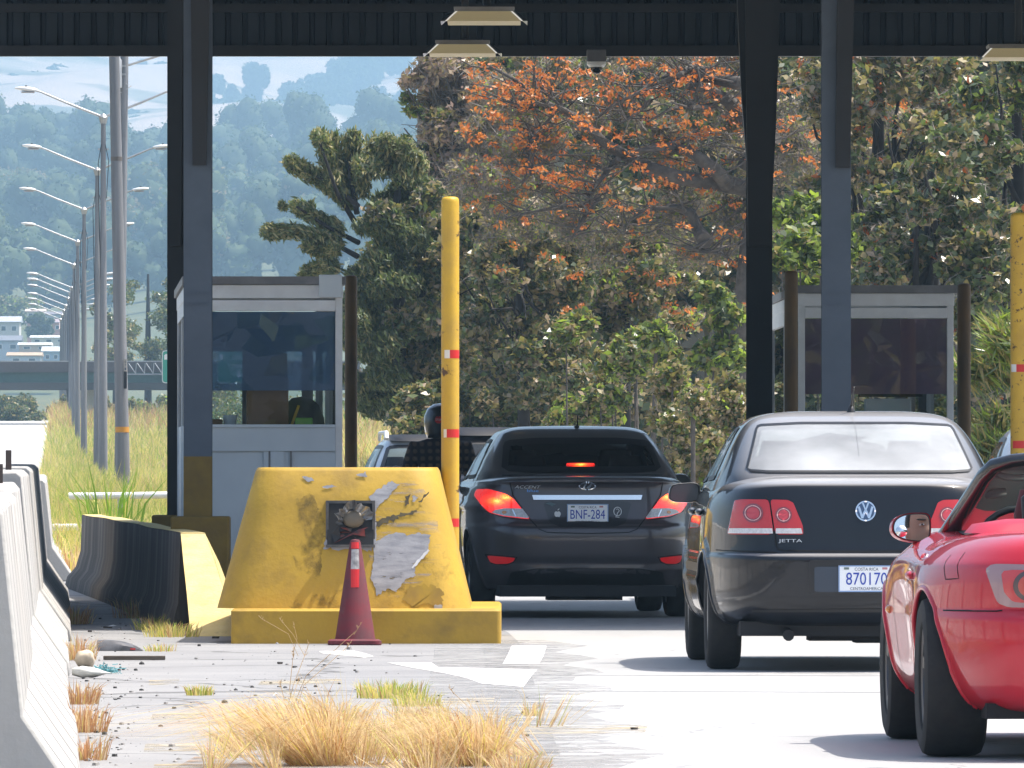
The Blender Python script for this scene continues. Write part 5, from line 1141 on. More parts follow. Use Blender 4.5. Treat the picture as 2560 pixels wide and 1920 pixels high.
def figure(name, joints, edges, head, mats, pick, parent, vox=.012, hs=1.0):
    o = skin_body(name, joints, edges, mats[0], parent); mb = MB(); head_mesh(mb, (0, 0, 0), hs)
    hv = [head[0] + head[1] @ Vector(v) for v in mb.v]; me = o.data
    v = [tuple(q.co) for q in me.vertices] + [tuple(q) for q in hv]; n = len(me.vertices)
    f = [tuple(p.vertices) for p in me.polygons] + [tuple(i + n for i in q) for q in mb.f]
    m2 = bpy.data.meshes.new(name); m2.from_pydata(v, [], f); o.data = m2
    r = o.modifiers.new('remesh', 'REMESH'); r.mode = 'VOXEL'; r.voxel_size = vox
    s_ = o.modifiers.new('smooth', 'SMOOTH'); s_.iterations = 2; s_.factor = .5
    dg = bpy.context.evaluated_depsgraph_get(); m3 = bpy.data.meshes.new_from_object(o.evaluated_get(dg)); o.modifiers.clear(); o.data = m3
    m3.materials.clear()
    for m in mats: m3.materials.append(m)
    m3.polygons.foreach_set('material_index', [pick(p.center) for p in m3.polygons]); m3.polygons.foreach_set('use_smooth', [True] * len(m3.polygons))
    return o
# ---- roadster driver
sk = .05
J = [((0, 0, .42), (.15, .11)), ((0, -.03, .62), (.15, .11)), ((0, -.06, .82), (.16, .11)), ((0, -.06, .92), (.07, .06)), ((0, -.04, 1.0), (.05, .05)),
     ((-.19, -.05, .86), .055), ((-.25, .12, .68), .045), ((-.17, .45, .80), .033), ((-.16, .55, .84), .03), ((.19, -.05, .86), .055), ((.25, .12, .68), .045), ((.17, .45, .80), .033), ((.16, .55, .84), .03),
     ((-.10, .15, .42), .085), ((-.13, .55, .50), .06), ((-.12, .9, .30), .045), ((.10, .15, .42), .085), ((.13, .55, .50), .06), ((.12, .9, .30), .045)]
E = [(0, 1), (1, 2), (2, 3), (3, 4), (2, 5), (5, 6), (6, 7), (7, 8), (2, 9), (9, 10), (10, 11), (11, 12), (0, 13), (13, 14), (14, 15), (0, 16), (16, 17), (17, 18)]
hd = Vector((0, -.03, 1.10)); hrot = Matrix.Rotation(R(12), 3, 'Z')
M['shirt'] = mat('dark_shirt', (.05, .055, .08), .9, var=.1); M['hair'] = mat('dark_hair', (.018, .013, .010), .7)
figure('body', J, E, (hd, hrot), [M['skin'], M['shirt']], lambda c: 1 if (c.z < .985 and c.y < .35) or c.z < .6 else 0, dr, .009)
hb = MB(); hb.ball((0, -.012, .045), (.082, .104, .082), 20)
hair = hb.build('hair', M['hair'], dr, 180); hair.location = hd; hair.rotation_euler.z = R(12)
for v in hair.data.vertices:
    if v.co.y > .035 and v.co.z < .085: v.co.y *= .55
eyes = MB()
for sg in (-1, 1): eyes.ball((sg * .032, .086, .012), (.012, .010, .0042), 10, 0); eyes.ball((sg * .032, .094, .012), (.0045, .004, .0042), 8, 1); eyes.ball((sg * .034, .090, .034), (.022, .008, .004), 8, 1)
e_ = eyes.build('eye', [M['white_paint'], M['hair']], dr, 180); e_.location = hd; e_.rotation_euler.z = R(12)
lp = MB().ball((0, .092, -.058), (.024, .008, .007), 10).build('lip', mat('lip', (.38, .13, .10), .5), dr, 180); lp.location = hd; lp.rotation_euler.z = R(12)
for sx in (-.16, .16):                              # hands on the wheel: palm, four fingers, thumb
    hm_ = MB().ball((sx, .56, .85), (.042, .03, .045), 12)
    for k in range(4): hm_.tube([(sx - .03 + .02 * k, .585, .865), (sx - .03 + .02 * k, .61, .885 - .003 * abs(k - 1.3)), (sx - .028 + .02 * k, .60, .90)], [.010, .009, .008], 8)
    hm_.tube([(sx - math.copysign(.038, sx), .56, .86), (sx - math.copysign(.055, sx), .585, .88), (sx - math.copysign(.05, sx), .605, .885)], [.011, .010, .008], 8); hm_.build('hand', M['skin'], dr, 60)
# door mirror aimed so the camera sees the driver's eye
mc = Vector((-.778, 2.56, .878)); mcw = Mred @ mc; eyew = dr.matrix_basis @ (hd + Vector((-.085, .06, .0)))
nrm = ((Vector(cam.location) - mcw).normalized() + (eyew - mcw).normalized()).normalized(); nl = Mred.to_3x3().inverted() @ nrm
def mirror_outline(k=1.0): return [(a * k, b * k) for a, b in chaikin([(-.088, .0), (-.075, .040), (-.03, .062), (.045, .066), (.078, .058), (.083, .02), (.078, -.045), (.05, -.060), (-.035, -.050), (-.075, -.03)], 2)]
zt = nl.normalized(); xt = Vector((0, 0, 1)).cross(zt).normalized(); yt = zt.cross(xt)
def mloc(a, b, c): return mc - xt * 0 + xt * a + yt * b + zt * c
if xt.x < 0: pass
hs_ = MB().loft([[mloc(a, b, 0) for a, b in mirror_outline(.97)], [mloc(a, b, .006) for a, b in mirror_outline(1.0)], [mloc(a, b, -.03) for a, b in mirror_outline(1.02)], [mloc(a, b, -.075) for a, b in mirror_outline(.85)], [mloc(a, b, -.10) for a, b in mirror_outline(.5)]]).build('side_mirror', M['paint_red'], red.root, 60)
MB().add([mloc(a, b, .0072) for a, b in mirror_outline(.94)], [tuple(range(40))]).build('mirror_rim', M['black'], hs_)
MB().add([mloc(a, b, .0082) for a, b in mirror_outline(.88)], [tuple(range(40))]).build('mirror_face', M['mirror_glass'], hs_)
bs_ = MB(); vs = [mloc(-.045 + .024 * q * math.cos(k * math.pi / 10), -.012 + .024 * q * math.sin(k * math.pi / 10), .0095 + .010 * (1 - q * q)) for q in (1, .8, .6, .4, .2, .02) for k in range(20)]
if xt.x < 0: vs = [mloc(.045 + .024 * q * math.cos(k * math.pi / 10), -.012 + .024 * q * math.sin(k * math.pi / 10), .0095 + .010 * (1 - q * q)) for q in (1, .8, .6, .4, .2, .02) for k in range(20)]
bs_.add(vs, [(i * 20 + k, i * 20 + (k + 1) % 20, (i + 1) * 20 + (k + 1) % 20, (i + 1) * 20 + k) for i in range(5) for k in range(20)]); bs_.build('blind_spot_mirror', M['mirror_glass'], hs_, 180)
MB().tube([mc + Vector((.03, .03, -.055)), (-.735, 2.60, .77), (-.70, 2.62, .70)], [.026, .028, .04], 12, sq=.7).build('mirror_arm', M['paint_red'], hs_, 60)

# ---- the other cars, seen in pieces between things
def plain_car(name, label, m, loc, head, hgt, hatch, wid=.85, glass=None, rails=False):
    c = Car(name, label, 'car', m, loc, head, 'cars ahead at the toll'); c.mid = 1.9; k = hgt / 1.45; zb = 1.0 * k
    rings = [(.2, .7, .3, 4.0), (.28, .8, .08, 4.25), (.45, wid, .0, 4.33), (.62, wid + .01, .0, 4.33), (.8 * k, wid, .04, 4.2), (.94 * k, wid - .03, .06, 4.0), (1.0 * k, wid - .09, .09, 3.8), (1.02 * k, wid - .2, .2, 3.5)]
    AR_ = [(.85, .31, .345), (3.4, .31, .345)]
    b, bv = c.make_shell('body', rings, arches=AR_, exp_r=5.4, exp_f=4.5, nu=360)
    for a in AR_: c.arch_lip(*a, bv, m)
    r0 = .12 if hatch else .45; r1 = .45 if hatch else 1.15
    g = [(.97 * k, wid - .08, r0 - .02, 3.4), (1.06 * k, wid - .11, r0 + .03, 3.15), (1.2 * k, wid - .17, r0 + (r1 - r0) * .4, 2.85), (1.32 * k, wid - .24, r0 + (r1 - r0) * .75, 2.55), (1.39 * k, wid - .30, r1, 2.35), (1.43 * k, wid - .40, r1 + .15, 2.1), (1.445 * k, wid - .6, r1 + .4, 1.9)]
    wb, wt = wid - .20, wid - .30
    rw_ = soft([(-wb, 1.05 * k), (wb, 1.05 * k), (wt, 1.33 * k), (-wt, 1.33 * k)], .12); sw_ = soft([(r0 + .35, 1.04 * k), (2.95, 1.02 * k), (2.45, 1.33 * k), (r1 + .2, 1.33 * k)], .08)
    fw_ = soft([(-wb, 1.06 * k), (wb, 1.06 * k), (wt, 1.34 * k), (-wt, 1.34 * k)], .12)
    gs, gv = c.make_shell('cabin', g, holes=[('rear', inset(rw_, .03)), ('left', inset(sw_, .025)), ('right', inset(sw_, .025)), ('front', inset(fw_, .03))], exp_r=5.2, exp_f=4.5, nu=360)
    for ax, p, gm in (('rear', rw_, glass or M['car_glass']), ('left', sw_, M['car_glass']), ('right', sw_, M['car_glass']), ('front', fw_, M['clear_glass'])):
        o = c.patch({'rear': 'rear_window', 'front': 'windscreen'}.get(ax, 'side_window'), p, gv, ax, gm, off=.004, step=.1); c.patch('window_frit', p, gv, ax, M['black'], o, off=.006, step=.1, hole=inset(p, .04))
    for sg in (1, -1):
        tl_ = [(-wid + .06, .92 * k), (-wid + .25, .92 * k), (-wid + .22, .72 * k), (-wid + .05, .74 * k)]
        c.patch('tail_light', soft(tl_ if sg > 0 else mirror(tl_), .15), bv, 'rear', M['light_red'], off=.008, step=.04, rim=.02)
        side_mirror(c, sg * (wid + .06), 2.6, 1.0 * k, sg, m)
        for (y, z, r) in AR_: c.wheel(sg * (wid - .11), y, .305, .19, M['alu'], 5, side=sg)
    if hatch: c.patch('roof_spoiler', soft([(-wt + .02, 1.405 * k), (wt - .02, 1.405 * k), (wt - .06, 1.34 * k), (-wt + .06, 1.34 * k)], .15), gv, 'rear', M['black'], off=.05, step=.1, rim=.1)
    if rails:
        for sg in (-1, 1): MB().tube([(sg * (wid - .29), .55, 1.40 * k), (sg * (wid - .29), .6, 1.47 * k), (sg * (wid - .29), 2.2, 1.47 * k), (sg * (wid - .29), 2.3, 1.39 * k)], [.03, .028, .022, .02], 8).build('roof_rail', M['lamp_white'], c.root, 60)
    seats(c, 1.25, 1.18 * k); seats(c, 2.1, 1.2 * k); return c
d = 108; plain_car('wagon_car', 'pale blue-grey wagon with roof rails ahead of the motorcyclist', M['paint_silver'], (PX(1085, d), d, 0), 3.4, PZ(1086, d), True, .80, rails=True)
d = 88; cB = plain_car('hatchback_car', 'dark hatchback with bright roof ahead of the charcoal sedan', M['paint_dark'], (PX(1262, d), d, 0), 3.6, PZ(1068, d), True, .84)
MB().tube([(-.28, .65, PZ(1072, d)), (-.285, .62, PZ(1015, d))], .005, 6).build('antenna', M['black'], cB.root)
d = 80; plain_car('sedan_car', 'silver car glimpsed between the rusty yellow bollard and the black sedan', M['paint_silver'], (PX(2458, d) + .86, d - .5, 0), .6, PZ(1056, d), False, .85)

# ---- motorcyclist seen from behind, left of the charcoal sedan
dM = 78.0; mk = thing('motorcycle', 'motorcycle under the rider in the checked jacket', 'motorcycle', (PX(1108, dM), dM, 0), R(3.2))
for y in (0, 1.30):
    w_ = bpy.data.objects.new('wheel', None); col.objects.link(w_); w_.parent = mk; w_.location = (0, y, .30)
    pr_ = [(.30 - .05 + .05 * math.cos(a), .05 * math.sin(a)) for a in np.linspace(0, 6.283, 13)]; MB().lathe(pr_, 30, (0, 0, 0), 'X').build('tyre', M['black_rough'], w_, 60)
    mb = MB().lathe([(.21, -.03), (.225, -.03), (.225, .03), (.21, .03), (.21, -.03)], 30, (0, 0, 0), 'X').lathe([(0, -.05), (.04, -.05), (.04, .05), (0, .05)], 12, (0, 0, 0), 'X')
    for k in range(8): mb.tube([(0, 0, 0), (0, .215 * math.cos(k * .785), .215 * math.sin(k * .785))], .007, 5)
    mb.build('rim', M['dark_alu'], w_)
MB().loft([rrect(-.09, .09, .05, .25, .04, .74), rrect(-.13, .13, -.10, .78, .06, .78), rrect(-.12, .12, -.12, .78, .06, .84)]).build('saddle', M['black'], mk, 60)
MB().ball((0, .92, .88), (.14, .24, .13), 16).build('fuel_tank', mat('bike_red', (.2, .01, .01), .3, coat=1), mk, 180)
MB().box((0, .62, .48), (.26, .42, .34)).tube([(0, .1, .7), (0, .6, .6), (0, 1.0, .75)], .03, 8).tube([(.10, 0, .30), (.10, .62, .42)], .025, 8).tube([(-.10, 0, .30), (-.10, .62, .42)], .025, 8).tube([(0, 1.02, .98), (.08, 1.30, .32)], .025, 8).tube([(0, 1.02, .98), (-.08, 1.30, .32)], .025, 8).tube([(.15, .7, .35), (.17, 0, .38), (.17, -.25, .42)], [.025, .04, .045], 10).build('engine_frame', M['dark_alu'], mk, 50)
MB().tube([(-.36, .98, 1.05), (-.2, 1.02, 1.06), (0, 1.04, 1.0), (.2, 1.02, 1.06), (.36, .98, 1.05)], .014, 8).build('handlebar', M['black'], mk, 60)
MB().loft([rrect(-.08, .08, -.30, -.2, .03, .62), rrect(-.07, .07, -.28, -.1, .03, .80)]).build('rear_fender', M['black'], mk, 50)
MB().box((0, -.30, .72), (.11, .05, .06)).build('tail_light', M['light_red'], mk, bevel=.01)
number_plate.__call__ if 0 else None
rd = thing('person', 'motorcyclist in a dark helmet and checked jacket seen from behind', 'person', (PX(1108, dM), dM, 0), R(3.2))
J = [((0, .42, .88), (.15, .12)), ((0, .42, 1.05), (.15, .11)), ((0, .45, 1.22), (.13, .09)), ((0, .46, 1.33), (.07, .06)), ((0, .47, 1.40), (.055, .055)),
     ((-.19, .46, 1.24), .045), ((-.26, .60, 1.04), .042), ((-.34, .88, 1.07), .038), ((-.34, .95, 1.08), .035), ((.19, .46, 1.24), .045), ((.26, .60, 1.04), .042), ((.34, .88, 1.07), .038), ((.34, .95, 1.08), .035),
     ((-.12, .55, .86), .09), ((-.22, .85, .72), .065), ((-.20, .70, .34), .05), ((-.21, .68, .08), .045), ((-.21, .82, .05), .04), ((.12, .55, .86), .09), ((.22, .85, .72), .065), ((.20, .70, .34), .05), ((.21, .68, .08), .045), ((.21, .82, .05), .04)]
E = [(0, 1), (1, 2), (2, 3), (3, 4), (2, 5), (5, 6), (6, 7), (7, 8), (2, 9), (9, 10), (10, 11), (11, 12), (0, 13), (13, 14), (14, 15), (15, 16), (16, 17), (0, 18), (18, 19), (19, 20), (20, 21), (21, 22)]
M['trouser'] = mat('dark_trousers', (.03, .033, .045), .9, var=.1)
hp = Vector((0, .49, 1.48)); figure('body', J, E, (hp, Matrix.Identity(3)), [M['skin'], M['trouser']], lambda c: 1 if c.z < .95 and c.y < .86 else 0, rd, .013)
plaid = mat('checked_jacket', (.055, .04, .045), .95); N, L = nodes_of(plaid); b = N['Principled BSDF']; tc = N.new('ShaderNodeTexCoord')
ws_ = []
for dr_, scx in (('X', 5.2), ('Z', 5.2)):
    w = N.new('ShaderNodeTexWave'); w.bands_direction = dr_; w.inputs['Scale'].default_value = scx; w.inputs['Distortion'].default_value = .8; L.new(tc.outputs['Object'], w.inputs['Vector']); ws_.append(w)
mu = N.new('ShaderNodeMath'); mu.operation = 'MULTIPLY'; L.new(ws_[0].outputs['Fac'], mu.inputs[0]); L.new(ws_[1].outputs['Fac'], mu.inputs[1])
rp = N.new('ShaderNodeValToRGB'); rp.color_ramp.elements[0].position = .12; rp.color_ramp.elements[0].color = (.022, .018, .026, 1); rp.color_ramp.elements[1].position = .6; rp.color_ramp.elements[1].color = (.13, .09, .065, 1)
L.new(mu.outputs[0], rp.inputs[0]); L.new(rp.outputs[0], b.inputs['Base Color'])
JK = [((0, .42, .86), (.175, .135)), ((0, .42, 1.05), (.175, .13)), ((0, .45, 1.22), (.19, .13)), ((0, .46, 1.34), (.10, .09)), ((-.21, .46, 1.26), .082), ((-.26, .60, 1.04), .07), ((-.34, .84, 1.065), .052), ((.21, .46, 1.26), .082), ((.26, .60, 1.04), .07), ((.34, .84, 1.065), .052)]
skin_body('jacket', JK, [(0, 1), (1, 2), (2, 3), (2, 4), (4, 5), (5, 6), (2, 7), (7, 8), (8, 9)], plaid, rd)
for sx in (-.34, .34):
    g_ = MB().ball((sx, .97, 1.085), (.045, .05, .035), 12)
    for k in range(4): g_.tube([(sx - .03 + .02 * k, 1.0, 1.10), (sx - .03 + .02 * k, 1.03, 1.085), (sx - .03 + .02 * k, 1.02, 1.06)], [.012, .011, .010], 8)
    g_.tube([(sx - math.copysign(.04, sx), .97, 1.075), (sx - math.copysign(.055, sx), 1.0, 1.055), (sx - math.copysign(.045, sx), 1.02, 1.045)], .012, 8); g_.build('glove', M['black'], rd, 60)
M['helmet'] = mat('dark_blue_helmet', (.012, .018, .028), .3, coat=1)
hl = MB().lathe([(0, .15), (.06, .142), (.11, .105), (.135, .045), (.138, -.02), (.128, -.09), (.112, -.135), (.095, -.13)], 32, (0, 0, 0)).build('helmet', M['helmet'], rd, 180); hl.location = hp; hl.scale = (.97, 1.12, 1.0)
st = Vector((PX(1103, dM) - PX(1108, dM), 0, 0))
def helm(a, b, off): # on the back of the helmet: angle and height
    r = .1405 + off; return (hp.x + r * .97 * math.sin(a), hp.y - r * 1.12 * math.cos(a) * (1 - max(0, b - .0) * 1.2), hp.z + b)
oc = [(.032 * math.cos(math.pi / 8 + k * math.pi / 4), .032 * math.sin(math.pi / 8 + k * math.pi / 4)) for k in range(8)]
s0 = MB().add([helm(-.16 + a / .138, .015 + b, .002) for a, b in oc], [tuple(range(8))]).build('helmet_sticker', M['red_reflect'], rd)
tm = text_mesh('STOP', .046, .017)
for v in tm.vertices: v.co = helm(-.16 + v.co.x / .138, .015 + v.co.y, .0035)
link_mesh('sticker_lettering', tm, M['white_paint'], s0)

# ------------------------------------------------------------------ street lamps, poles, bridge, sign, houses
lamps = [(258, 289, 301, 223, 225), (243, 422, 355, 193, 233), (210, 521, 411, 172, 175), (194, 602, 471, 155, 140), (185, 660, 526, 140, 130), (179, 717, 592, 124, 110), (176, 730, 612, 0, 0), (171, 744, 645, 0, 0), (165, 762, 690, 0, 0), (160, 774, 730, 0, 0), (156, 786, 775, 0, 0), (152, 797, 825, 0, 0)]
ordw = ['nearest', 'second', 'third', 'fourth', 'fifth', 'sixth', 'seventh', 'eighth', 'ninth', 'tenth', 'eleventh', 'farthest']
def street_lamp(i, px, py, d):
    z0 = float(H(0, d)); zt = PZ(py, d); x = PX(px, d)
    t = thing('street_lamp', f'{ordw[i]} two-armed grey street lamp of the row on the grass median', 'street lamp', (x, d, z0 - .2), R(2.2), 'street lamps along the median')
    h = zt - z0 + .2; MB().tube([(0, 0, 0), (0, 0, h * .5), (0, 0, h - .12)], [.145, .115, .075], 12).build('post', M['concrete_pole'], t, 60)
    mb = MB().tube([(0, 0, h - .25), (0, 0, h - .05), (0, 0, h + .06)], [.10, .15, .05], 10); mb.build('bracket', M['galv'], t); MB().box((0, 0, h - 1.05), (.34, .06, .05)).build('crossbar', M['galv'], t)
    if i < 6: MB().tube([(-.06, -.05, h - .9), (-.16, -.05, h - 1.5), (-.13, -.05, h - 3.0), (-.08, -.05, h - 5.2)], .014, 5).tube([(.06, -.05, h - .9), (.17, -.05, h - 1.4), (.10, -.05, h - 2.6)], .012, 5).build('hanging_cable', M['black'], t)
    for sg in (-1, 1):
        a = MB().tube([(sg * .08, 0, h - .02), (sg * 1.2, 0, h + .42), (sg * 1.95, 0, h + .74), (sg * 2.12, 0, h + .78)], [.042, .038, .032, .03], 8).build('arm', M['galv'], t, 60)
        hd_ = MB(); ang = .10 * sg
        secs = []
        for u, wv_, hv in ((0, .03, .035), (.1, .10, .07), (.3, .14, .09), (.55, .13, .075), (.72, .05, .03)):
            xx = sg * (2.05 + u); zz_ = h + .79 + .10 * u
            secs.append([(xx, wv_ * math.cos(q), zz_ + (hv * math.sin(q) * (1.0 if math.sin(q) > 0 else .75))) for q in np.linspace(0, 2 * math.pi, 12, endpoint=False)])
        hd_.loft(secs); l_ = hd_.build('lamp_head', M['lamp_white'], a, 60)
        MB().box((sg * 2.36, 0, h + .735), (.42, .2, .05)).build('lens', mat('lamp_lens_grey', (.25, .24, .25), .3), l_, bevel=.02)
        MB().lathe([(.035, 0), (.035, .06), (0, .07)], 10, (sg * 2.42, 0, h + .88)).build('photocell', M['black'], l_)
    return t
for i, (px, py, d, a, b) in enumerate(lamps): street_lamp(i, px, py, d)
def util_pole(label, p0, p1, d, r0, r1, bands=()):
    x0, x1 = PX(p0[0], d), PX(p1[0], d); z1 = PZ(p1[1], d); t = thing('utility_pole', label, 'pole', (x0, d, -.2), 0)
    f = lambda z: (x1 - x0) * z / z1
    MB().tube([(f(z), 0, z) for z in np.linspace(0, z1, 6)], [r0 + (r1 - r0) * u for u in np.linspace(0, 1, 6)], 16).build('shaft', M['concrete_pole'], t, 60)
    for py0, py1, mm in bands:
        za, zb = PZ(py1, d) + .2, PZ(py0, d) + .2; r = r0 + (r1 - r0) * za / z1 + .006; MB().lathe([(r, za), (r, zb)], 20, (f(za), 0, 0)).build('painted_band', mm, t, 60)
    return t, f
up, f = util_pole('thick leaning concrete utility pole with an orange band', (310, 1240), (284, 60), 235, .175, .125, ((1067, 1081, M['band_orange']), (392, 402, M['soot'])))
d = 235; z = PZ(893, d); MB().box((f(z) + .12, -.155, z), (.07, .03, .30)).build('number_plate', M['conc'], up)
MB().box((f(z) + .12, -.15, z - .36), (.07, .03, .42)).build('dark_plate', M['dark_in'], up)
for i_, ch in enumerate('071'):
    flat_text('pole_number', ch, .035, .06, M['text_dark'], up, (f(z) + .12, -.172, z + .085 - .085 * i_))
up2, f2 = util_pole('pale slim utility pole with a transformer rack behind the thick one', (297, 1215), (312, 20), 290, .15, .12)
d = 290
for py in (165, 186): z = PZ(py, d) + .2; MB().box((f2(z) - .10, 0, z), (.30, .3, .06)).build('crossarm', M['galv'], up2)
MB().lathe([(0, 0), (.17, .02), (.17, .85), (.1, .95), (0, .95)], 18, (f2(11) - .2, -.2, PZ(205, d))).build('transformer', M['galv'], up2, 50)
MB().tube([(f2(11) - .35, -.1, PZ(190, d)), (f2(11) - .30, -.1, PZ(208, d)), (f2(11) - .05, -.1, PZ(215, d)), (f2(11) + .25, -.1, PZ(198, d)), (f2(11) + .05, -.1, PZ(192, d))], .012, 6).build('hanging_cable', M['galv'], up2)
MB().tube([(f2(11), 0, PZ(150, d)), (f2(11) + .7, 0, PZ(132, d)), (f2(11) + 1.8, 0, PZ(105, d))], .035, 8).build('arm', M['galv'], up2, 60)
br = thing('overpass_bridge', 'green steel girder overpass crossing the road in the distance', 'bridge', (0, 640, 0)); d = 640; s = FPX / d
x0, x1 = PX(-420, d), PX(900, d)
MB().box(((x0 + x1) / 2, 0, PZ(944, d)), (x1 - x0, .5, 27 / s)).build('girder', mat('green_girder', (.09, .15, .12), .7, var=.1), br)
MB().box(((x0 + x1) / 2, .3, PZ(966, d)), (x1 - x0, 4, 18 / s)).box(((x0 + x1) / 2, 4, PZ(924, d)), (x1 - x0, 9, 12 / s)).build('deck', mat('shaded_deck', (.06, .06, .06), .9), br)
MB().box(((x0 + x1) / 2, -.4, PZ(918, d)), (x1 - x0, .25, 26 / s)).build('parapet', mat('brown_parapet', (.10, .085, .08), .9, var=.1), br)
MB().box(((x0 + x1) / 2, -.45, PZ(904, d)), (x1 - x0, .12, 4 / s)).build('handrail', M['galv'], br)
mb = MB()
for k in range(6):
    xa = PX(322 + 22 * k, d); xb = PX(340 + 22 * k, d); mb.tube([(xa, -.7, PZ(908, d)), (xb, -.7, PZ(934, d))], .035, 5).tube([(xb, -.7, PZ(934, d)), (xb + .05, -.7, PZ(908, d))], .035, 5)
mb.tube([(PX(320, d), -.7, PZ(936, d)), (PX(470, d), -.7, PZ(936, d))], .05, 6).build('sign_truss', M['galv'], br)
for px in (219, 560): MB().lathe([(.8, PZ(975, d)), (.8, 3)], 16, (PX(px, d), 1, 0)).build('pier', mat('pale_pier', (.5, .51, .48), .9), br, 60)
def sign(label, px0, px1, py0, py1, lines):
    d = 636; w, h = (px1 - px0) * d / FPX, (py1 - py0) * d / FPX; t = thing('road_sign', label, 'sign', P((px0 + px1) / 2, (py0 + py1) / 2, d), 0, 'green road signs on the overpass')
    MB().prism(soft([(-w / 2, -h / 2), (w / 2, -h / 2), (w / 2, h / 2), (-w / 2, h / 2)], .08), 'Y', 0, .06).build('panel', M['white_paint'], t)
    MB().prism(soft([(-w / 2 + .05, -h / 2 + .05), (w / 2 - .05, -h / 2 + .05), (w / 2 - .05, h / 2 - .05), (-w / 2 + .05, h / 2 - .05)], .08), 'Y', -.012, -.002).build('sign_face', M['green_sign'], t)
    MB().prism([(-w / 2 + .15, h * .22), (-w / 2 + .38, h * .22), (-w / 2 + .42, h * .34), (-w / 2 + .27, h * .40), (-w / 2 + .13, h * .34)], 'Y', -.02, -.013).build('route_shield', M['white_paint'], t)
    for txt, cx, cz, tw, th in lines: flat_text('lettering', txt, tw, th, M['white_paint'], t, (cx * w, -.02, cz * h))
    MB().box((-w * .3, .3, 0), (.06, .5, .06)).box((w * .3, .3, 0), (.06, .5, .06)).build('hanger', M['galv'], t)
    MB().prism([(.02, -h * .38), (.2, -h * .25), (.09, -h * .25), (.09, -h * .12), (-.05, -h * .12), (-.05, -h * .25), (-.16, -h * .25)], 'Y', -.02, -.013).build('arrow', M['white_paint'], t)
    return t
sign('green road sign whose edge shows left of the dark steel column', 405, 512, 876, 958, [])
sign('green road sign seen through the blue tinted booth window', 543, 650, 876, 958, [('CARTAGO', .12, .28, 1.5, .26), ('TRES RIOS', .10, .02, 1.6, .24)])
# houses on the slope under the wood
hcols = [(.62, .60, .58), (.66, .38, .33), (.50, .56, .64), (.70, .68, .62), (.36, .48, .60), (.60, .48, .40)]
def house(label, px0, px1, py0, py1, d, wc, rc, gable=True, windows=2):
    w, h = (px1 - px0) * d / FPX, (py1 - py0) * d / FPX; z0 = PZ(py1, d); t = thing('house', label, 'house', (PX((px0 + px1) / 2, d), d, z0), 0, 'houses on the far slope')
    wall = h * .68; D_ = min(12, w * 1.2)
    MB().box((0, D_ / 2, wall / 2 - 1.2), (w, D_, wall + 2.4)).build('wall', mat('house_wall', wc, .9, var=.06, vs=.6), t)
    MB().prism([(-.35, wall), (D_ + .35, wall), (D_ + .35, wall + .12), (D_ * .55, h), (-.35, wall + .12)], 'X', -w / 2 - .3, w / 2 + .3).build('roof', mat('house_roof', rc, .7, var=.1, vs=.8), t)
    for k in range(windows):
        x = -w / 2 + w * (k + .5) / windows; f_ = MB().box((x, -.03, wall * .55), (min(1.5, w / windows * .5), .10, wall * .42)).build('window', M['white_paint'], t)
        MB().box((x, -.09, wall * .55), (min(1.2, w / windows * .4), .03, wall * .32)).build('pane', mat('dark_pane', (.05, .07, .09), .1), f_)
    return t
H_ = [('white house with a long grey roof at the left of the far slope', -30, 48, 790, 840, 930, 0, (.40, .42, .45), 3), ('salmon pink house with a dark roof on the far slope', 68, 162, 796, 832, 960, 1, (.30, .24, .25), 3), ('cream block house above the salmon pink one', 66, 110, 772, 796, 990, 3, (.55, .45, .42), 2),
      ('dark-roofed house behind the lamp posts', 96, 160, 778, 806, 1005, 2, (.18, .17, .2), 2), ('low house with a gleaming white sheet roof', 78, 166, 838, 860, 905, 3, (.85, .84, .82), 3), ('low shed with a white sheet roof in front of the others', 48, 124, 856, 878, 885, 5, (.86, .85, .83), 2), ('blue-grey house at the left edge under dark eaves', -20, 50, 838, 884, 890, 2, (.16, .17, .2), 2),
      ('pale blue house beside the lamp posts above the overpass', 108, 150, 866, 908, 870, 4, (.6, .65, .7), 2), ('white house half hidden behind the lamp posts', 152, 186, 806, 862, 925, 0, (.5, .36, .32), 1), ('small grey house with a rusty roof above the overpass', 20, 100, 880, 912, 860, 2, (.45, .33, .22), 2)]
for l_, a, b, c, e_, d, wi, rc, nw in H_: house(l_, a, b, c, e_, d * 1.7, hcols[wi], rc, windows=nw)
# guard rail at the end of the median
for k, (py, lab_) in enumerate(((1240, 'upper white tube rail crossing the weeds behind the barriers'), (1318, 'lower white tube rail crossing the weeds behind the barriers'))):
    d = 118 - 10 * k; t = thing('guard_rail', lab_, 'rail', (0, d, 0), 0, 'white tube rails'); z = PZ(py, d)
    MB().tube([(PX(172 - 40 * k, d), 0, z), (PX(300, d), 0, z + .004), (PX(520, d), 0, z + .02)], 9 * d / FPX, 10).build('rail', M['white_paint'], t, 60)
    for px in (300, 500): MB().tube([(PX(px, d), 0, 0), (PX(px, d), 0, z)], .03, 8).build('post', M['galv'], t)
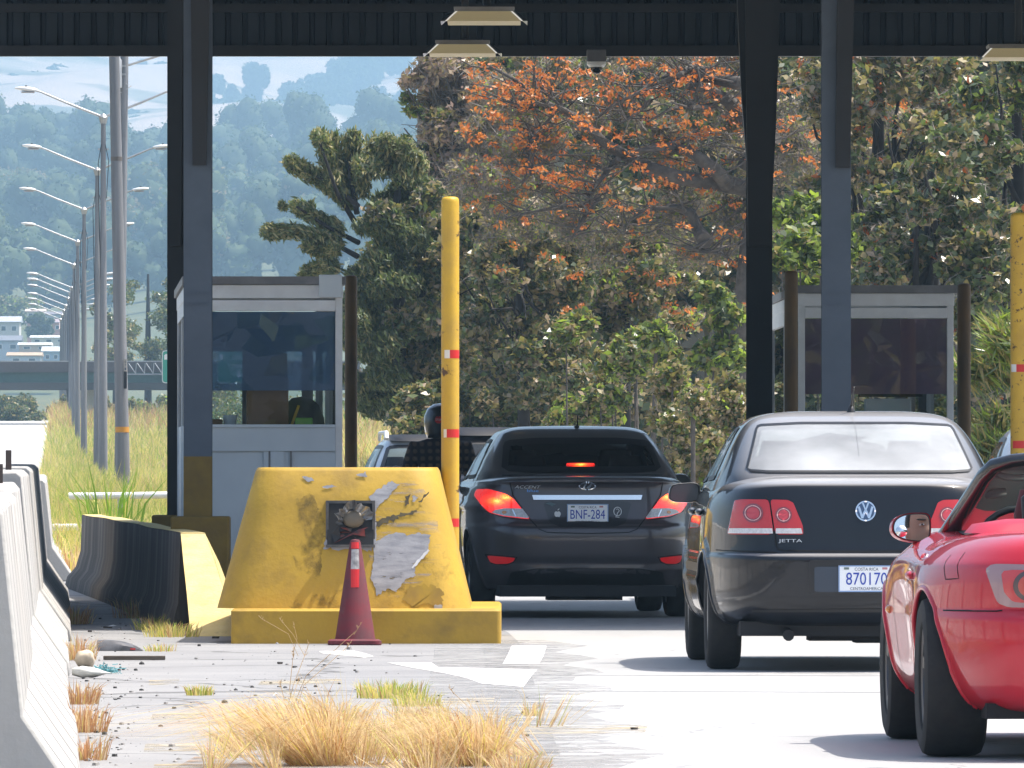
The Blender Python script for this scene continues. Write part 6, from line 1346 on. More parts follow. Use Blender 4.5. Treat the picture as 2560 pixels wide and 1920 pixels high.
# ------------------------------------------------------------------ trees
def Pd(px, py, d): return P(px, py, d)
L_ = {'ever_d': leaf_mat('evergreen_leaf_dark', (.055, .075, .042), .3, .30), 'ever_m': leaf_mat('evergreen_leaf_mid', (.095, .125, .05), .35, .30), 'lime': leaf_mat('lime_leaf', (.21, .28, .06), .5, .36, (.32, .44, .05)), 'olive': leaf_mat('olive_leaf', (.21, .175, .085), .35, .32),
      'grey': leaf_mat('grey_brown_leaf', (.25, .195, .145), .25, .36), 'brown': leaf_mat('dry_brown_leaf', (.27, .185, .155), .3, .5), 'orange': leaf_mat('orange_flower', (.58, .22, .05), .35, .5, (.75, .24, .03)), 'deep': leaf_mat('deep_orange_flower', (.50, .15, .04), .3, .5, (.6, .13, .02)),
      'cyp': leaf_mat('cypress_green', (.12, .15, .07), .3, .55), 'cyp2': leaf_mat('cypress_olive', (.26, .235, .13), .3, .6), 'cyp3': leaf_mat('cypress_dark', (.06, .08, .05), .2, .6), 'straw': leaf_mat('straw_leaf', (.36, .27, .11), .4, .5), 'twig': mat('pale_dry_twig', (.26, .235, .21), .9, c2=(.15, .13, .115), vs=1.5)}
for k_, m_ in L_.items():
    if k_ in ('olive', 'grey', 'lime', 'ever_m', 'ever_d', 'cyp', 'cyp2', 'cyp3'):
        i_ = nodes_of(m_)[0]['Principled BSDF'].inputs['Base Color']; i_.default_value = (i_.default_value[0] * 1.42, i_.default_value[1] * 1.36, i_.default_value[2] * 1.2, 1)
def tree(label, base, crown, trunkpath, rad, limbs=(), name='tree', cat='tree', bark='bark'):
    """crown: list of (points, size, keys, weights, asp, dirs)"""
    t = thing(name, label, cat, base)
    if trunkpath:
        mb = MB(); b = Vector(base); mb.tube([Vector(p) - b for p in trunkpath], rad, 12)
        tr = mb.build('trunk', M[bark], t, 60)
        if limbs:
            ml = MB()
            for pth, r0, r1 in limbs:
                n = len(pth); ml.tube([Vector(p) - b for p in pth], [r0 + (r1 - r0) * i / (n - 1) for i in range(n)], 8)
            ml.build('limbs', M[bark], tr, 60)
    for nm, pts, size, keys, wts, asp, dirs, up in crown:
        o = leaf_cloud(nm, pts - np.array(base, float), size, [L_[k] for k in keys], rng.choice(len(keys), len(pts), p=wts), t, asp, up, dirs)
    return t
def patches(pts, keys_w, scale=1.2, seed=0):
    return None
def clumps_px(lst, depth=.5):
    out = []
    for (px, py, rx, ry, d) in lst: s = FPX / d; out.append((PX(px, d), d + pr.uniform(-.4, .4), PZ(py, d), rx / s, max(rx, ry) / s * depth * 1.4, ry / s))
    return out
def fill(x0, x1, y0, y1, n, r, d, dj=1.5, ok=None):
    o = []
    while len(o) < n:
        a, b = pr.uniform(x0, x1), pr.uniform(y0, y1)
        if ok is None or ok(a, b): o.append((a, b, r * pr.uniform(.6, 1.3), r * pr.uniform(.45, .9), d + pr.uniform(-dj, dj)))
    return clumps_px(o)
def wob(p0, p1, n, j): return [p0.lerp(p1, i / (n - 1)) + Vector((pr.uniform(-j, j), pr.uniform(-j, j), pr.uniform(-j, j))) * (0 < i < n - 1) for i in range(n)]
def twigs(c, n, rad, ln, spread=1.0, down=0.0):
    """fine bare twigs in a set of ellipsoids"""
    p, k = clump_pts(c, n, .2); return p
# 1 cypress with reaching plumes
d = 165.0; B = Vector((PX(985, d), d, 0)); C2 = lambda a, b: P(640 + .3858 * a, .3858 * b, d + pr.uniform(-.5, .5))
C3 = lambda a, b: P(480 + .3617 * a, 100 + .3617 * b, d + pr.uniform(-.5, .5))
segs = []
def plume(pts, r, n=1):
    q = [C3(*p) for p in pts]
    for a, b in zip(q[:-1], q[1:]): segs.append((a, b, r * .72))
for pts, r in (([(1040, 1100), (1000, 980), (960, 900), (900, 700), (870, 650)], .26), ([(1060, 1000), (1080, 850), (1110, 740), (1120, 640)], .30), ([(1000, 930), (960, 760), (990, 660)], .28), ([(1100, 1130), (1000, 1040), (880, 960), (800, 910), (720, 870), (665, 835)], .26),
               ([(1050, 1060), (960, 990), (860, 930)], .28), ([(1020, 1300), (920, 1260), (820, 1210), (740, 1150), (700, 1140)], .24), ([(820, 1180), (820, 1130)], .15), ([(640, 1160), (610, 1135)], .12), ([(1020, 1400), (880, 1350), (760, 1330), (640, 1310), (560, 1320), (505, 1330)], .23), ([(700, 1330), (600, 1345), (520, 1350)], .18),
               ([(1180, 1050), (1160, 900), (1150, 790)], .26), ([(1000, 1450), (880, 1440), (780, 1420)], .25), ([(980, 1560), (860, 1590), (760, 1640)], .28), ([(1240, 900), (1260, 780), (1270, 700)], .34), ([(1340, 900), (1360, 780), (1340, 690)], .36), ([(1450, 950), (1480, 820), (1470, 730)], .36), ([(1560, 900), (1570, 800)], .3)): plume(pts, r)
p1, dr1 = seg_pts(segs, 42000)
cl = fill(930, 1085, 460, 1040, 44, 50, d, 1.2) + fill(830, 960, 640, 1030, 20, 44, d, 1.0, lambda a, b: a > 960 - (b - 400) * .22)
p2, _ = clump_pts(cl, 60000, .2); d2 = np.tile(np.array([[-.35, 0, .75]]), (len(p2), 1))
tree('dark cypress whose feathery plumes reach out to the left', B, [('foliage', p1, .032 * rng.uniform(.6, 1.4, len(p1)), ['cyp', 'cyp2', 'cyp3'], [.42, .36, .22], 4.2, dr1 + np.array([[0, 0, .4]]), 0), ('foliage', p2, .036 * rng.uniform(.6, 1.4, len(p2)), ['cyp', 'cyp2', 'cyp3', 'ever_m'], [.38, .17, .33, .12], 4.0, d2, 0)],
     wob(B, P(1000, 420, d), 6, .1), [.16, .15, .13, .11, .08, .05], [([C3(a, b) for a, b in q], .05, .02) for q in ([(1120, 1250), (1000, 1050), (880, 700)], [(1150, 1150), (950, 985), (700, 860)], [(1150, 1400), (950, 1300), (720, 1150)], [(1150, 1500), (880, 1350), (540, 1320)], [(1140, 1200), (1090, 900), (1120, 650)])], bark='bark_dark')
# 2 half-bare brown tree behind
d = 182.0; B = Vector((PX(1150, d), d, 0))
cl = clumps_px([(1085, 170, 60, 30, d), (1050, 200, 50, 28, d), (1030, 205, 40, 22, d), (1110, 215, 60, 40, d), (1075, 250, 45, 30, d), (1120, 300, 70, 40, d), (1090, 330, 50, 40, d), (1140, 250, 60, 50, d), (1150, 180, 60, 40, d), (1180, 330, 80, 50, d), (1120, 400, 80, 40, d), (1200, 420, 80, 50, d), (1160, 470, 70, 40, d), (1080, 460, 50, 35, d), (1240, 240, 90, 70, d), (1080, 145, 40, 12, d), (1250, 350, 90, 60, d)])
p1, _ = clump_pts(cl, 7500, .1); p1b, _ = clump_pts(cl, 5000, .1)
cg = clumps_px([(1020, 245, 22, 20, d), (1035, 275, 26, 16, d), (1015, 345, 14, 8, d), (1085, 385, 40, 60, d), (1060, 420, 30, 50, d), (1100, 300, 40, 30, d)]); pg, _ = clump_pts(cg, 1100, .2)
lb = [(wob(P(1170, 560, d), P(a, b, d), 5, .12), .07, .012) for a, b in ((1010, 200), (1030, 235), (1060, 165), (1010, 320), (1100, 150), (1060, 350), (1090, 430), (1160, 160), (1230, 180), (1260, 300), (1040, 440))]
lb += [(wob(P(pr.uniform(1060, 1250), pr.uniform(200, 480), d), P(pr.uniform(1000, 1200), pr.uniform(160, 480), d), 4, .06), .012, .005) for _ in range(90)]
tree('half-bare tree with dry brown leaves above the dark cypress', B, [('leaves', p1, .075 * rng.uniform(.6, 1.3, len(p1)), ['brown', 'grey', 'olive'], [.55, .3, .15], 2.0, None, .1), ('twig', p1b, .018 * rng.uniform(.7, 1.3, len(p1b)), ['twig'], [1.0], 16, None, 0), ('leaves', pg, .10 * rng.uniform(.6, 1.3, len(pg)), ['ever_m', 'lime', 'olive'], [.5, .2, .3], 1.8, None, .2)],
     wob(B, P(1170, 560, d), 4, .08), [.18, .16, .12, .08], lb, bark='bark')
# 3 big orange-flowering tree
d = 150.0; B = Vector((PX(1790, d), d + .5, 0)); q3 = lambda a, b, j=.8: P(1280 + .3858 * a, .3858 * b, d + pr.uniform(-j, j))
LIM = [([(1560, 1225), (1350, 1190), (1080, 1150), (900, 1090), (740, 1010), (600, 930), (540, 865), (400, 750), (270, 695), (150, 620), (0, 505), (-140, 430)], .135, .02), ([(1390, 1190), (1320, 1100), (1150, 980), (1050, 955), (930, 960), (760, 995)], .13, .04), ([(1640, 870), (1500, 760), (1400, 650), (1250, 570), (1130, 555)], .16, .06), ([(1250, 1560), (1210, 1500), (1160, 1380), (1050, 1340), (880, 1360)], .13, .03),
       ([(690, 1030), (600, 1130), (545, 1200), (500, 1290)], .055, .02), ([(940, 500), (850, 585), (640, 690), (560, 760)], .04, .018), ([(1320, 680), (1180, 700), (1130, 690), (1000, 720), (880, 790)], .05, .015), ([(560, 1270), (450, 1440), (380, 1560)], .05, .015), ([(540, 1330), (380, 1340), (200, 1360), (0, 1400), (-160, 1470)], .035, .012), ([(900, 1350), (770, 1420), (720, 1520)], .03, .012),
       ([(1120, 1600), (1350, 1640), (1440, 1700)], .03, .02), ([(400, 750), (260, 640), (150, 560)], .03, .012), ([(900, 650), (800, 740), (700, 800)], .04, .015), ([(1250, 480), (1180, 420), (1100, 480), (900, 560)], .10, .02), ([(1700, 640), (1600, 560), (1480, 540), (1320, 510), (1240, 480)], .14, .08), ([(270, 1000), (150, 1090), (60, 1200)], .03, .01), ([(270, 740), (120, 900), (100, 1100)], .025, .01), ([(1500, 1080), (1600, 930), (1720, 900)], .11, .09), ([(-60, 640), (80, 700), (270, 690)], .02, .03)]
lb = [([q3(a, b, .35) for a, b in path], r0, r1) for path, r0, r1 in LIM]
sub = []
for _ in range(330):
    path, r0, r1 = LIM[pr.randrange(len(LIM))]; i = pr.randrange(len(path) - 1); a = q3(*path[i], .5); u = pr.random(); a = a.lerp(q3(*path[i + 1], .5), u)
    an = pr.uniform(.2, 2.9); ln = pr.uniform(.35, 1.3); b = a + Vector((-math.cos(an) * ln, pr.uniform(-.5, .5) * ln, math.sin(an) * ln * .75 - .1)); sub.append((wob(a, b, 4, .07), .016, .004))
lb += sub; ends = np.array([s_[0][-1] for s_ in sub] + [s_[0][2] for s_ in sub])
nfl = 240; k = rng.integers(0, len(ends), nfl); fc = ends[k] + rng.normal(size=(nfl, 3)) * .22
w = np.clip((fc[:, 2] - 3.4) / 3.4, .05, 1) ** 1.0 * np.clip(1.25 - (fc[:, 0] - PX(1150, d)) / 9, .3, 1); fc = fc[rng.random(nfl) < w]
extra = [(pr.uniform(1170, 1930), pr.triangular(140, 520, 170)) for _ in range(150)] + [(pr.uniform(1150, 1330), pr.uniform(180, 570)) for _ in range(50)] + [(pr.uniform(1200, 2000), pr.uniform(400, 820)) for _ in range(70)] + [(pr.uniform(1930, 2300), pr.uniform(150, 420)) for _ in range(30)]
fc = np.concatenate([fc, np.array([P(a, b, d + pr.uniform(-1.2, 1.0)) for a, b in extra])])
pf = np.repeat(fc, 15, 0) + rng.normal(size=(len(fc) * 15, 3)) * np.array([.06, .07, .03])
cl = fill(1180, 2280, 130, 640, 130, 60, d + 1.9, 1.2) + fill(1130, 1330, 200, 600, 18, 45, d + .5)
pl, _ = clump_pts(cl, 21000, .1); pt, _ = clump_pts(cl, 30000, .1)
tree('wide grey-branched tree covered in orange flower sprays', B, [('leaves', pl, .050 * rng.uniform(.5, 1.4, len(pl)), ['olive', 'grey', 'ever_m', 'lime'], [.34, .34, .22, .10], 1.7, None, .35), ('blossom', pf, .036 * rng.uniform(.6, 1.4, len(pf)), ['orange', 'deep'], [.7, .3], 2.0, None, .2), ('twig', pt, .012 * rng.uniform(.6, 1.4, len(pt)), ['twig'], [1.0], 26, None, 0)],
     [B, P(1850, 900, d), P(1880, 600, d), P(1905, 470, d)], [.22, .20, .18, .15], lb, bark='bark')
# 4 row of slim-trunked trees between the cypress and the hill
for i, (px, w, top, lab_, seed) in enumerate(((1310, 34, 620, 'dark slim-trunked tree with the broadest trunk behind the charcoal sedan', 1), (1395, 24, 560, 'slim dark-trunked tree right behind the charcoal sedan aerial', 2), (1568, 30, 600, 'brown-trunked tree above the right end of the charcoal sedan', 3), (1240, 30, 560, 'dark tree just right of the yellow bollard', 4), (1060, 26, 540, 'dark tree above the motorcyclist', 5))):
    d = 157 + 2.2 * i; B = Vector((PX(px, d), d, 0)); 
    cl = fill(px - 140, px + 140, top - 40, 1010, 44, 54, d, 1.6) + fill(px - 80, px + 80, top - 60, top + 80, 8, 50, d)
    p_, _ = clump_pts(cl, 19000, .15); pt, _ = clump_pts(cl, 5000, .1)
    ks, ws = (['ever_d', 'olive', 'grey', 'ever_m'], [.36, .28, .20, .16]) if i in (0, 3, 4) else (['ever_d', 'olive', 'grey', 'lime'], [.30, .28, .28, .14])
    lb = [(wob(P(px, pr.uniform(650, 900), d), P(px + pr.uniform(-120, 120), pr.uniform(top, 850), d + pr.uniform(-1, 1)), 4, .1), .03, .008) for _ in range(12)]
    tree(lab_, B, [('leaves', p_, .058 * rng.uniform(.35, 1.8, len(p_)) ** 1.1, ks, ws, 1.8, None, .35), ('twig', pt, .012, ['twig'], [1.0], 22, None, 0)], wob(B, P(px - 8, top, d), 5, .04), [w * d / FPX / 2 * k for k in (1.1, 1, .85, .7, .4)], lb, bark='bark_dark')
# 5 lime bushes and thickets low down
def bush(label, lst, n, size, ks, ws, name='bush', straw=False, d=140):
    cl = clumps_px(lst); c0 = cl[0]; B = Vector((c0[0], c0[1], 0)); p_, _ = clump_pts(cl, n, .2)
    st_ = [(wob(Vector((c[0], c[1], 0)), Vector(c[:3]), 3, .08), .025, .01) for c in cl[:8]]
    return tree(label, B, [('leaves', p_, size * rng.uniform(.5, 1.4, n), ks, ws, 1.9, None, .4)], st_[0][0], .03, st_[1:], name=name, cat=name)
bush('sunlit lime-green bush under the flowering tree, beside the black steel column', [(pr.uniform(1620, 1830), pr.uniform(720, 930), 46, 32, 144 + pr.uniform(-1, 1)) for _ in range(16)], 5000, .075, ['lime', 'ever_m', 'olive', 'ever_d'], [.34, .26, .22, .18])
bush('loose yellow-green bush low behind the charcoal sedan', [(pr.uniform(1400, 1640), pr.uniform(790, 1060), 46, 34, 147 + pr.uniform(-1, 1)) for _ in range(18)], 5500, .07, ['lime', 'olive', 'ever_m', 'grey', 'ever_d'], [.24, .22, .22, .16, .16])
bush('tall light green shrub between the two middle columns', [(pr.uniform(1930, 2240), pr.triangular(500, 760, 600), 52, 40, 134 + pr.uniform(-1, 1)) for _ in range(24)], 9000, .07, ['lime', 'ever_m', 'olive', 'ever_d'], [.42, .28, .18, .12])
bush('brown-green thicket between the charcoal and the black sedan', [(pr.uniform(1655, 1860), pr.uniform(880, 1260), 46, 42, 122 + pr.uniform(-1, 1)) for _ in range(30)], 10000, .05, ['olive', 'grey', 'ever_d', 'ever_m', 'lime'], [.28, .34, .18, .13, .07])
bush('dark low thicket under the cypress', [(pr.uniform(1000, 1500), pr.uniform(960, 1180), 60, 40, 160 + pr.uniform(-1, 1)) for _ in range(26)], 8000, .08, ['ever_d', 'olive', 'ever_m', 'grey'], [.4, .25, .2, .15])
# 6 big dark evergreen trees on the right
for (px, x0, x1, y0, y1, d, n, lab_, ks, ws) in ((2330, 2190, 2520, 330, 980, 126, 17000, 'dense dark evergreen tree behind the purple-tinted booth', ['ever_d', 'ever_m', 'olive', 'grey', 'deep'], [.50, .20, .16, .125, .015]), (2540, 2400, 2720, 120, 900, 130, 16000, 'dark glossy tree filling the upper right corner', ['ever_d', 'ever_m', 'olive', 'lime', 'deep'], [.44, .24, .20, .105, .015]), (2200, 2020, 2420, 100, 480, 138, 13000, 'grey-green tree with scattered orange sprays beside the right column', ['ever_d', 'olive', 'grey', 'ever_m', 'deep'], [.26, .30, .26, .15, .03])):
    B = Vector((PX(px, d), d, 0)); cl = fill(x0, x1, y0, y1, 60, 62, d, 1.6); p_, _ = clump_pts(cl, n, .15); pt, _ = clump_pts(cl, 6000, .1)
    lb = [(wob(P(px, pr.uniform(500, 900), d), P(pr.uniform(x0, x1), pr.uniform(y0, y1), d + pr.uniform(-1, 1)), 5, .15), .055, .012) for _ in range(16)]
    tree(lab_, B, [('leaves', p_, .07 * rng.uniform(.5, 1.5, len(p_)), ks, ws, 1.8, None, .35), ('twig', pt, .012, ['twig'], [1.0], 24, None, 0)], wob(B, P(px, y0 + 60, d), 5, .1), [.2, .18, .15, .1, .05], lb, bark='bark_dark')
cl = fill(2440, 2640, 820, 1160, 22, 55, 100, 1.0); p_, _ = clump_pts(cl, 3500, .1); B = Vector((PX(2540, 100), 100, 0))
tree('spiky green grass-leaved bush beside the rusty yellow bollard', B, [('leaves', p_, .035 * rng.uniform(.6, 1.4, len(p_)), ['ever_m', 'lime', 'olive', 'straw'], [.42, .24, .22, .12], 11, np.tile(np.array([[-.5, 0, .6]]), (len(p_), 1)), 0)], wob(B, P(2540, 1000, 100), 3, .05), .03, name='bush', cat='bush')
# wooded bank behind: one dark mass
cl = fill(900, 3250, 80, 1150, 560, 75, 205, 5, lambda a, b: a > 1010 + max(0, 520 - b) * .22); p_, _ = clump_pts(cl, 105000, .1)
tag(leaf_cloud('woods', p_, .15 * rng.uniform(.6, 1.4, len(p_)), [L_[k] for k in ('ever_d', 'olive', 'grey', 'ever_m')], rng.choice(4, len(p_), p=[.42, .24, .22, .12]), None, 1.6, .4), kind='stuff')
cl = [(pr.uniform(-55, 55), -95 + pr.uniform(-6, 6), pr.uniform(1, 9), pr.uniform(3, 6), 4, pr.uniform(2, 4.5)) for _ in range(70)]; p_, _ = clump_pts(cl, 9000, .2)
tag(leaf_cloud('woods', p_, .8 * rng.uniform(.6, 1.4, len(p_)), [L_[k] for k in ('ever_d', 'olive', 'ever_m')], rng.choice(3, len(p_), p=[.5, .25, .25]), None, 1.5, .4), kind='stuff')
bank = MB(); 
xs = np.linspace(PX(1040, 214), 40, 24); zs = [(-.3, 206), (3, 211), (7, 216), (12.5, 224)]
bank.add([(x, y + 1.5 * math.sin(x * .9), z + (.5 * math.sin(x * 1.7) if z > 1 else 0)) for z, y in zs for x in xs], [(j * 24 + i, j * 24 + i + 1, (j + 1) * 24 + i + 1, (j + 1) * 24 + i) for j in range(3) for i in range(23)])
tag(bank.build('bank', mat('leaf_litter_bank', (.020, .022, .013), .95, c2=(.012, .012, .008), vs=.6), None, 180), kind='structure')
# mid distance trees on the left
for (px, py0, py1, w, d, lab_, ks, ws) in ((370, 655, 930, 75, 700, 'tall grey-green tree beside the dark column above the overpass', ['ever_m', 'olive', 'ever_d'], [.5, .2, .3]), (290, 740, 930, 60, 720, 'olive tree behind the thick utility pole', ['olive', 'ever_m', 'ever_d'], [.45, .3, .25]), (30, 735, 800, 60, 1740, 'rounded light green tree above the far houses', ['ever_m', 'olive', 'lime'], [.5, .3, .2]), (470, 640, 900, 60, 760, 'grey-green tree behind the left steel columns', ['ever_m', 'ever_d', 'olive'], [.4, .3, .3]), (100, 770, 850, 30, 1600, 'dark tree between the far houses', ['ever_d', 'ever_m'], [.7, .3]),
                                    (40, 985, 1070, 60, 670, 'dark tree under the overpass at the left edge', ['ever_d', 'olive', 'ever_m'], [.5, .3, .2]), (120, 985, 1075, 60, 675, 'grey tree under the overpass left of the lamp posts', ['ever_d', 'grey', 'ever_m'], [.5, .3, .2]), (370, 985, 1090, 50, 660, 'bushy green tree under the green road sign', ['ever_m', 'olive', 'lime'], [.5, .3, .2]), (700, 985, 1090, 160, 520, 'low green tree line behind the booth', ['ever_m', 'olive', 'ever_d'], [.4, .3, .3]), (570, 1020, 1090, 60, 530, 'green bush seen through the lower booth window', ['ever_m', 'olive', 'lime'], [.4, .3, .3]), (250, 980, 1080, 40, 665, 'pale bush under the overpass between the poles', ['grey', 'ever_m', 'olive'], [.4, .3, .3])):
    B = Vector((PX(px, d), d, float(H(0, min(d, 700))) - .3)); cl = fill(px - w, px + w, py0 + 18, py1, 26, w * .42, d, 3); p_, _ = clump_pts(cl, 8000, .2); s = FPX / d
    tree(lab_, B, [('leaves', p_, (4.2 / s) * rng.uniform(.35, 1.8, len(p_)) ** 1.1, ks, ws, 1.5, None, .4)], [B, B.lerp(P(px, py0 + 30, d), .6), P(px, py0 + 30, d)], [.3, .2, .08], bark='bark_dark')
# ------------------------------------------------------------------ grass
M['soil'] = mat('reddish_dry_soil', (.36, .25, .16), .95, c2=(.27, .18, .11), vs=6); ragged(M['soil'], 4, .47, .66)
Gm = [leaf_mat('grass_yellow', (.68, .60, .19), .45, .6, (.75, .65, .16)), leaf_mat('grass_green', (.27, .36, .07), .45, .5, (.36, .45, .06)), leaf_mat('grass_straw', (.66, .50, .29), .4, .6, (.75, .55, .28)), leaf_mat('grass_rust', (.46, .25, .13), .4, .6, (.55, .28, .12)), leaf_mat('grass_fresh', (.14, .26, .03), .5, .45, (.28, .48, .04))]
def scatter(name, n, fx, h, w, lean, wts, mats=Gm):
    b = fx(n); hh = h * rng.uniform(.55, 1.25, n); ln = rng.normal(size=(n, 3)) * np.array([.28, .28, 0]) + np.array(lean)
    return tag(blades(name, b, hh, w * rng.uniform(.6, 1.3, n), ln, mats, rng.choice(len(mats), n, p=wts)), kind='stuff')
def med(n):                                          # the median: between the barrier row and the plaza, going away
    y = np.exp(rng.uniform(np.log(98), np.log(660), n)); pxs = rng.uniform(-20, 480, n); x = (pxs - 1280) * y / FPX; xl = bar_x(y) - .7
    x = np.maximum(x, xl + rng.random(n) * 1.5); return np.stack([x, y, H(x, y) - .05], 1)
def hvar(b): return .55 + .35 * np.sin(b[:, 0] * .8 + b[:, 1] * .11) * np.sin(b[:, 1] * .05 + 1)
b = med(52000); n = len(b); s_ = b[:, 1] / 240
hh = (.75 + .35 * hvar(b)) * np.clip(.65 + (b[:, 1] - 98) / 420, .65, 1.9) * rng.uniform(.55, 1.2, n); ix = rng.choice(5, n, p=[.50, .20, .18, .02, .10])
gz = np.sin(b[:, 0] * 1.3 + 2) * np.sin(b[:, 1] * .06) > .45; ix[gz & (rng.random(n) < .6)] = 1
ix[(b[:, 1] > 520) & (rng.random(n) < .35)] = 3
tag(blades('median_grass', b, hh, .011 * np.clip(s_, .5, 3.5) * rng.uniform(.6, 1.3, n), rng.normal(size=(n, 3)) * np.array([.28, .28, 0]), Gm, ix), kind='stuff')
def fieldr(n):
    y = rng.uniform(150, 420, n); pxs = rng.uniform(850, 1030, n); x = (pxs - 1280) * y / FPX; return np.stack([x, y, H(x, y)], 1)
b = fieldr(7000); n = len(b); ix = rng.choice(5, n, p=[.38, .16, .2, .22, .04]); tag(blades('field_grass', b, (.9 + (b[:, 1] - 150) * .0078) * rng.uniform(.5, 1.2, n), .02 * b[:, 1] / 200, rng.normal(size=(n, 3)) * np.array([.3, .3, 0]), Gm, ix), kind='stuff')
# fresh green tuft by the rails, weeds along the barrier foot, golden clumps in front
def tuft(cx, cy, n, r, h, w, wts, lean=(0, 0, 0), fan=1.0, name='grass_tuft', label=None, group=None):
    a = rng.random(n) * 2 * np.pi; q = rng.random(n) ** .6 * r; b = np.stack([np.cos(a) * q, np.sin(a) * q * 1.3, np.zeros(n)], 1)
    ln = np.stack([np.cos(a), np.sin(a), np.zeros(n)], 1) * (rng.random(n)[:, None] * fan) + np.array(lean) + rng.normal(size=(n, 3)) * np.array([.12, .12, 0])
    o = blades(name, b, h * rng.uniform(.45, 1.15, n), w * rng.uniform(.6, 1.3, n), ln, Gm, rng.choice(5, n, p=wts)); o.location = (cx, cy, 0); return tag(o, label, 'grass tuft', group)
d = 104; tuft(PX(275, d), d, 90, .25, 1.15, .014, [.1, .1, 0, 0, .8], (-.05, 0, 0), .45, 'fresh_reed', 'fresh bright green reed clump in front of the white tube rails')
d = 103; tuft(PX(370, d), d, 160, .7, .55, .01, [.4, .2, .1, 0, .3], (0, 0, 0), .5, 'weed_clump', 'yellow-green weeds right of the bright reed clump')
d = 108; tuft(PX(215, d), d, 200, .7, .6, .01, [.4, .15, .3, .1, .05], (0, 0, 0), .5, 'weed_clump', 'straw-coloured weeds at the end of the white barriers')
d = 96; tuft(PX(190, d), d, 300, .45, .35, .008, [.2, .0, .5, .3, 0], (0, 0, 0), .7, 'weed_clump', 'dry orange grass between the white barriers and the black one')
fg = [(800, 1912, 1100, .12, .36, (-.9, .0, 0), 2.1, 'golden grass clump at the bottom left of centre, leaning left'), (1175, 1912, 1000, .12, .29, (-.7, 0, 0), 2.3, 'golden grass clump at the bottom right of centre')]
for px, py, n, r, h, ln, fn, lab_ in fg:
    g = G(px, py); tuft(g.x, g.y, n, r, h, .0021, [.14, .0, .76, .10, 0], ln, fn, 'golden_grass_clump', lab_, 'golden grass clumps in the foreground')
BS, HH_, LN, WD = [], [], [], []
for _ in range(62):
    px, py = pr.triangular(470, 1390, 960), pr.triangular(1770, 1935, 1915); n = pr.randrange(25, 130); g = G(px, py); r = pr.uniform(.03, .12); a = rng.random(n) * 6.283; q_ = rng.random(n) ** .6 * r
    BS.append(np.stack([g.x + np.cos(a) * q_, g.y + np.sin(a) * q_ * 2.5, np.zeros(n)], 1)); HH_.append(pr.uniform(.06, .24) * rng.uniform(.4, 1.3, n)); dirn = pr.gauss(-.5, .9)
    LN.append(np.stack([np.cos(a) * rng.random(n) * 1.6 + dirn, np.sin(a) * rng.random(n), np.zeros(n)], 1)); WD.append(rng.uniform(.0012, .0028, n))
b = np.concatenate(BS); n = len(b); tag(blades('dry_grass', b, np.concatenate(HH_), np.concatenate(WD), np.concatenate(LN), Gm, rng.choice(5, n, p=[.14, .03, .66, .17, 0])), kind='stuff')
flat('bare_soil', [G(430 + 0, 1925), G(560, 1850), G(800, 1815), G(980, 1822), G(1180, 1830), G(1330, 1870), G(1400, 1925), G(1300, 1960), G(600, 1960)], .0014, M['soil'])
# tall seed stalks
def stalks(name, px, py, tips, label):
    g = G(px, py); mb = MB()
    for tx, ty in tips:
        e = P(tx, ty, g.y + pr.uniform(-.1, .1)) - g; m1 = Vector((e.x * .25, 0, e.z * .55)); mb.tube([(pr.uniform(-.05, .05), 0, 0), m1, e * .93, e], [.0014, .0013, .0011, .0007], 5)
        for _ in range(7): q = e * pr.uniform(.86, 1.0); mb.tube([q, q + Vector((pr.uniform(-.012, .012), 0, pr.uniform(.004, .02)))], [.0011, .0006], 4)
    o = mb.build(name, Gm[2]); o.location = g; return tag(o, label, 'grass stalk')
stalks('seed_stalks', 720, 1850, [(700, 1700), (735, 1618), (772, 1604), (748, 1690), (905, 1555), (880, 1600)], 'tall dry seed stalks in front of the maroon cone')
stalks('seed_stalks', 1210, 1860, [(1125, 1720), (1168, 1745), (1348, 1765), (1290, 1800)], 'short dry seed stalks over the right golden clump')
stalks('seed_stalks', 745, 1640, [(648, 1540), (735, 1560), (700, 1545)], 'curved straw stalks against the yellow block base')
# small tufts
for px, py, n, r, h, w4, lab_ in ((980, 1745, 420, .17, .10, [.45, .35, .15, .05, 0], 'low yellow-green weed patch behind the golden clumps'), (1040, 1765, 260, .12, .08, [.5, .3, .2, 0, 0], 'low weed patch right of the yellow-green one'), (500, 1738, 160, .07, .06, [.4, .4, .15, .05, 0], 'tiny weed tuft on the grey pavement'), (430, 1592, 260, .18, .12, [.4, .3, .15, .15, 0], 'weed tuft at the foot of the sooty barrier'), (390, 1575, 200, .16, .12, [.3, .35, .2, .15, 0], 'green weed tuft under the sooty barrier'), (405, 1628, 110, .10, .06, [.35, .3, .2, .15, 0], 'flat weed tuft below the sooty barrier end'),
                             (205, 1830, 240, .11, .15, [.05, 0, .35, .6, 0], 'rusty dry weeds at the foot of the nearest white barrier'), (200, 1760, 200, .09, .12, [.05, 0, .4, .55, 0], 'rusty dry weeds below the white plastic bag'), (190, 1650, 200, .12, .16, [.1, 0, .4, .5, 0], 'rusty weeds along the third white barrier'), (182, 1560, 220, .14, .16, [.1, .05, .4, .45, 0], 'rusty weeds beside the broken bumper piece'), (212, 1900, 160, .09, .11, [.05, 0, .35, .6, 0], 'rusty dry weeds in the bottom left corner'), (350, 1545, 160, .2, .18, [.1, .1, .4, .4, 0], 'brown weed sprig against the sooty barrier')):
    g = G(px, py); tuft(g.x, g.y, n, r, h, .0028, w4, (0, 0, 0), .9, 'weed_tuft', lab_, 'weeds on the pavement')
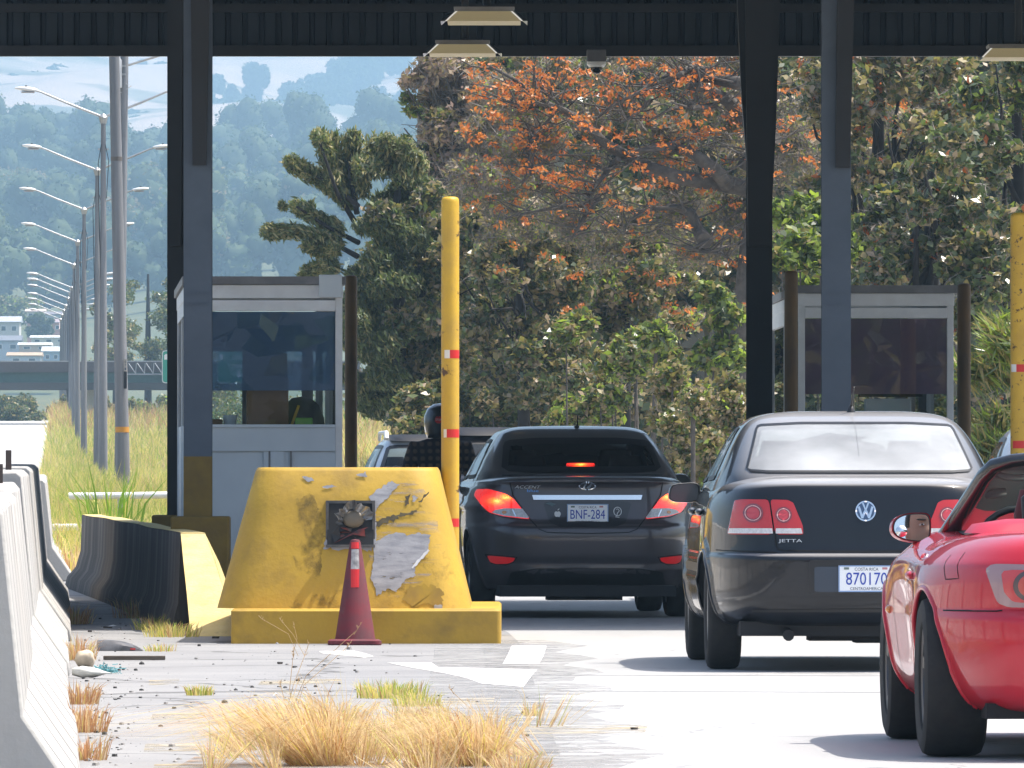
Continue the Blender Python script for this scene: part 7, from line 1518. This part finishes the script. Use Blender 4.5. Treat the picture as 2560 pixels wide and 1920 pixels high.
# grit
gr = MB(); q = random.Random(9)
for _ in range(760):
    t_ = q.random()
    if t_ < .5: px, py = q.gauss(270, 70), q.uniform(1520, 1915)
    elif t_ < .75: px, py = q.gauss(740, 90), q.gauss(1690, 55)
    else: px, py = q.uniform(200, 1350), q.uniform(1600, 1900)
    if px < 195 or py < 1510: continue
    g = G(px, py); r = .0025 + .009 * q.random() ** 3 * (1.9 if q.random() < .08 else 1); gr.lathe([(0, 0), (r * 1.2, 0), (r, r * q.uniform(.6, 1.3)), (0, r * q.uniform(.9, 1.5))], 5, (g.x, g.y, -.003), mi=int(q.random() < .5))
tag(gr.build('gravel', [mat('dark_grit', (.05, .05, .05), .9), mat('grey_grit', (.28, .27, .26), .9)]), kind='stuff')
# litter
def lump(r, cz, seed):
    mb = MB().ball((0, 0, 0), 1, 18); u = random.Random(seed); ph = [(Vector((u.gauss(0, 3), u.gauss(0, 3), u.gauss(0, 3))), u.uniform(0, 6)) for _ in range(7)]
    mb.v = [tuple(Vector((x * r[0], y * r[1], max(-cz, z * r[2]))) * (1 + .13 * sum(math.sin(k.dot(Vector((x, y, z))) + p) for k, p in ph) / 2) + Vector((0, 0, cz))) for x, y, z in mb.v]; return mb
def lit(name, label, cat, px, py, rz=0): g = G(px, py); return thing(name, label, cat, (g.x, g.y, 0), rz)
t = lit('bumper_fragment', 'broken curved bumper piece lying by the sooty barrier', 'car part', 300, 1627)
secs = []
for u in np.linspace(0, 1, 9):
    x = -.14 + .28 * u; h = .062 * (1 - u ** 3) + .004; secs.append([(x, -.03, 0), (x, -.025, h * .6), (x, 0, h), (x, .05, h * 1.02), (x, .06, h * .8), (x, .02, h * .75), (x, -.01, 0)])
MB().loft(secs).build('shell', mat('grey_broken_plastic', (.16, .16, .17), .3, c2=(.05, .05, .05), vs=9), t, 40)
MB().box((.08, -.03, .012), (.03, .008, .012)).build('reflector', M['light_red'], t)
t = lit('wooden_plank', 'dark wooden plank lying below the bumper piece', 'plank', 336, 1650, R(2)); MB().box((0, 0, .013), (.36, .06, .024)).build('plank', mat('grey_wood', (.07, .055, .045), .9, c2=(.12, .10, .08), vs=4, stretch=(.4, 6, 6)), t, bevel=.004)
t = lit('plastic_bag', 'crumpled white plastic bag at the barrier foot', 'bag', 232, 1695)
secs = []
for u in np.linspace(0, 1, 10):
    r = .05 * math.sin(math.pi * min(1, u * 1.1 + .12)) ** .7 * (1 - u * .55) + .002; secs.append([(-.11 + .24 * u, r * 1.2 * math.cos(a) * (1 + q.uniform(-.18, .18)), .035 + r * math.sin(a) * (1 + q.uniform(-.15, .15)) * .7 - .01 * u) for a in np.linspace(0, 6.283, 14, endpoint=False)])
MB().loft(secs).build('film', mat('white_plastic_film', (.66, .66, .62), .35, c2=(.5, .5, .46), vs=12), t, 80)
t = lit('rag', 'teal frayed netting rag beside the white bag', 'rag', 262, 1684); rr = random.Random(4); mb = MB()
for _ in range(160):
    a = Vector((rr.gauss(0, .035), rr.gauss(0, .03), abs(rr.gauss(.018, .012)))); mb.tube([a, a + Vector((rr.gauss(0, .02), rr.gauss(0, .015), rr.gauss(0, .01)))], .0022, 4)
mb.build('netting', mat('teal_fibre', (.10, .30, .34), .8, var=.2), t)
t = lit('cream_sack', 'cream coloured sack slumped against the barrier foot', 'sack', 212, 1668); lump((.055, .05, .05), .05, 8).build('cloth', mat('cream_cloth', (.50, .43, .33), .9, var=.15, vs=15), t, 60)
for px, py, w, h, lab_ in ((512, 1590, .055, .018, 'dark slab shard touching the yellow sloped end'), (538, 1596, .05, .014, 'dark slab shard just right of the other one'), (490, 1648, .022, .010, 'small grey stone on the pavement'), (700, 1660, .035, .012, 'flat dark chip in front of the cone'), (1585, 1824, .036, .010, 'small dark scrap lying alone on the bright road'), (270, 1570, .06, .012, 'black crumpled scrap beside the sooty barrier'), (225, 1580, .03, .012, 'grey pebble near the black crumpled scrap')):
    t = lit('debris_chunk', lab_, 'debris', px, py, pr.uniform(-.4, .4)); t['group'] = 'debris on the pavement'
    MB().loft([[(w / 2 * math.cos(a) * (1 + pr.uniform(-.2, .2)), w / 3 * math.sin(a), z) for a in np.linspace(0, 6.283, 7, endpoint=False)] for z in (0, h)]).build('chunk', M['soot'] if 'stone' not in lab_ else M['conc'], t)
for px, py, w in ((285, 1568, .12), (330, 1525, .06), (345, 1505, .05), (1060, 1852, .05), (690, 1740, .03)):
    t = lit('paper_scrap', None, 'litter', px, py, pr.uniform(-.5, .5)); t['label'] = {285: 'wide white plastic sheet scrap below the sooty barrier', 330: 'pale paper scrap by the weeds at the barrier', 345: 'pale paper scrap close under the sooty barrier', 1060: 'crumpled white scrap in the golden grass', 690: 'tiny white scrap on the grey pavement'}[px]; t['group'] = 'white scraps on the pavement'
    MB().add([(-w / 2, -w / 4, .002), (w * .1, -w / 3, .012), (w / 2, -w / 5, .003), (w * .4, w / 4, .004), (0, w / 5, .018), (-w * .45, w / 4, .003)], [(0, 1, 4, 5), (1, 2, 3, 4)]).build('scrap', M['white_paint'], t)
print('objects', len(bpy.data.objects), 'polys', sum(len(o.data.polygons) for o in bpy.data.objects if o.type == 'MESH'))
